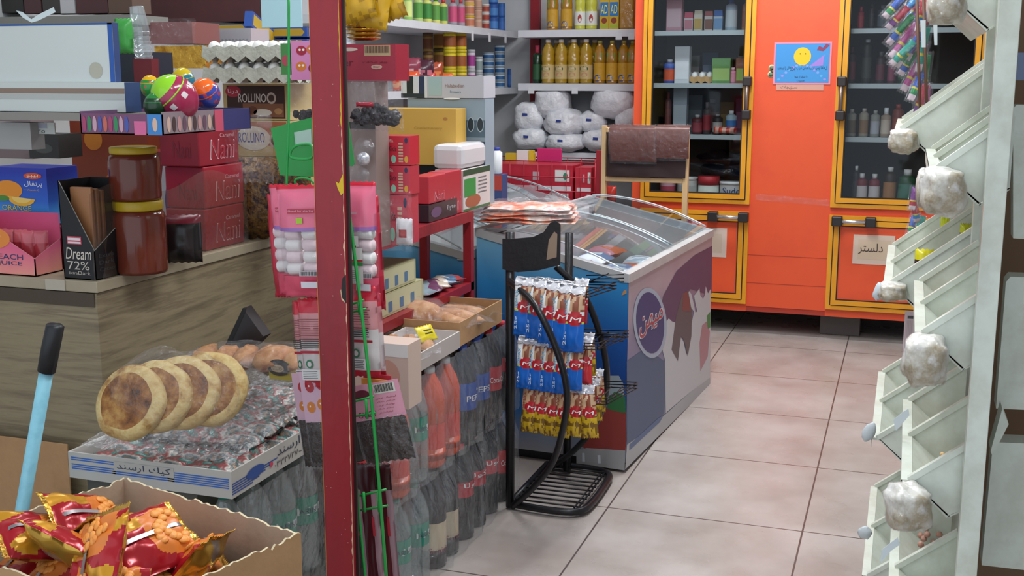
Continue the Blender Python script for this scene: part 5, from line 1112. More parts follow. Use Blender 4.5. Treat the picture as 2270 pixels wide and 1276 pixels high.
def marsh(px, py, wpx, hpx, Y, seed, lb, tilt=0, back=False, plain=False):
    q = P(px, py, Y=Y); s = mpp(q); w, h = wpx*s, hpx*s; t = thing('marshmallow_pack', lb, 'candy pack', q, (0, radians(tilt), 0), 'pink marshmallow packs on the green hanger')
    k = m_marsh(seed); m = MB(); m.pillow(w, h, .045, k if not plain else (lambda u, v, s: '#c02c44/.3' if v > .3 else '#b02038/.3'), seed, 12, 30, .045, .004)
    F = frame((-w/2, -.0235, -h/2), (1,0,0), (0,0,1))
    if not plain:
        if not back: m.rect(F, .32*w, .76*h, .92*w, .80*h, '#b83a50', 0); m.text(F, 'Good for sharing', .34*w, .768*h, .9*w, .79*h, '#e8c0cc', .0006); m.rect(F, .50*w, .67*h, .64*w, .72*h, '#a8c83a', 0)
        else: m.rect(F, .05*w, .74*h, .6*w, .76*h, '#d8a0b0', 0)
        m.rect(F, .48*w, .205*h, .95*w, .25*h, '#c8c4c8', 0)
        for i in range(18): m.rect(F, (.5+.024*i)*w, .21*h, (.51+.024*i+.004*(i % 3))*w, .245*h, '#5a5054', .0006)
        m.rect(F, .5*w, .10*h, .9*w, .155*h, '#d8d4dc', 0)
    m.obj('wrapper', t)
    if not plain:
        for r in range(4):
            for c in range(2):
                MB().lathe([(.012, -.017), (.014, -.014), (.014, .014), (.012, .017)], ['#e8e2e0/.7','#e8d0d4/.7'][(r+c) % 2], 12, Tr(-w*.18+w*.38*c, -.002, -h*.24+h*.105*r, ry=pi/2)).obj('marshmallow', t)
        if back:
            m = MB(); F = frame((-w/2, -.026, -h/2), (1,0,0), (0,0,1))
            for (a, b_, c, d, k2) in ((.06,.47,.62,.56,'#dcdcd8'),(.06,.36,.34,.46,'#d8d8d4'),(.38,.36,.72,.46,'#dcdcd8'),(.38,.345,.72,.362,'#b83a3a'),(.38,.31,.72,.34,'#2c8a3a'),(.06,.16,.72,.29,'#d6d4d0'),(.06,.465,.55,.48,'#b83a3a')): m.rect(F, a*w, b_*h, c*w, d*h, k2, 0)
            m.disc(F, .2*w, .40*h, .06*w, .03*h, '#3a6a4a', .0006); m.disc(F, .2*w, .40*h, .035*w, .017*h, '#dcdcd8', .001)
            for i in range(7): m.rect(F, .1*w, (.17+.016*i)*h, (.5+.03*(i % 3))*w, (.176+.016*i)*h, '#8a8684', .0006); m.rect(F, .1*w, (.485+.012*i)*h, (.45+.03*(i % 3))*w, (.49+.012*i)*h, '#6a7a6a', .0006) if i < 5 else None
            m.obj('label', t)
marsh(672, 535, 112, 250, 2.14, 41, 'front pink marshmallow pack left of the red post', -3); marsh(640, 530, 72, 245, 2.20, 42, 'pink marshmallow pack behind the front one left of the red post', -4, plain=False)
marsh(622, 545, 45, 230, 2.25, 45, 'red edged candy pack hanging furthest left on the green hanger', -3, plain=True)
marsh(797, 535, 88, 265, 2.15, 43, 'pink marshmallow pack with nutrition labels right of the red post', -1, back=True); marsh(812, 560, 78, 255, 2.21, 44, 'red candy pack behind the labelled one right of the red post', -3, plain=True)
def cpack(px, py, wpx, hpx, Y, seed, lb, side, tilt=0):
    q = P(px, py, Y=Y); s = mpp(q); w, h = wpx*s, hpx*s; t = thing('candy_pack', lb, 'candy pack', q, (0, radians(tilt), 0), 'striped candy packs on the green hanger')
    m = MB(); m.pillow(w, h, .03, lambda u, v, s: '#c4283c/.3' if v > .84 or v < .08 else ('#c8888c/.35' if v > .55 else '#cfc6c6/.3'), seed, 12, 26, .04, .004)
    F = frame((-w/2, -.0165, -h/2), (1,0,0), (0,0,1))
    for i in range(8): m.rect(F, .08*w, (.60+.026*i)*h, (.86-.04*(i % 3))*w, (.606+.026*i)*h, '#7a3a44', 0)
    for i in range(5): m.rect(F, .08*w, (.46+.024*i)*h, (.8-.03*(i % 2))*w, (.47+.024*i)*h, '#3a3638', .0004)
    m.rect(F, .08*w, .40*h, .9*w, .43*h, '#a82438', .0004); m.disc(F, .35*w, .28*h, .12*w, .05*h, '#3a7a5a', .0004); m.disc(F, .35*w, .28*h, .07*w, .03*h, '#cfc6c6', .0008)
    m.rect(F, .06*w, .10*h, .72*w, .22*h, '#dedede', .0004)
    for i in range(5): m.rect(F, .1*w, (.115+.02*i)*h, (.6-.03*(i % 2))*w, (.123+.02*i)*h, '#6a6668', .0008)
    m.obj('wrapper', t)
cpack(700, 760, 72, 200, 2.15, 51, 'red topped candy pack left of the post below the marshmallows', 0, -4); cpack(675, 762, 42, 195, 2.20, 52, 'clear candy pack at the far left below the marshmallows', 0, -4)
cpack(805, 735, 76, 205, 2.14, 53, 'red and white candy pack with recycling mark right of the post', 1, -2); cpack(822, 742, 62, 190, 2.19, 54, 'candy pack behind the one with recycling mark', 1, -3)
def m_card(m, F, w, h, back):
    m.rect(F, 0, 0, w, h, '#d898ac' if back else '#d8b4c8', 0)
    if back:
        m.rect(F, .5*w, .68*h, .92*w, .95*h, '#d8d4cc', .0004)
        for i in range(22): m.rect(F, (.52+.017*i)*w, .72*h, (.527+.017*i+.004*(i % 3))*w, .93*h, '#3c3638', .0008)
        for i in range(5): m.text(F, fa('سلام شکر')if i % 2 else fa('لواشک ترش'), .5*w, (.52-.1*i)*h, (.9-.03*i)*w, (.58-.1*i)*h, '#8a2438', .0008)
        m.text(F, 'CANDY', .10*w, .08*h, .45*w, .24*h, '#3a1c20', .0008); m.disc(F, .25*w, .72*h, .16*w, .14*h, '#6a2438', .0006)
    else:
        for i, (a, b_, k) in enumerate(((.35,.7,'#b83a44'),(.7,.35,'#d8843a'),(.75,.75,'#b83a44'),(.3,.3,'#d8843a'))): m.disc(F, a*w, b_*h, .16*w, .11*h, k, .0006); m.disc(F, a*w-.03*w, b_*h+.02*h, .03*w, .02*h, '#f0e8e8', .001)
def leather(px, py, wpx, hpx, Y, lb, back, tilt, cardh=.45):
    q = P(px, py, Y=Y); s = mpp(q); w, h = wpx*s, hpx*s; t = thing('fruit_leather_card', lb, 'fruit leather pack', q, (0, radians(tilt), 0), 'fruit leather packs on the green hanger')
    m = MB(); m.box(-w/2, w/2, -.001, .001, h/2-cardh*h, h/2, '#c98aa0/.5'); m_card(m, frame((-w/2, -.0014, h/2-cardh*h), (1,0,0), (0,0,1)), w, cardh*h, back); m.obj('header_card', t)
    m = MB(); m.pillow(w*.96, h*(1-cardh), .018, lambda u, v, s: 'leather_dark', int(px), 14, 12, .03, .005, T=Tr(0, 0, -h/2+h*(1-cardh)/2)); m.obj('fruit_slab', t)
    m = MB(); m.pillow(w*1.06, h*(1-cardh)*1.12, .026, lambda u, v, s: 'film', int(px)+1, 14, 12, .03, .004, T=Tr(0, 0, -h/2+h*(1-cardh)/2)); m.obj('clear_bag', t)
leather(846, 935, 128, 180, 2.125, 'fruit leather pack with barcode card right of the post', True, -14); leather(706, 925, 66, 210, 2.15, 'fruit leather pack with fruit faces card left of the post', False, -7, .55)
leather(690, 930, 66, 215, 2.18, 'pale card fruit leather pack furthest left behind the fruit faces one', False, -7, .5)
q = P(838, 838, Y=2.17)
for i, (k, dy) in enumerate((('#d8963c', 0), ('#b8283c', .01))): carton('header_card', ['orange', 'red'][i]+' card edge sticking up behind the barcode card', 'card', (q.x-.035, q.x+.03, 2.16+dy, 2.163+dy, q.z-.06, q.z+.0+.008*i), k, rz=0)
for i, (px, k, lb) in enumerate(((820, '#4a1a22', 'left'), (853, '#5a2028', 'right'))):
    q = P(px, 1170, Y=2.15+.02*i); s = mpp(q); w, h = 52*s, 300*s; t = thing('fruit_strip_pack', lb+' dark red fruit strip pack hanging low on the green hanger', 'fruit strip', q, (0, radians(-4), 0))
    m = MB(); m.pillow(w, h, .012, lambda u, v, s: '#3a141c/.3' if v > .8 else (k+'/.3' if .25 < u < .75 else '#9a7a84/.3'), 70+i, 12, 20, .02, .003)
    F = frame((-w/2, -.0075, -h/2), (1,0,0), (0,0,1)); m.rect(F, .7*w, .45*h, .82*w, .6*h, '#b82c3c', 0); m.obj('wrapper', t)
leather(800, 1000, 90, 200, 2.24, 'dark fruit leather hanging behind the barcode card pack', True, -6, .2) if False else None
# ---------------- red shelf rack with boxes ----------------
RX = -1.45; RZ = .98; q0 = P(845, 530, X=RX); q1 = P(1050, 467, X=RX)
RY0, RY1 = 2.95, q1.y; t = thing('shelf_rack', 'dark red metal shelf rack beside the counter', 'shelf rack', (RX-.19, 3.2, 0)); T_ = Tr(-(RX-.19), -3.2, 0)
m = MB(T_); m.box(RX-.20, RX, RY0, RY1, q1.z-.035, q1.z, 'red_paint'); m.obj('shelf', t); SH = q1.z+.0005
m = MB(T_); lz = P(1040, 628, X=RX).z; m.box(RX-.20, RX, RY0, RY1, lz-.03, lz, 'red_paint'); m.obj('shelf', t)
for x in (RX-.03, RX-.20):
    for y in (RY0, RY1-.03): MB(T_).box(x, x+.03, y, y+.03, 0, q1.z-.035, 'red_paint').obj('post', t)
BXX = RX-.012
def m_byte(mb, F, R_, w, d, h): mb.text(R_, 'Byte', .62*d, .38*h, .92*d, .72*h, '#c8c0c4'); mb.disc(R_, .25*d, .5*h, .18*d, .3*h, '#6a4a6a', .0006)
e = box3((951, 486), 915, 1014, 446, X=BXX); e = (e[0], e[1], e[2], e[3], SH, SH+(e[5]-e[4])); carton('candy_box', 'black and purple candy box on the red rack under the red cartons', 'box', e, '#2c1f28/.3', m_byte, bev=.002)
zb = e[5]+.001; n1 = box3((951, 446), 908, 989, 384, X=BXX); hN = n1[5]-n1[4]
def m_n2(mb, F, R_, w, d, h): mb.text(R_, 'Nani', .3*d, .08*h, .88*d, .42*h, '#d87a84', .001, slant=.1)
carton('wafer_carton', 'near red wafer carton on the black box on the red rack', 'carton', (n1[0], n1[1], n1[2], n1[3]-.002, zb, zb+hN), '#b8303f/.35', m_n2, bev=.003)
y2 = bis(lambda v: Q(BXX, v, zb)[0]-1026, 2, 6); carton('wafer_carton', 'far red wafer carton beside the green and white carton on rack', 'carton', (n1[0], n1[1]-.004, n1[3]+.002, y2, SH, zb+hN*1.02), '#b42f3e/.35', m_n2, bev=.003)
def m_gw(mb, F, R_, w, d, h):
    mb.rect(R_, .0, .86*h, d, h, '#2c4a30'); mb.rect(R_, 0, 0, d, .06*h, '#3a6a3a'); mb.rect(R_, .04*d, .35*h, .45*d, .78*h, '#2f8a3c', .001); mb.disc(R_, .35*d, .22*h, .28*d, .16*h, '#a85a3a', .0008)
    for i in range(5): mb.rect(R_, .55*d, (.74-.09*i)*h, (.85+.02*(i % 3))*d, (.765-.09*i)*h, '#6a6a6a', .001)
e = box3((1022, 464), 960, 1086, 370, X=BXX); carton('sugar_carton', 'green and white carton at the far end of the red rack', 'carton', (e[0], e[1], max(e[2], y2+.004), e[3], SH, e[5]-e[4]+SH), '#d2c6c4/.5', m_gw); gwt = SH+e[5]-e[4]; gwy = (max(e[2], y2+.004), e[3])
carton('plastic_ware', 'white plastic tub pack on the green and white carton', 'tub', (BXX-.12, BXX-.005, gwy[0]+.005, gwy[1], gwt, P(1045, 318, X=BXX-.005).z), '#cfcdd0/.3', None, bev=.02)
# yellow carton and silver cartons (frontal)
yz = zb+hN+.002; yc = P(1012, 368, Z=yz); Yy = max(yc.y-.0, n1[2]+.02); A = P(845, 368, Y=Yy); C = P(1011, 241, Y=Yy)
def m_yel(mb, F, R_, w, d, h): mb.text(F, 'Confectionery', .45*w, .62*h, .82*w, .68*h, '#b08a3c'); mb.disc(F, .86*w, .82*h, .03*w, .03*h, '#b0783c'); mb.disc(F, .88*w, .2*h, .03*w, .04*h, '#a0703c'); mb.text(F, 'No 041', .18*w, .1*h, .4*w, .18*h, '#c87a3c')
carton('yellow_carton', 'large yellow ochre carton standing on the red wafer cartons', 'carton', (A.x, C.x, Yy, Yy+.10, yz, C.z), '#c9a04a/.5', m_yel, bev=.002)
Ys = Yy+.12; A = P(905, 316, Y=Ys); C = P(1075, 219, Y=Ys)
def m_s2(mb, F, R_, w, d, h):
    mb.rect(F, 0, 0, w, .62*h, '#24344a'); mb.rect(F, 0, .80*h, w, .985*h, '#8a9ca8', .0006); mb.rect(F, 0, .62*h, w, .80*h, '#4a6070', .0006); mb.rect(F, 0, .60*h, w, .64*h, '#7a8a94', .0012)
    for i in range(4): mb.disc(F, (.58+.12*i)*w, .76*h, .045*w, .07*h, '#a8bcc4', .0015); mb.disc(F, (.58+.12*i)*w, .76*h, .037*w, .06*h, '#24323c', .002)
zg = C.z; carton('glassware_box', 'blue grey box printed with glasses below the silver carton', 'box', (A.x, C.x, Ys, Ys+.10, SH, C.z), '#8fa0ac/.4', m_s2)
A = P(890, 238, Y=Ys-.005); C = P(1072, 168, Y=Ys-.005)
def m_s1(mb, F, R_, w, d, h):
    mb.rect(F, 0, 0, .32*w, h, '#c9ced0'); mb.rect(F, .07*w, .0, .15*w, .98*h, '#1c2420', .001); mb.rect(F, .22*w, 0, .29*w, .98*h, '#24304c', .001); mb.rect(F, 0, 0, .29*w, .2*h, '#1f2c30', .0012); mb.rect(F, .34*w, .1*h, .5*w, .95*h, '#9ab4b4', .0006)
    mb.text(F, 'Halabedian', .54*w, .48*h, .77*w, .64*h, '#8a6a5a', .001); mb.text(F, 'Primavera', .6*w, .22*h, .73*w, .34*h, '#3a7a8a', .001); mb.disc(F, .62*w, -.02*h, .1*w, .04*h, '#e0e4e8', .001)
carton('silver_carton', 'silver carton with black stripes on top of the glassware box', 'carton', (A.x, C.x, Ys-.005, Ys+.12, zg+.001, C.z), '#b4b6be/.35', m_s1)
# red game boxes and packs at the left part of the shelf
def m_copa(mb, F, R_, w, d, h):
    mb.text(F, 'COPA', .25*w, .78*h, .5*w, .9*h, '#e0c0b8'); mb.text(F, 'PenKids', .12*w, .48*h, .6*w, .66*h, '#4a1a24'); mb.disc(F, .28*w, .18*h, .08*w, .14*h, '#d8a89a'); mb.disc(F, .50*w, .2*h, .08*w, .14*h, '#8ac0a8')
    for i in range(7): mb.rect(F, .66*w, (.1+.1*i)*h, .80*w, (.16+.1*i)*h, '#c8a890')
    mb.disc(F, .9*w, .85*h, .05*w, .1*h, '#3a3a5a'); mb.disc(F, .9*w, .2*h, .06*w, .12*h, '#d8a040')
Yc = 2.96
cz = []
for i, (a, k) in enumerate((((835, 433, 905, 502), '#c04050'), ((838, 368, 907, 432), '#bc3648'), ((838, 302, 907, 366), '#c42a3c'))):
    A = P(a[0], a[3], Y=Yc); C = P(a[2], a[1], Y=Yc); z0 = SH if i == 0 else cz[-1]+.001; cz.append(C.z)
    carton('candy_stick_box', ['lowest', 'middle', 'topmost'][i]+' red candy stick box in the stack on the red rack', 'box', (A.x, C.x, Yc, Yc+.07, z0, C.z), k+'/.3', m_copa)
m = MB(); m.pillow(.05, .075, .03, lambda u, v, s: '#d8d4d8/.3' if not (.3 < u < .7 and .3 < v < .6) else '#a83a3a/.3', 91, 8, 10, .05, .004); q = P(896, 462, Y=2.93); m.obj('strawberry_pack', None, 'white pack with strawberry print beside the black candy box', 'pack', None, None, (q.x, 2.93, SH+.042))
A = P(823, 490, Y=2.90); m = MB()
for dx, dz, k in ((0, 0, '#c88a90'), (.0, .075, '#c8505c')): pass
for i in range(2):
    carton('candy_pack_box', ['lower', 'upper'][i]+' pinkish clear wrapped box at the left end of the red rack', 'box', (A.x-.02, A.x+.018, 2.86, 2.93, SH+.085*i, SH+.083+.085*i), ['#b86a70/.3', '#c04454/.3'][i])
m = MB(); A = P(790, 500, Y=2.84); C = P(912, 370, Y=2.84); m.sheet(lambda u, v: ((C.x-A.x)*u, .02*noise.noise(Vector((u*6, v*6, 4))), (C.z-A.z)*v), 22, 22, 'film'); m.obj('film_wrap', None, 'crinkled clear film hanging in front of the candy stick boxes', 'film', None, None, (A.x, 2.84, SH+.001))
# clear domes (ball toys) left of the candy boxes
for i, (px, py, r, k, lb) in enumerate(((806, 330, 24, 'film', 'clear plastic bubble toy hanging beside the green board'), (806, 352, 15, 'silver_foil', 'silver foil ball inside the clear bubble'), (795, 392, 26, 'film', 'lower clear plastic bubble above the pink pack'))):
    q = P(px, py, Y=2.83); MB().ball((0,0,0), r*mpp(q), k, 18, None, .15, i).obj('toy_ball', None, lb, 'ball', None, None, q)
# prune bag, burgundy carton, gold trays, pink/green boxes
q = P(835, 235, Y=2.822); t = thing('prune_bag', 'clear bag of dark dried prunes right of the red post', 'bag', q)
R = random.Random(9)
pr = MB().ball((0,0,0), (.012, .010, .011), 'prune', 8, None, .4, 1).obj('prune', t); pr.location = (0, 0, -.04)
for i in range(70):
    a = R.uniform(-1, 1); c = pr.copy(); COL.objects.link(c); c.parent = t; zz = -.045+R.random()*.045*(1-.35*abs(a)); c.location = (a*.062, R.uniform(-.012, .012), zz); c.rotation_euler = (R.uniform(0, 6), R.uniform(0, 6), 0); c.scale = (R.uniform(.8, 1.1),)*3
m = MB(); m.pillow(.155, .13, .06, lambda u, v, s: 'film', 12, 20, 16, .06, .008); m.obj('clear_bag', t)
m = MB(); m.pillow(.05, .012, .01, lambda u, v, s: '#a02438/.3', 3, 6, 3); o = m.obj('red_label', t); o.location = (-.02, -.032, .005)
q = P(672, 240, Y=2.822); t2 = thing('prune_bag', 'clear bag with a few dark prunes left of the red post', 'bag', q)
for i in range(12):
    c = pr.copy(); COL.objects.link(c); c.parent = t2; c.location = (R.uniform(-.02, .03), R.uniform(-.01, .01), R.uniform(-.045, -.01)); c.rotation_euler = (R.uniform(0, 6), R.uniform(0, 6), 0)
m = MB(); m.pillow(.09, .14, .05, lambda u, v, s: 'film', 13, 14, 16, .06, .008); m.obj('clear_bag', t2)
def m_burg(mb, F, R_, w, d, h):
    mb.rect(F, .62*w, .68*h, .94*w, .97*h, '#b39a78')
    for i in range(24): mb.rect(F, (.63+.0125*i)*w, .76*h, (.635+.0125*i+.002*(i % 3))*w, .95*h, '#5a3a30', .001)
    mb.disc(F, .77*w, .38*h, .07*w, .06*h, '#c8a090', .001); mb.text(F, 'DAILY', .73*w, .355*h, .81*w, .405*h, '#6a2028', .0014)
    mb.text(F, fa('ویفر شکلات'), .60*w, .47*h, .9*w, .55*h, '#5a1018', .001); mb.text(F, 'Wafer', .1*w, .4*h, .48*w, .62*h, '#5a1420', .001); mb.disc(F, .44*w, .86*h, .1*w, .05*h, '#c8b0a8', .001)
A = P(700, 180, Y=2.86); C = P(876, 97, Y=2.86); carton('burgundy_carton', 'burgundy carton with barcode behind the prune bag', 'carton', (A.x, C.x, 2.86, 2.95, A.z, C.z), '#981c34/.4', m_burg)
carton('support_carton', 'brown carton stack under the burgundy carton, mostly hidden', 'carton', (A.x+.01, P(835, 180, Y=2.88).x, 2.865, 2.95, cz[-1] if False else SH, A.z), '#93807a/.5', lambda mb, F, R_, w, d, h: mb.rect(F, .5*w, .72*h, w, .76*h, '#3a3434'))
def m_cherry(mb, F, R_, w, d, h):
    for i, (a, b_, k) in enumerate(((.45,.75,'#a8243c'),(.85,.78,'#d8703a'),(.42,.35,'#d87a2c'),(.9,.3,'#8a2030'))): mb.disc(F, a*w, b_*h, .2*w, .12*h, k, .0008); mb.disc(F, (a-.06)*w, (b_+.02)*h, .05*w, .03*h, '#f0e8e0', .0012); mb.disc(F, (a+.08)*w, (b_+.02)*h, .05*w, .03*h, '#f0e8e0', .0012)
A = P(645, 178, Y=2.86); C = P(699, 90, Y=2.86); carton('fruit_box', 'pink box with fruit faces left of the red post top', 'box', (A.x, C.x, 2.86, 2.90, A.z, C.z), '#d888b8/.4', m_cherry)
A = P(624, 166, Y=2.86); C = P(644, 96, Y=2.86); carton('fruit_box', 'narrow green box left of the pink fruit faces box', 'box', (A.x, C.x, 2.86, 2.90, A.z, C.z), '#4a8a4a/.4', lambda mb, F, R_, w, d, h: mb.disc(F, .5*w, .45*h, .4*w, .18*h, '#b8485a'))
for i in range(4):
    q = P(800, 90-9*i, Y=2.9); m = MB(); m.lathe([(.03, 0), (.05, .006), (.052, .009)], 'gold_foil', 24); m.obj('foil_tray', None, ['lowest', 'second', 'third', 'topmost'][i]+' round foil tray in the stack above the burgundy carton', 'foil tray', 'foil trays', None, (q.x, 2.91, C.z+.0 if False else q.z))
q = P(770, 90, Y=2.88); m = MB(); m.pillow(.05, .07, .03, lambda u, v, s: 'silver_foil', 15, 8, 8, .05, .006); m.obj('foil_pack', None, 'silver foil packet beside the foil trays', 'packet', None, None, q)
for i, (a, b_, w, h, rz_, k) in enumerate(((712, 5, 46, 95, 4, 1), (790, -10, 80, 110, -12, 2), (830, 10, 75, 105, 10, 3), (860, -15, 60, 120, -18, 4), (770, 0, 60, 105, 6, 5))):
    q = P(a, b_, Y=2.62+.03*i); s = mpp(q); m = MB(); m.pillow(w*s, h*s, .03, lambda u, v, s: '#c79a1c/.3' if noise.noise(Vector((u*5, v*7, k))) < .25 else '#a87e14/.3', 80+k, 10, 12, .05, .006)
    F = frame((-w*s/2, -.018, -h*s/2), (1,0,0), (0,0,1)); m.text(F, fa('چیپس ساده') if False else fa('پفک نمکی'), .3*w*s, .55*h*s, .7*w*s, .7*h*s, '#6a3a20', 0)
    m.obj('yellow_bag', None, ['yellow snack bag just right of the post at the top edge', 'second yellow snack bag at the top edge, tilted left', 'third yellow snack bag at the top edge, middle of the cluster', 'rightmost yellow snack bag hanging at the top edge', 'yellow snack bag behind the leftmost at the top edge'][i], 'snack bag', 'yellow snack bags', None, q, (0, radians(rz_), 0))
t = small_thing('bottle', 'white milk bottle with blue cap behind the end of the red rack', 'bottle', P(1101, 385, Y=4.93), .026, .12, '#dfe0e2/.3', '#2c3f9a', .12, None, (.1,.5), .55); ck = t.location.z
MB().box(-.06, .06, -.05, .05, 0, .15, '#a8a0a0/.5', .004).obj('carton', None, 'grey carton under the milk bottle on the left freezer', 'carton', None, None, (t.location.x, 4.6, .80)) if False else None
MB().lathe([(.022, 0), (.023, .03), (.02, .06)], '#b8622c/.3', 14).obj('juice_cup', None, 'orange juice cup beside the milk bottle behind the rack', 'cup', None, None, (t.location.x-.052, 4.93, ck))
carton('drink_crate', 'tall blue and red crate carrying the milk bottle between the freezers', 'crate', (t.location.x-.08, t.location.x+.04, 4.885, 4.965, 0, ck-.001), '#3a4a7a/.5', lambda mb, F, R_, w, d, h: mb.rect(F, 0, .93*h, w, h, '#b8443a'))
# lower shelf goods
lz2 = lz+.0005
def m_lb(mb, F, R_, w, d, h):
    mb.rect(R_, .02*d, .1*h, .96*d, .95*h, '#c8c4a0')
    for i in range(4): mb.rect(R_, (.15+.2*i)*d, .15*h, (.22+.2*i)*d, .6*h, '#5a7a9a', .001)
for i, (z, y0, y1) in enumerate(((0, 3.0, 3.42), (.075, 3.0, 3.36))): carton('biscuit_carton', ['lower', 'upper'][i]+' pale yellow carton on the lower shelf of the red rack', 'carton', (RX-.25, RX-.03, y0, y1, lz2+z, lz2+z+.073), '#b8b48a/.5', m_lb)
for i in range(5):
    m = MB(); m.pillow(.12, .08, .03, lambda u, v, s: ['#4a6a8a/.3','#a83a3a/.3','#8a9aa4/.3','#6a3a5a/.3','#c8b8a8/.3'][(i+int(u*3)) % 5], 95+i, 8, 8, .05, .004, T=Tr(rx=-pi/2)); m.obj('snack_packet', None, ordn(i)+' small snack packet from the near side on the lower rack shelf', 'packet', None, None, (RX-.07, 3.46+.065*i, lz2+.018), .3*i)
# ---------------- bottles under and beside the trays ----------------
def pet(h, r, body, lab, cap, txt=None, z0=.38, z1=.62, tcol='#f0f0f0', level=.86, glass='pet'):
    t = thing('drink_bottle', 'x', 'drink bottle')
    pr = [(r*.8, 0), (r, .012), (r*.97, h*.12), (r, h*.2), (r, h*z0-.005), (r*.96, h*z0), (r*.96, h*z1), (r, h*z1+.005), (r*.98, h*.70), (r*.75, h*.82), (r*.38, h*.92), (r*.30, h*.95)]
    MB().lathe(pr, body, 18).obj('bottle_body', t); MB().lathe([(r*.34, h*.94), (r*.34, h), (r*.3, h)], cap, 12).obj('cap', t)
    def ex(m):
        if lab and lab.startswith('#148'): curved(m, r*.985, [(-1.3, h*(z0+.08)), (-.7, h*(z0+.08)), (-.1, h*(z0+.08)), (.4, h*(z0+.08)), (.4, h*(z0+.14)), (-.1, h*(z0+.14)), (-.7, h*(z0+.14)), (-1.3, h*(z0+.14))], '#dfe6e4', .001)
        if txt: ctext(m, r*.985, txt, -1.2, .35, h*(z0+.09), h*(z0+.13) if lab.startswith('#148') else h*(z0+.09+.06), tcol, .0022)
    wraplabel(t, r*.985, h*z0, h*z1, lab, -pi, pi*.5, extra=ex) if lab else None
    return t
BT = {'orange': pet(.30, .045, '#d04a1c/.2', '#dc3c2c/.3', '#d8d8d8', None, .1, .45), 'cola': pet(.31, .046, '#1c1214/.15', '#c4202c/.35', '#b82030', 'Coca-Cola', .34, .60),
 'blue': pet(.31, .046, '#14161e/.15', '#1c50a8/.35', '#2c4aa0', 'PEPSI', .34, .62), 'green': pet(.31, .045, 'pet', '#148a72/.35', '#2c7a6a', 'ARINUS', .40, .62, '#20304a'), 'sun': pet(.30, .045, '#141018/.15', '#d8c3a4/.4', '#1c1c1c', 'Sunich', .08, .48, '#8a2434'),
 'darkred': pet(.31, .046, '#18161a/.15', '#c02a3a/.35', '#c02a3a', fa('کولا'), .46, .62)}
btu = set()
def put(kind, x, y, z, lb, rz=None):
    if kind in btu: t = dup(BT[kind], (x, y, z), rz, lb)
    else: btu.add(kind); t = BT[kind]; t.location = (x, y, z); t['label'] = lb
    if rz is not None: t.rotation_euler = (0, 0, rz)
    t['group'] = {'orange':'orange drink bottles','cola':'cola bottles with red labels','blue':'cola bottles with blue labels','green':'clear bottles with green labels','sun':'dark juice bottles with cream labels','darkred':'dark bottles with red bands'}[kind]
U, Lw = .315, .001; XB = -1.282
rowU = [('cola', 2.62), ('orange', 2.74+.0), ('green', 2.87), ('orange', 3.0), ('orange', 3.12), ('blue', 3.26), ('blue', 3.38), ('cola', 3.50), ('darkred', 3.62)]
rowL = [('cola', 2.62), ('green', 2.74), ('green', 2.87), ('sun', 3.0), ('sun', 3.10), ('darkred', 3.23), ('darkred', 3.34), ('darkred', 3.46), ('cola', 3.58)]
nm = {'orange':'orange drink bottle','cola':'cola bottle with red label','blue':'cola bottle with blue label','green':'clear bottle with green label','sun':'dark juice bottle with cream orange printed label','darkred':'dark bottle with red band'}
for zz, row_, wn in ((U, rowU, 'upper'), (Lw, rowL, 'lower')):
    for i, (k, y) in enumerate(row_):
        put(k, XB, y, zz, f'{nm[k]}, {ordn(i)} from near end, {wn} front row', (-.2, .1, .3)[i % 3])
    for i in range(6): put(['blue', 'cola', 'orange', 'darkred', 'cola', 'green'][i], XB-.10, 2.62+.19*i, zz, f'{nm[["blue","cola","orange","darkred","cola","green"][i]]}, {ordn(i)} from near end, {wn} second row', 0)
for i in range(2): put('cola', XB, 2.50-.0, (Lw, U)[i], ['lower','upper'][i]+' cola bottle at the near end of the floor stacks', 0)
def wrap(y0, y1, z0, z1, seed, lb):
    m = MB(); n = max(2, round((y1-y0)/.12))
    m.sheet(lambda u, v: (XB+.052+.010*abs(sin(u*n*pi))+.010*noise.noise(Vector((u*7, v*5, seed)))-(.035*max(0, (v-.7)/.3)), y0+(y1-y0)*u, z0+(z1-z0)*v), 40, 26, 'shrink')
    m.sheet(lambda u, v: (XB+.052-.16*u, y0-.004+.006*noise.noise(Vector((u*7, v*5, seed+3))), z0+(z1-z0)*v), 12, 20, 'shrink'); m.obj('shrink_wrap', None, lb, 'plastic wrap', 'shrink wrap around the bottle packs')
for i, (a, b_) in enumerate(((2.56, 2.80), (2.81, 3.06), (3.065, 3.31), (3.32, 3.67))):
    wrap(a, b_, .005, .31, i, f'clear shrink wrap on the {ordn(i)} lower bottle pack from the near end'); wrap(a, b_, .318, .62, i+9, f'clear shrink wrap on the {ordn(i)} upper bottle pack from the near end')
# bread trays on the bottles
def tray(name, lb, ext, k, kin, marks=None, th=.004, rz=0):
    x0, x1, y0, y1, z0, z1 = ext; w, d, h = x1-x0, y1-y0, z1-z0; c = ((x0+x1)/2, (y0+y1)/2, z0); m = MB(); m.W = Tr(*c)
    for a in ((-w/2, w/2, -d/2, -d/2+th), (-w/2, w/2, d/2-th, d/2), (-w/2, -w/2+th, -d/2+th, d/2-th), (w/2-th, w/2, -d/2+th, d/2-th)): m.box(*a, 0, h, dict(all=k, top=kin))
    m.box(-w/2+th, w/2-th, -d/2+th, d/2-th, 0, .004, kin)
    for a in ((-w/2+th, w/2-th, d/2-th-.001, d/2-th), (-w/2+th, -w/2+th+.001, -d/2+th, d/2-th)): m.box(*a, .004, h-.001, kin)
    if marks: marks(m, fr_front(-w/2, -d/2, 0), fr_right(w/2, -d/2, 0), w, d, h)
    return m.obj(name, None, lb, 'tray', None, None, c, rz)
ZT = .632; B2 = P(1030, 771, Z=ZT); A2 = P(905, 832, Z=ZT)
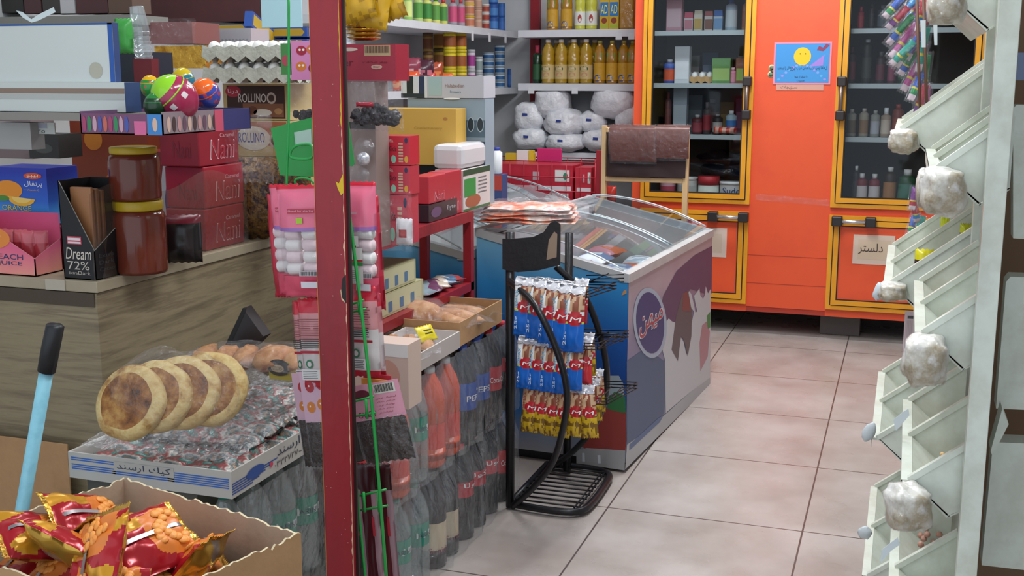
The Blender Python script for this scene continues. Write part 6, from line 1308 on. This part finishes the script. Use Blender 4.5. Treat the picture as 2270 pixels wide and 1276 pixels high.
e2 = (-1.44, (A2.x+B2.x)/2, A2.y-.10, B2.y, ZT, ZT+.052); tray('bread_tray', 'shallow white card tray of bread on the bottle packs', e2, '#b5aaa4/.7', '#cfc8c4/.7')
A3 = P(1035, 735, Z=ZT); B3 = P(1116, 684, Z=ZT)
e3 = (-1.56, e2[1]-.005, B2.y+.01, bis(lambda v: Q(e2[1], v, ZT)[0]-1116, 3, 5), ZT, ZT+.075); tray('bread_tray', 'brown cardboard tray of buns on the bottle packs behind the white tray', e3, 'cardboard', 'cardboard')
def loafpack(p, w, l, h, seed, lb, rz, n=3, k='roll'):
    t = thing('bread_pack', lb, 'bread pack', p, rz)
    for i in range(n): m = MB(); m.ball((0,0,0), (w/n*.55, l/2, h/2), k, 14, Tr(-w/2+w*(i+.5)/n, 0, h/2), .25, seed+i); m.obj('bread_roll', t)
    m = MB(); m.pillow(w*1.25, l*1.3, h*1.15, lambda u, v, s: 'film', seed, 16, 18, .08, .010, T=Tr(0, 0, h/2+.002, rx=-pi/2)); m.obj('clear_bag', t); return t
loafpack((e3[1]-.10, e3[2]+.16, ZT+.03), .13, .22, .045, 1, 'pack of long bread rolls lying across the brown tray', 1.2, 2); loafpack((e3[1]-.12, e3[2]+.30, ZT+.02), .12, .20, .04, 5, 'second pack of long rolls at the far side of the brown tray', 1.3, 2)
loafpack((e3[1]-.19, e3[2]+.14, ZT+.006), .14, .14, .10, 8, 'round brown bread bag at the left of the brown tray', .2, 1, 'roll'); loafpack((e2[1]-.10, e2[2]+.30, ZT+.012), .15, .18, .05, 11, 'pack of buns in the white tray near its far corner', .4, 3); loafpack((e2[1]-.10, e2[2]+.13, ZT+.01), .15, .16, .05, 14, 'pack of buns in the white tray near its near end', -.3, 3)
for i, (a, b_) in enumerate(((.055, .30),)): 
    m = MB(); m.pillow(.07, .05, .012, lambda u, v, s: '#d8c41c/.4' if not (.3 < u < .8 and .3 < v < .7 and int(v*12) % 2) else '#3a3a1c/.4', 17, 12, 10); m.obj('yellow_label', None, 'yellow label packet lying on the buns in the white tray', 'label', None, None, (e2[1]-.045, e2[2]+.30, ZT+.075), (radians(-35), 0, radians(70)))
# pale box behind the hanging packs
A = P(830, 835, Y=2.52); C = P(904, 762, Y=2.52); carton('snack_carton', 'pale printed carton behind the hanging packs in front of white tray', 'carton', (A.x-.06, C.x, 2.52, 2.60, .632, P(870, 762, Y=2.52).z), '#c8b0a4/.6', lambda mb, F, R_, w, d, h: (mb.rect(F, 0, 0, .7*w, .15*h, '#a8344a'), mb.disc(F, .6*w, .5*h, .25*w, .25*h, '#c09080'), mb.rect(F, 0, .8*h, w, h, '#dcdad8')))
# ---------------- cake tray on the left ----------------
def m_cake(mb, F, R_, w, d, h):
    for i in range(5):
        v = (.36+.08*i)*h
        mb.rect(F, .02*w, v+.1*h if i > 2 else v, .30*w, (v+.1*h if i > 2 else v)+.045*h, '#2c63b8'); mb.rect(F, .62*w, v, .985*w, v+.045*h, '#2c63b8'); mb.rect(F, .28*w, (.36+.08*i)*h, .66*w, (.405+.08*i)*h, '#2c63b8') if i < 2 else None
        mb.rect(R_, .0, (.14+.09*i)*h, (.22+.07*i)*d*.6, (.19+.09*i)*h, '#2c4f96')
    mb.rect(F, .29*w, .50*h, .66*w, .86*h, '#b3b0aa', .001); mb.text(F, fa('کیک ارسند'), .31*w, .53*h, .64*w, .83*h, '#22304c', .0014)
    mb.text(R_, fa('کیک ارسند'), .30*d, .48*h, .62*d, .92*h, '#22304c', .001); mb.text(R_, '٠٣٣٢٧٢٧٠-٠٧٣٣٢٥٢٠', .28*d, .16*h, .66*d, .40*h, '#3a3438', .001); mb.disc(R_, .15*d, .5*h, .06*d, .22*h, '#244a90', .0012); mb.disc(R_, .255*d, .42*h, .012*d, .1*h, '#c83a5a', .0014)
TZ = .575; tb = P(515, 1106, Z=TZ); tl = P(180, 1045, Z=TZ); X1 = tb.x; X0 = tl.x+.0
zt3 = bis(lambda v: Q(tb.x, tb.y, v)[1]-1046, .5, 1); eC = (X0, X1, tb.y, tb.y+.62, TZ, zt3)
tray('cake_tray', 'white card cake tray with blue stripes and black lettering', eC, '#b9b6b0/.6', '#c4c0ba/.7', m_cake)
carton('drink_case', 'carton case under the cake tray', 'carton', (X0+.03, X1-.10, tb.y+.02, tb.y+.6, 0, TZ-.001), '#4a4a44/.6')
R = random.Random(21); ckp = None; W_ = X1-X0; n_ = 0
for iy in range(8):
    for ix in range(6):
        for lay in range(1+(iy > 1)):
            m = None
            l = (X0+.055+(W_-.10)*(ix+.5*(lay))/5.3, eC[2]+.058+.070*iy, TZ+.028+.030*lay+.006*((ix+iy) % 2))
            if l[0] > X1-.05: continue
            lb_ = 'small wrapped cake with green and red print in the cake tray'
            if ckp is None:
                m = MB(); m.pillow(.085, .075, .036, lambda u, v, s: 'mix_pack', 33, 12, 12, .08, .006, T=Tr(rx=-pi/2)); ckp = m.obj('wrapped_cake', None, lb_, 'wrapped cake', 'wrapped cakes in the cake tray', None, l)
            else: dup(ckp, l, (R.uniform(-.12, .12), R.uniform(-.12, .12), R.uniform(-.3, .3)+pi/2*(R.random() > .5)))
m = MB(); m.sheet(lambda u, v: (X0+.02+(W_-.03)*u, eC[2]+.02+.56*v, zt3+.012+.035*min(1, v*2)+.016*noise.noise(Vector((u*9, v*12, 1)))+.01*noise.noise(Vector((u*22, v*26, 5)))), 60, 70, 'film_shiny'); m.obj('film_wrap', None, 'crumpled clear film over the wrapped cakes in the tray', 'film')
# round loaves leaning in a bag
bp = thing('bread_bag', 'clear bag of round herbed flat loaves on the cake tray', 'bread bag', (-1.45, 1.98, zt3+.02))
ax = Vector((.0, -.88, .44)).normalized(); c0 = P(290, 893, Y=1.93); r0 = 84*mpp(c0)
for i in range(4):
    c = c0+Vector((.044*i, .030*i, .012*i-.0018*i*i)); rr = r0*(1, .99, 1.0, 1.0, .98)[i]
    a_ = (ax+Vector((.10*i, 0, -.02*i))).normalized(); u_ = a_.cross(Vector((0,0,1))).normalized(); v_ = u_.cross(a_)
    M_ = Matrix(((u_.x, v_.x, a_.x, c.x-bp.location.x), (u_.y, v_.y, a_.y, c.y-bp.location.y), (u_.z, v_.z, a_.z, c.z-bp.location.z), (0,0,0,1)))
    m = MB(); n = 36; vs = []; prof = [(.0, -.018), (.5, -.019), (.80, -.018), (.93, -.013), (1, -.002), (.97, .010), (.88, .017), (.74, .020), (.4, .0215), (0, .021)]
    for pr_, pz in prof:
        for j in range(n): an = 2*pi*j/n; q_ = 1+.07*noise.noise(Vector((cos(an)*1.5, sin(an)*1.5, i*3.3))); vs.append((pr_*rr*q_*cos(an)*1.06, pr_*rr*q_*sin(an), pz+.0025*noise.noise(Vector((cos(an)*pr_*5, sin(an)*pr_*5, pz*50+i)))))
    fs = []; ks = []
    for a in range(len(prof)-1):
        for j in range(n): fs.append((a*n+j, a*n+(j+1) % n, (a+1)*n+(j+1) % n, (a+1)*n+j)); ks.append('bread_face' if a > 6 or a < 1 else 'bread')
    m.add(vs, fs, ks, True, M_); m.obj('round_loaf', bp)
m = MB(); cc = c0+Vector((.075, .045, .016))-bp.location; m.ball(cc, (r0*1.85, r0*1.1, r0*1.16), 'film', 30, None, .22, 4); m.obj('clear_bag', bp)
# bread behind the tray, black wedge
_q = P(525, 812, Y=2.36); loafpack((_q.x, 2.36, _q.z), .20, .16, .050, 21, 'clear pack of brown bread slices behind the round loaves', .3, 4); _q = P(640, 820, Y=2.33); loafpack((_q.x, 2.33, _q.z), .15, .15, .055, 25, 'clear bread pack with gold and black label behind the round loaves', .1, 2)
q = P(640, 815, Y=2.30); m = MB(); F = frame((-.035, -.001, -.022), (1,0,0), (0,0,1)); m.box(-.035, .035, 0, .002, -.022, .022, '#b5a23a/.35'); m.disc(F, .028, .03, .03, .02, '#2a2420', .002); m.disc(F, .025, .028, .017, .009, '#b8a07a', .003); m.text(F, 'GOLDEN', .012, .024, .038, .033, '#4a3420', .004)
m.obj('gold_label', None, 'gold and black oval label on the bread pack beside the post', 'label', None, None, (q.x, q.y-.03, q.z))
q = [P(x, y, Y=2.47) for x, y in ((495, 762), (538, 672), (583, 735), (560, 758))]; o = q[0]; m = MB(); F = frame((0,0,0),(1,0,0),(0,0,1))
m.prism([(v.x-o.x, v.z-o.z) for v in q], .04, '#1c1416/.4', F); m.poly(F, [(q[0].x-o.x, .0), (q[1].x-o.x, q[1].z-o.z), (q[1].x-o.x+.012, q[1].z-o.z), (.016, 0)], '#0c0a0b', .0405); m.obj('black_wedge', None, 'black triangular card standing behind the bread packs', 'card', None, None, (o.x, o.y+.04, o.z-.012))
# bottles under the tray beside the post
for i, (x, y) in enumerate(((X1-.05, tb.y+.05), (X1-.05, tb.y+.155), (X1-.05, tb.y+.26), (X1-.05, tb.y+.365))):
    put('green', x, y, TZ-.312, f'clear bottle with green label under the cake tray, {ordn(i)} from the near corner', (-.6, -.2, .2, .1)[i])
carton('drink_case', 'dark case holding the clear bottles under the cake tray', 'carton', (X1-.098, X1-.002, tb.y+.005, tb.y+.42, 0, TZ-.313), '#3c4038/.6')
m = MB(); m.sheet(lambda u, v: (X1+.004+.008*noise.noise(Vector((u*7, v*5, 2))), tb.y+.01+.40*u, .03+(TZ-.04)*v), 24, 20, 'shrink'); m.obj('shrink_wrap', None, 'clear shrink wrap around the bottles under the cake tray', 'plastic wrap')
# ---------------- blue pipe handle, cardboard, snack box ----------------
a = P(122, 718, Y=1.9); b_ = P(103, 822, Y=1.9); c = P(48, 1135, Y=1.9); d = (c-b_).normalized(); foot = b_+d*((b_.z-.0)/-d.z)
t = thing('pump_handle', 'light blue metal pipe handle with black rubber grip leaning at the left', 'handle', foot)
MB().tube([foot-foot, b_-foot], .0145, 'blue_pipe', 18).obj('pipe', t); MB().tube([b_-foot-(d*-.0), (a+b_)/2-foot, a-foot+Vector((0,0,-.004)), a-foot], [.0185, .019, .0185, .012], '#1a1c20/.45', 18).obj('grip', t)
A = P(-60, 1140, Y=2.26); C = P(148, 985, Y=2.26); m = MB(); m.box(0, C.x-A.x, 0, .004, -A.z, C.z-A.z, 'cardboard'); m.rect(fr_front(0, 0, 0), .0, -.0, C.x-A.x, .018, 'cardboard_inside', .001)
m.obj('cardboard_sheet', None, 'brown cardboard sheet leaning on the counter front at the lower left', 'cardboard', None, None, (A.x, 2.26, A.z+.0))
RZ_ = .74; A = P(275, 1058, Z=RZ_); B = P(665, 1178, Z=RZ_); u_ = (B-A); Lb = u_.length; u_.normalize(); v_ = Vector((u_.y, -u_.x, 0)); 
if v_.y > 0: v_ = -v_
ang = math.atan2(u_.y, u_.x); Db = .34; H = .30; cb = A+u_*Lb/2+v_*Db/2; t = thing('cardboard_box', 'open torn cardboard box full of red snack packets in the lower left', 'cardboard box', (cb.x, cb.y, RZ_-H), ang)
sgn = -1   # local -y points towards the camera
def wallp(p0, p1, nm, inn, seed):
    p0, p1 = Vector(p0), Vector(p1); L_ = (p1-p0).length; n = 44; m = MB(); d = (p1-p0).normalized(); nn = Vector((d.y, -d.x, 0))*.002
    top = [H-.012*abs(noise.noise(Vector((i*.35, seed, 0))))-.006*(noise.noise(Vector((i*1.9, seed, 3)))) for i in range(n+1)]
    vs = []; 
    for s_ in (-1, 1):
        for i in range(n+1): q = p0+d*(L_*i/n)+nn*s_; vs += [(q.x, q.y, 0), (q.x, q.y, top[i])]
    N2 = 2*(n+1); fs = []; ks = []
    for i in range(n):
        fs.append((2*i, 2*i+2, 2*i+3, 2*i+1)); ks.append('cardboard_inside'); fs.append((N2+2*i, N2+2*i+1, N2+2*i+3, N2+2*i+2)); ks.append('cardboard'); fs.append((2*i+1, 2*i+3, N2+2*i+3, N2+2*i+1)); ks.append('#cfc0a0/.9')
    m.add(vs, fs, ks); return m.obj(nm, t)
x_, y_ = Lb/2, Db/2
wallp((x_, y_, 0), (-x_, y_, 0), 'side_panel', 1, 1); wallp((x_, -y_, 0), (x_, y_, 0), 'side_panel', 1, 2); wallp((-x_, y_, 0), (-x_, -y_, 0), 'side_panel', 1, 3); wallp((-x_, -y_, 0), (x_, -y_, 0), 'side_panel', 1, 4)
MB().box(-x_, x_, -y_, y_, 0, .004, 'cardboard').obj('bottom_panel', t)
carton('crate', 'cardboard crate under the open snack box, below the frame', 'crate', (cb.x-.14, cb.x+.14, cb.y-.12, cb.y+.12, 0, RZ_-H-.001), 'cardboard', rz=ang)
def m_puff(seed):
    def kf(u, v, s):
        if v > .93 or v < .07: return 'gold_foil'
        if s: return '#c9a044/.2/.6' if abs(u-.5) > .1 else '#b8b4b0/.2/.7'
        if v > .45 and (u-.5)**2+(v-.75)**2 < .16: return '#d8782c/.35'
        return '#a81824/.22/.2' if noise.noise(Vector((u*2.5, v*2.5, seed))) < .2 else '#d89a2c/.25/.4'
    return kf
def puff(seed):
    w, h = .115, .15; t = thing('snack_packet', 'red and gold foil snack packet printed with orange balls, heaped in cardboard box', 'snack packet', (0,0,0), 0, 'red snack packets in the cardboard box')
    m = MB(); m.pillow(w, h, .045, m_puff(seed), seed, 40, 48, .07, .006); m.obj('foil_wrapper', t)
    m = MB(); R = random.Random(seed)
    for i in range(22):
        a = R.uniform(0, 6.28); rr = sqrt(R.random())*.3; u = .5+rr*cos(a); v = .72+rr*.75*sin(a)*.8
        th = .045/2*max(0, 1-abs(2*u-1)**2.5)**.6*max(0, 1-abs(2*((v-.07)/.86)-1)**3.5)**.6
        if v < .9 and .05 < u < .95: m.ball(((u-.5)*w, -th-.001, (v-.5)*h), (.0075, .003, .0075), 'orange_balls', 8)
    m.obj('printed_balls', t); 
    m = MB(); m.sheet(lambda u, v: (.0032*(u-.5)*2.2, -.0225*max(0, 1-abs(2*v-1)**4.5)**.6-.0015, (v-.5)*.128), 1, 16, '#9a9698/.3/.6'); m.obj('silver_band', t)
    return t
protos = [puff(3), puff(17)]; R = random.Random(4); k_ = 0
Wb = Tr(cb.x, cb.y, RZ_-H, rz=ang)
for lay in range(4):
    for i in range(4 if lay < 3 else 3):
        for j in range(3 if lay < 3 else 2):
            if lay == 0: continue
            w = Wb @ Vector((-x_+.10+(Lb-.19)*(i+.5*(lay % 2))/3.6+R.uniform(-.01, .01), -y_+.07+(Db-.15)*(j+.3*(lay % 2))/2.4, .122+.060*lay))
            r_ = (radians(-90+R.uniform(-35, 55)), R.uniform(-.6, .6), R.uniform(-1.2, 1.2)+ang)
            if k_ < 2: t = protos[k_]; t.location = w; t.rotation_euler = r_
            else: dup(protos[k_ % 2], w, r_)
            k_ += 1
# ---------------- cream nut rack on the right ----------------
def trough(x0, z0, y0, y1, lb, ndiv=1, wrap_=True, depth=.102):
    t = thing('nut_trough', lb, 'trough', (x0+.06, (y0+y1)/2, z0-.09)); T_ = Tr(-(x0+.06), -(y0+y1)/2, -(z0-.09)); th = .003
    V = (x0+.060, z0-.052)
    m = MB(T_); F = frame((0, y1, 0), (1,0,0), (0,0,1))      # profile in XZ, extruded towards -Y
    def ext(pts, ya, yb, k='rack_cream'): m.prism(pts, yb-ya, k, frame((0, yb, 0), (1,0,0), (0,0,1)))
    ext([(x0, z0), (x0+.004, z0), (V[0]+.004, V[1]), (V[0], V[1]-.004)], y0, y1)
    ext([(V[0], V[1]-.004), (x0+depth, z0-.03), (x0+depth, z0-.026), (V[0]+.002, V[1])], y0, y1); m.obj('trough_sheet', t)
    m = MB(T_); m.box(x0-.013, x0+.004, y0, y1, z0-.004, z0+.001, 'rack_cream'); m.box(x0-.013, x0-.0115, y0, y1, z0-.02, z0, 'rack_cream'); m.obj('front_lip', t)
    ys = [y0+(y1-y0)*i/(ndiv+1) for i in range(ndiv+2)]; ys[-1] -= .003
    for y in ys:
        m = MB(T_); m.prism([(x0+.002, z0), (V[0], V[1]), (x0+depth, z0-.028), (x0+depth, z0+depth*.78)], .0025, 'rack_cream', frame((0, y+.0025, 0), (1,0,0), (0,0,1)))
        d = Vector((depth, 0, .128)); m.prism([(x0+.0, z0-.004), (x0+depth, z0+depth*.76), (x0+depth-.003, z0+depth*.76+.010), (x0-.004, z0+.005)], .012, 'rack_cream', frame((0, y+.009, 0), (1,0,0), (0,0,1))); m.obj('divider', t)
    return t, V
def foam(p, sx, sy, sz, seed, lb, rz=0):
    t = thing('foam_wrap', lb, 'foam wrap', p, rz); m = MB(); n = 26; h = 16; vs = []; fs = []
    for i in range(h+1):
        for j in range(n):
            a = pi*i/h; b_ = 2*pi*j/n; d = Vector((sin(a)*cos(b_), sin(a)*sin(b_), cos(a))); q = Vector([abs(c)**.6*(1 if c > 0 else -1) for c in d]); f = 1+.20*noise.noise(d*2.2+Vector((seed, 0, 0)))+.06*noise.noise(d*7+Vector((seed, 2, 0)))
            vs.append((q.x*sx*f, q.y*sy*f, q.z*sz*f))
    for i in range(h):
        for j in range(n): fs.append((i*n+j, (i+1)*n+j, (i+1)*n+(j+1) % n, i*n+(j+1) % n))
    m.add(vs, fs, 'foam', True); m.obj('foam_body', t)
    m = MB(); m.add([Vector(v)*1.03 for v in vs], fs, 'film', True); m.obj('tape', t); return t
XN = .036; NL = [(1.57, 'topmost'), (1.311, 'second'), (1.053, 'third'), (.81, 'fourth'), (.555, 'fifth')]
for i, (z, n) in enumerate(NL):
    x0 = XN+(.006, .012, .006, 0, -.008)[i]; trough(x0, z, 1.87, 2.36, n+' cream metal trough from the top in the near nut rack', 1)
XF = -.022; FLv = [(1.345, 'topmost'), (1.03, 'second'), (.70, 'third'), (.39, 'lowest')]
for i, (z, n) in enumerate(FLv): trough(XF+(.01, .006, 0, -.002)[i], z, 2.44, 3.02, n+' cream metal trough in the far nut rack', 1, depth=.20)
def wrapat(px, py, Y, wpx, hpx, seed, lb, rz=0):
    q = P(px, py, Y=Y); s = mpp(q); foam(q, wpx*s/2, .04, hpx*s/2, seed, lb, rz)
wrapat(2098, 18, 1.84, 80, 74, 1, 'white foam wrap on the corner of the topmost near trough'); wrapat(2088, 425, 1.84, 92, 100, 2, 'white foam wrap on the corner of the second near trough', .2)
wrapat(2050, 797, 1.84, 92, 106, 3, 'white foam wrap on the corner of the third near trough'); wrapat(2012, 1122, 1.84, 88, 96, 4, 'white foam wrap on the corner of the fourth near trough', .3)
wrapat(2052, 415, 1.88, 40, 80, 7, 'yellowed foam flap left of the second near trough wrap')
wrapat(2003, 313, 2.42, 62, 52, 5, 'crumpled foam wrap on the topmost far trough corner'); wrapat(1980, 645, 2.42, 58, 38, 6, 'twisted foam wrap on the second far trough corner')
for px, py, w, h, lb in ((1926, 957, 26, 46, 'small white plastic flap beside the third far trough'), (1917, 1180, 30, 30, 'small clear plastic tab beside the lowest far trough'), (1949, 645, 24, 42, 'white paper tab on the second far trough')):
    q = P(px, py, Y=2.43); s = mpp(q); MB().ball((0,0,0), (w*s/2, .006, h*s/2), '#c9d0d4/.3', 14, None, .3, px).obj('plastic_tab', None, lb, 'tab', None, None, q, (0, radians(20), 0))
# rack uprights
def upright(xa, xb, Y, lb, k='rack_cream', d=.03, z1=2.4):
    MB().box(-(xb-xa)/2, (xb-xa)/2, 0, d, 0, z1, k, .001).obj('rack_upright', None, lb, 'rack upright', None, None, ((xa+xb)/2, Y, 0))
upright(.1135, .1440, 1.835, 'broad cream upright of the nut rack at the right of the picture')
upright(.185, .20, 3.03, 'cream upright behind the far nut rack'); upright(.13, .15, 2.385, 'thin cream upright between the two nut racks', z1=2.4)
mb = MB(); mb.box(-.0015, .0015, -.24, .25, 0, 2.3, 'rack_cream'); mb.obj('rack_back_panel', None, 'cream back panel behind the near nut troughs', 'rack panel', None, None, (XN+.110, 2.12, 0))
mb = MB(); mb.box(-.0015, .0015, -.29, .29, 0, 1.12, 'rack_cream'); mb.obj('rack_back_panel', None, 'cream back panel behind the far nut troughs', 'rack panel', None, None, (XF+.215, 2.73, 0))
# nuts
def heap(x0, z0, ya, yb, k, n, r, lb):
    V = (x0+.060, z0-.052); R = random.Random(n); m = MB(); c = (V[0]+.004, (ya+yb)/2, V[1]+.022)
    for i in range(n):
        v = R.random()**1.5; m.ball((R.uniform(-.008, .010)*(1+1.6*v), R.uniform(ya, yb)-c[1], -.018+.036*v), (r, r*1.3, r*.8), k, 6)
    m.obj('nuts', None, lb, 'nuts', None, 'stuff', c)
heap(.042, 1.053, 2.25, 2.345, 'nut', 120, .005, 'small heap of pale almonds in the third near trough'); heap(.036, .81, 2.13, 2.345, 'nut', 200, .005, 'heap of cashews at the far end of the fourth near trough'); heap(.036, .81, 1.97, 2.09, 'nut', 120, .005, 'small heap of nuts at the near part of the fourth trough')
R = random.Random(2); hz = None
for i in range(46):
    v = R.random()**1.4; l = (.028+.060+R.uniform(-.010, .014)*(1+1.6*v), R.uniform(2.13, 2.345), .555-.046+.050*v)
    if hz is None: hz = MB().ball((0,0,0), (.0066, .0066, .0064), 'hazel', 10, None, .2, 3).obj('hazelnut', None, 'reddish hazelnut in the heap in the fifth near trough', 'hazelnut', 'hazelnuts in the fifth trough', None, l)
    else: dup(hz, l, (R.random()*6, R.random()*6, 0))
# packets in the far trough
for i, (px, py, w, h, Y, k, k2, lb) in enumerate(((2055, 575, 52, 46, 2.62, '#d8cc1c/.3', '#3a2024/.3', 'yellow and brown coffee packet in the second far trough'), (2093, 520, 18, 86, 2.9, '#ccd41c/.3', '#ccd41c/.3', 'tall yellow packet behind the divider of the second far trough'), (2140, 515, 24, 40, 2.7, '#c9cc1c/.3', '#6a6a6a/.3', 'yellow packet right of the divider of the second far trough'))):
    q = P(px, py, Y=Y); s = mpp(q); m = MB(); m.pillow(w*s, h*s, .03, lambda u, v, s: k if (v > .5 or noise.noise(Vector((u*6, v*6, 1))) > .2) else k2, 100+i, 10, 10, .05, .005); m.obj('coffee_packet', None, lb, 'packet', None, None, q)
# price tags and torn papers on the lips
def flag(pts, Y, lb, k='#d3dbe0/.5'):
    q = [P(x, y, Y=Y) for x, y in pts]; o = q[0]; MB().prism([(v.x-o.x, v.z-o.z) for v in q], .001, k, frame((0,0,0),(1,0,0),(0,0,1))).obj('paper_tag', None, lb, 'paper tag', None, None, o)
flag([(1980, 930), (2002, 912), (2014, 905), (2016, 920), (1990, 950), (1986, 955)], 2.1, 'torn white paper tag hanging on the fourth near trough lip'); flag([(1954, 1218), (1990, 1190), (1995, 1206), (1975, 1220), (1952, 1247)], 1.98, 'torn white paper tag hanging on the fifth near trough lip')
def m_rec(mb, F, w, h):
    for i in range(5): mb.rect(F, (.15+.15*i)*w, .05*h, (.18+.15*i)*w, .8*h, '#b89aa4', .001)
    mb.rect(F, .3*w, .84*h, .9*w, .9*h, '#4a4448', .001)
paper('price_list', 'pinkish price slip with vertical lines hanging behind the near nut rack', (2000, 690, 2028, 790), '#c9b4ba', m_rec, 3.05, cat='price slip', off=0); flag([(2003, 782), (2035, 728), (2030, 745), (2012, 785)], 3.0, 'small white paper corner on the price slip')
# hanging candy strings
R = random.Random(12); CC = ['#2f5ab4','#b83248','#2c8a52','#c05a98','#3a8cc8','#7a3a8a','#c8404a','#2c9a8a']
def stick(px, py, L_, ang, Y, i, lb, grp):
    q = P(px, py, Y=Y); s = mpp(q); h = L_*s; w = .016; c1, c2 = CC[i % 8]+'/.3', CC[(i*3+2) % 8]+'/.3'; t = thing('candy_stick', lb, 'candy stick', q, (R.uniform(-.3, .3), radians(ang), 0), grp)
    m = MB(); m.pillow(w, h, .012, lambda u, v, s: c1 if v > .45 else ('#d8c84a/.3' if v > .38 else c2 if v > .16 else '#d8c4cc/.3'), i, 5, 16, .05, .003); m.obj('wrapper', t)
    m = MB(); m.pillow(w*1.7, h*1.15, .016, lambda u, v, s: 'film', i+50, 8, 12, .05, .005); m.obj('clear_bag', t)
k_ = 0
for px, py, L_, a in ((1982, 15, 60, 40), (1990, 40, 62, 42), (1996, 66, 80, 38), (2003, 90, 90, 35), (2010, 20, 70, 40), (2020, 50, 80, 32), (2028, 20, 70, 30), (2000, 118, 70, 42), (2015, 110, 90, 35), (2030, 90, 90, 22), (2012, 140, 60, 30), (2022, 165, 80, 25), (2038, 60, 90, 14), (2035, 140, 90, 16), (2043, 30, 80, 8), (2045, 110, 100, 8), (2032, 190, 70, 20), (2040, 225, 80, 14), (2050, 170, 100, 4), (2052, 230, 80, 2), (2036, 250, 60, 18)):
    stick(px, py, L_, a, 2.80+.012*(k_ % 7), k_, f'colourful wrapped candy stick, {"upper" if py < 60 else "middle" if py < 150 else "lower"} part of the string, hanging beside right fridge', 'wrapped candy sticks on the hanging strings'); k_ += 1
for px, py, L_, a in ((2025, 440, 50, 5), (2030, 470, 46, -10), (2038, 500, 46, 20), (2022, 500, 44, 10), (2045, 520, 40, 30), (2030, 530, 40, -20), (2028, 550, 40, 35)):
    stick(px, py, L_, a, 3.10+.01*(k_ % 5), k_, 'small colourful wrapped sweet in the cluster hanging behind the far trough', 'wrapped sweets behind the far trough'); k_ += 1
for px in (2040, 2055):
    m = MB(); q0 = P(px-8, -20, Y=2.78); q1 = P(px, 262, Y=2.78); m.tube([(0,0,0), q1-q0], .0035, '#6a4a3a/.6', 6); m.obj('rope', None, ['left', 'right'][px > 2050]+' brown cord carrying the candy sticks', 'cord', None, None, q0)
for px, py, w, h in ((2040, 75, 12, 60), (2068, 70, 10, 60)): flag([(px, py-h/2), (px+w, py-h/2), (px+w, py+h/2), (px+3, py+h/2)], 2.7, ['white', 'pale'][px > 2050]+' paper tag among the hanging candy sticks', '#c4cdd0/.5')
# rounded white panels and cardboard beyond the post
def rpanel(pts, Y, lb, k):
    q = [P(x, y, Y=Y) for x, y in pts]; o = q[0]; MB().prism([(v.x-o.x, v.z-o.z) for v in q], .05, k, frame((0,.05,0),(1,0,0),(0,0,1))).obj('bin_front', None, lb, 'bin', 'white bins right of the post', None, o)
rpanel([(2246, 528), (2246, 240), (2254, 232), (2420, 236), (2420, 540)], 2.05, 'upper white bin front with rounded corner at the right edge', 'rack_cream'); rpanel([(2208, 905), (2230, 625), (2240, 613), (2420, 620), (2420, 915)], 2.05, 'middle white bin front with rounded corner at the right edge', 'rack_cream')
rpanel([(2176, 1252), (2200, 995), (2212, 980), (2420, 988), (2420, 1280)], 2.05, 'lower white bin front with rounded corner at the right edge', 'rack_cream')
mb = MB(); mb.box(0, .6, 0, .004, 0, 2.3, '#7c6048/.7'); q = P(2225, 600, Y=2.3); mb.obj('backboard', None, 'brown board behind the white bins at the right edge', 'board', None, None, (XN+.114, 2.40, 0))
rpanel([(2196, 1000), (2222, 905), (2236, 940), (2200, 1010)], 1.95, 'pale slanted bin edge showing just right of the post', 'rack_cream')
A = P(2252, 178, Y=2.1); MB().box(0, .1, 0, .05, 0, .045, '#7a86a8/.5').obj('product_box', None, 'small blue and white box above the white bins at right edge', 'box', None, None, A)
# ---------------- clear tape reflections are left to the lamps; ceiling lamps ----------------
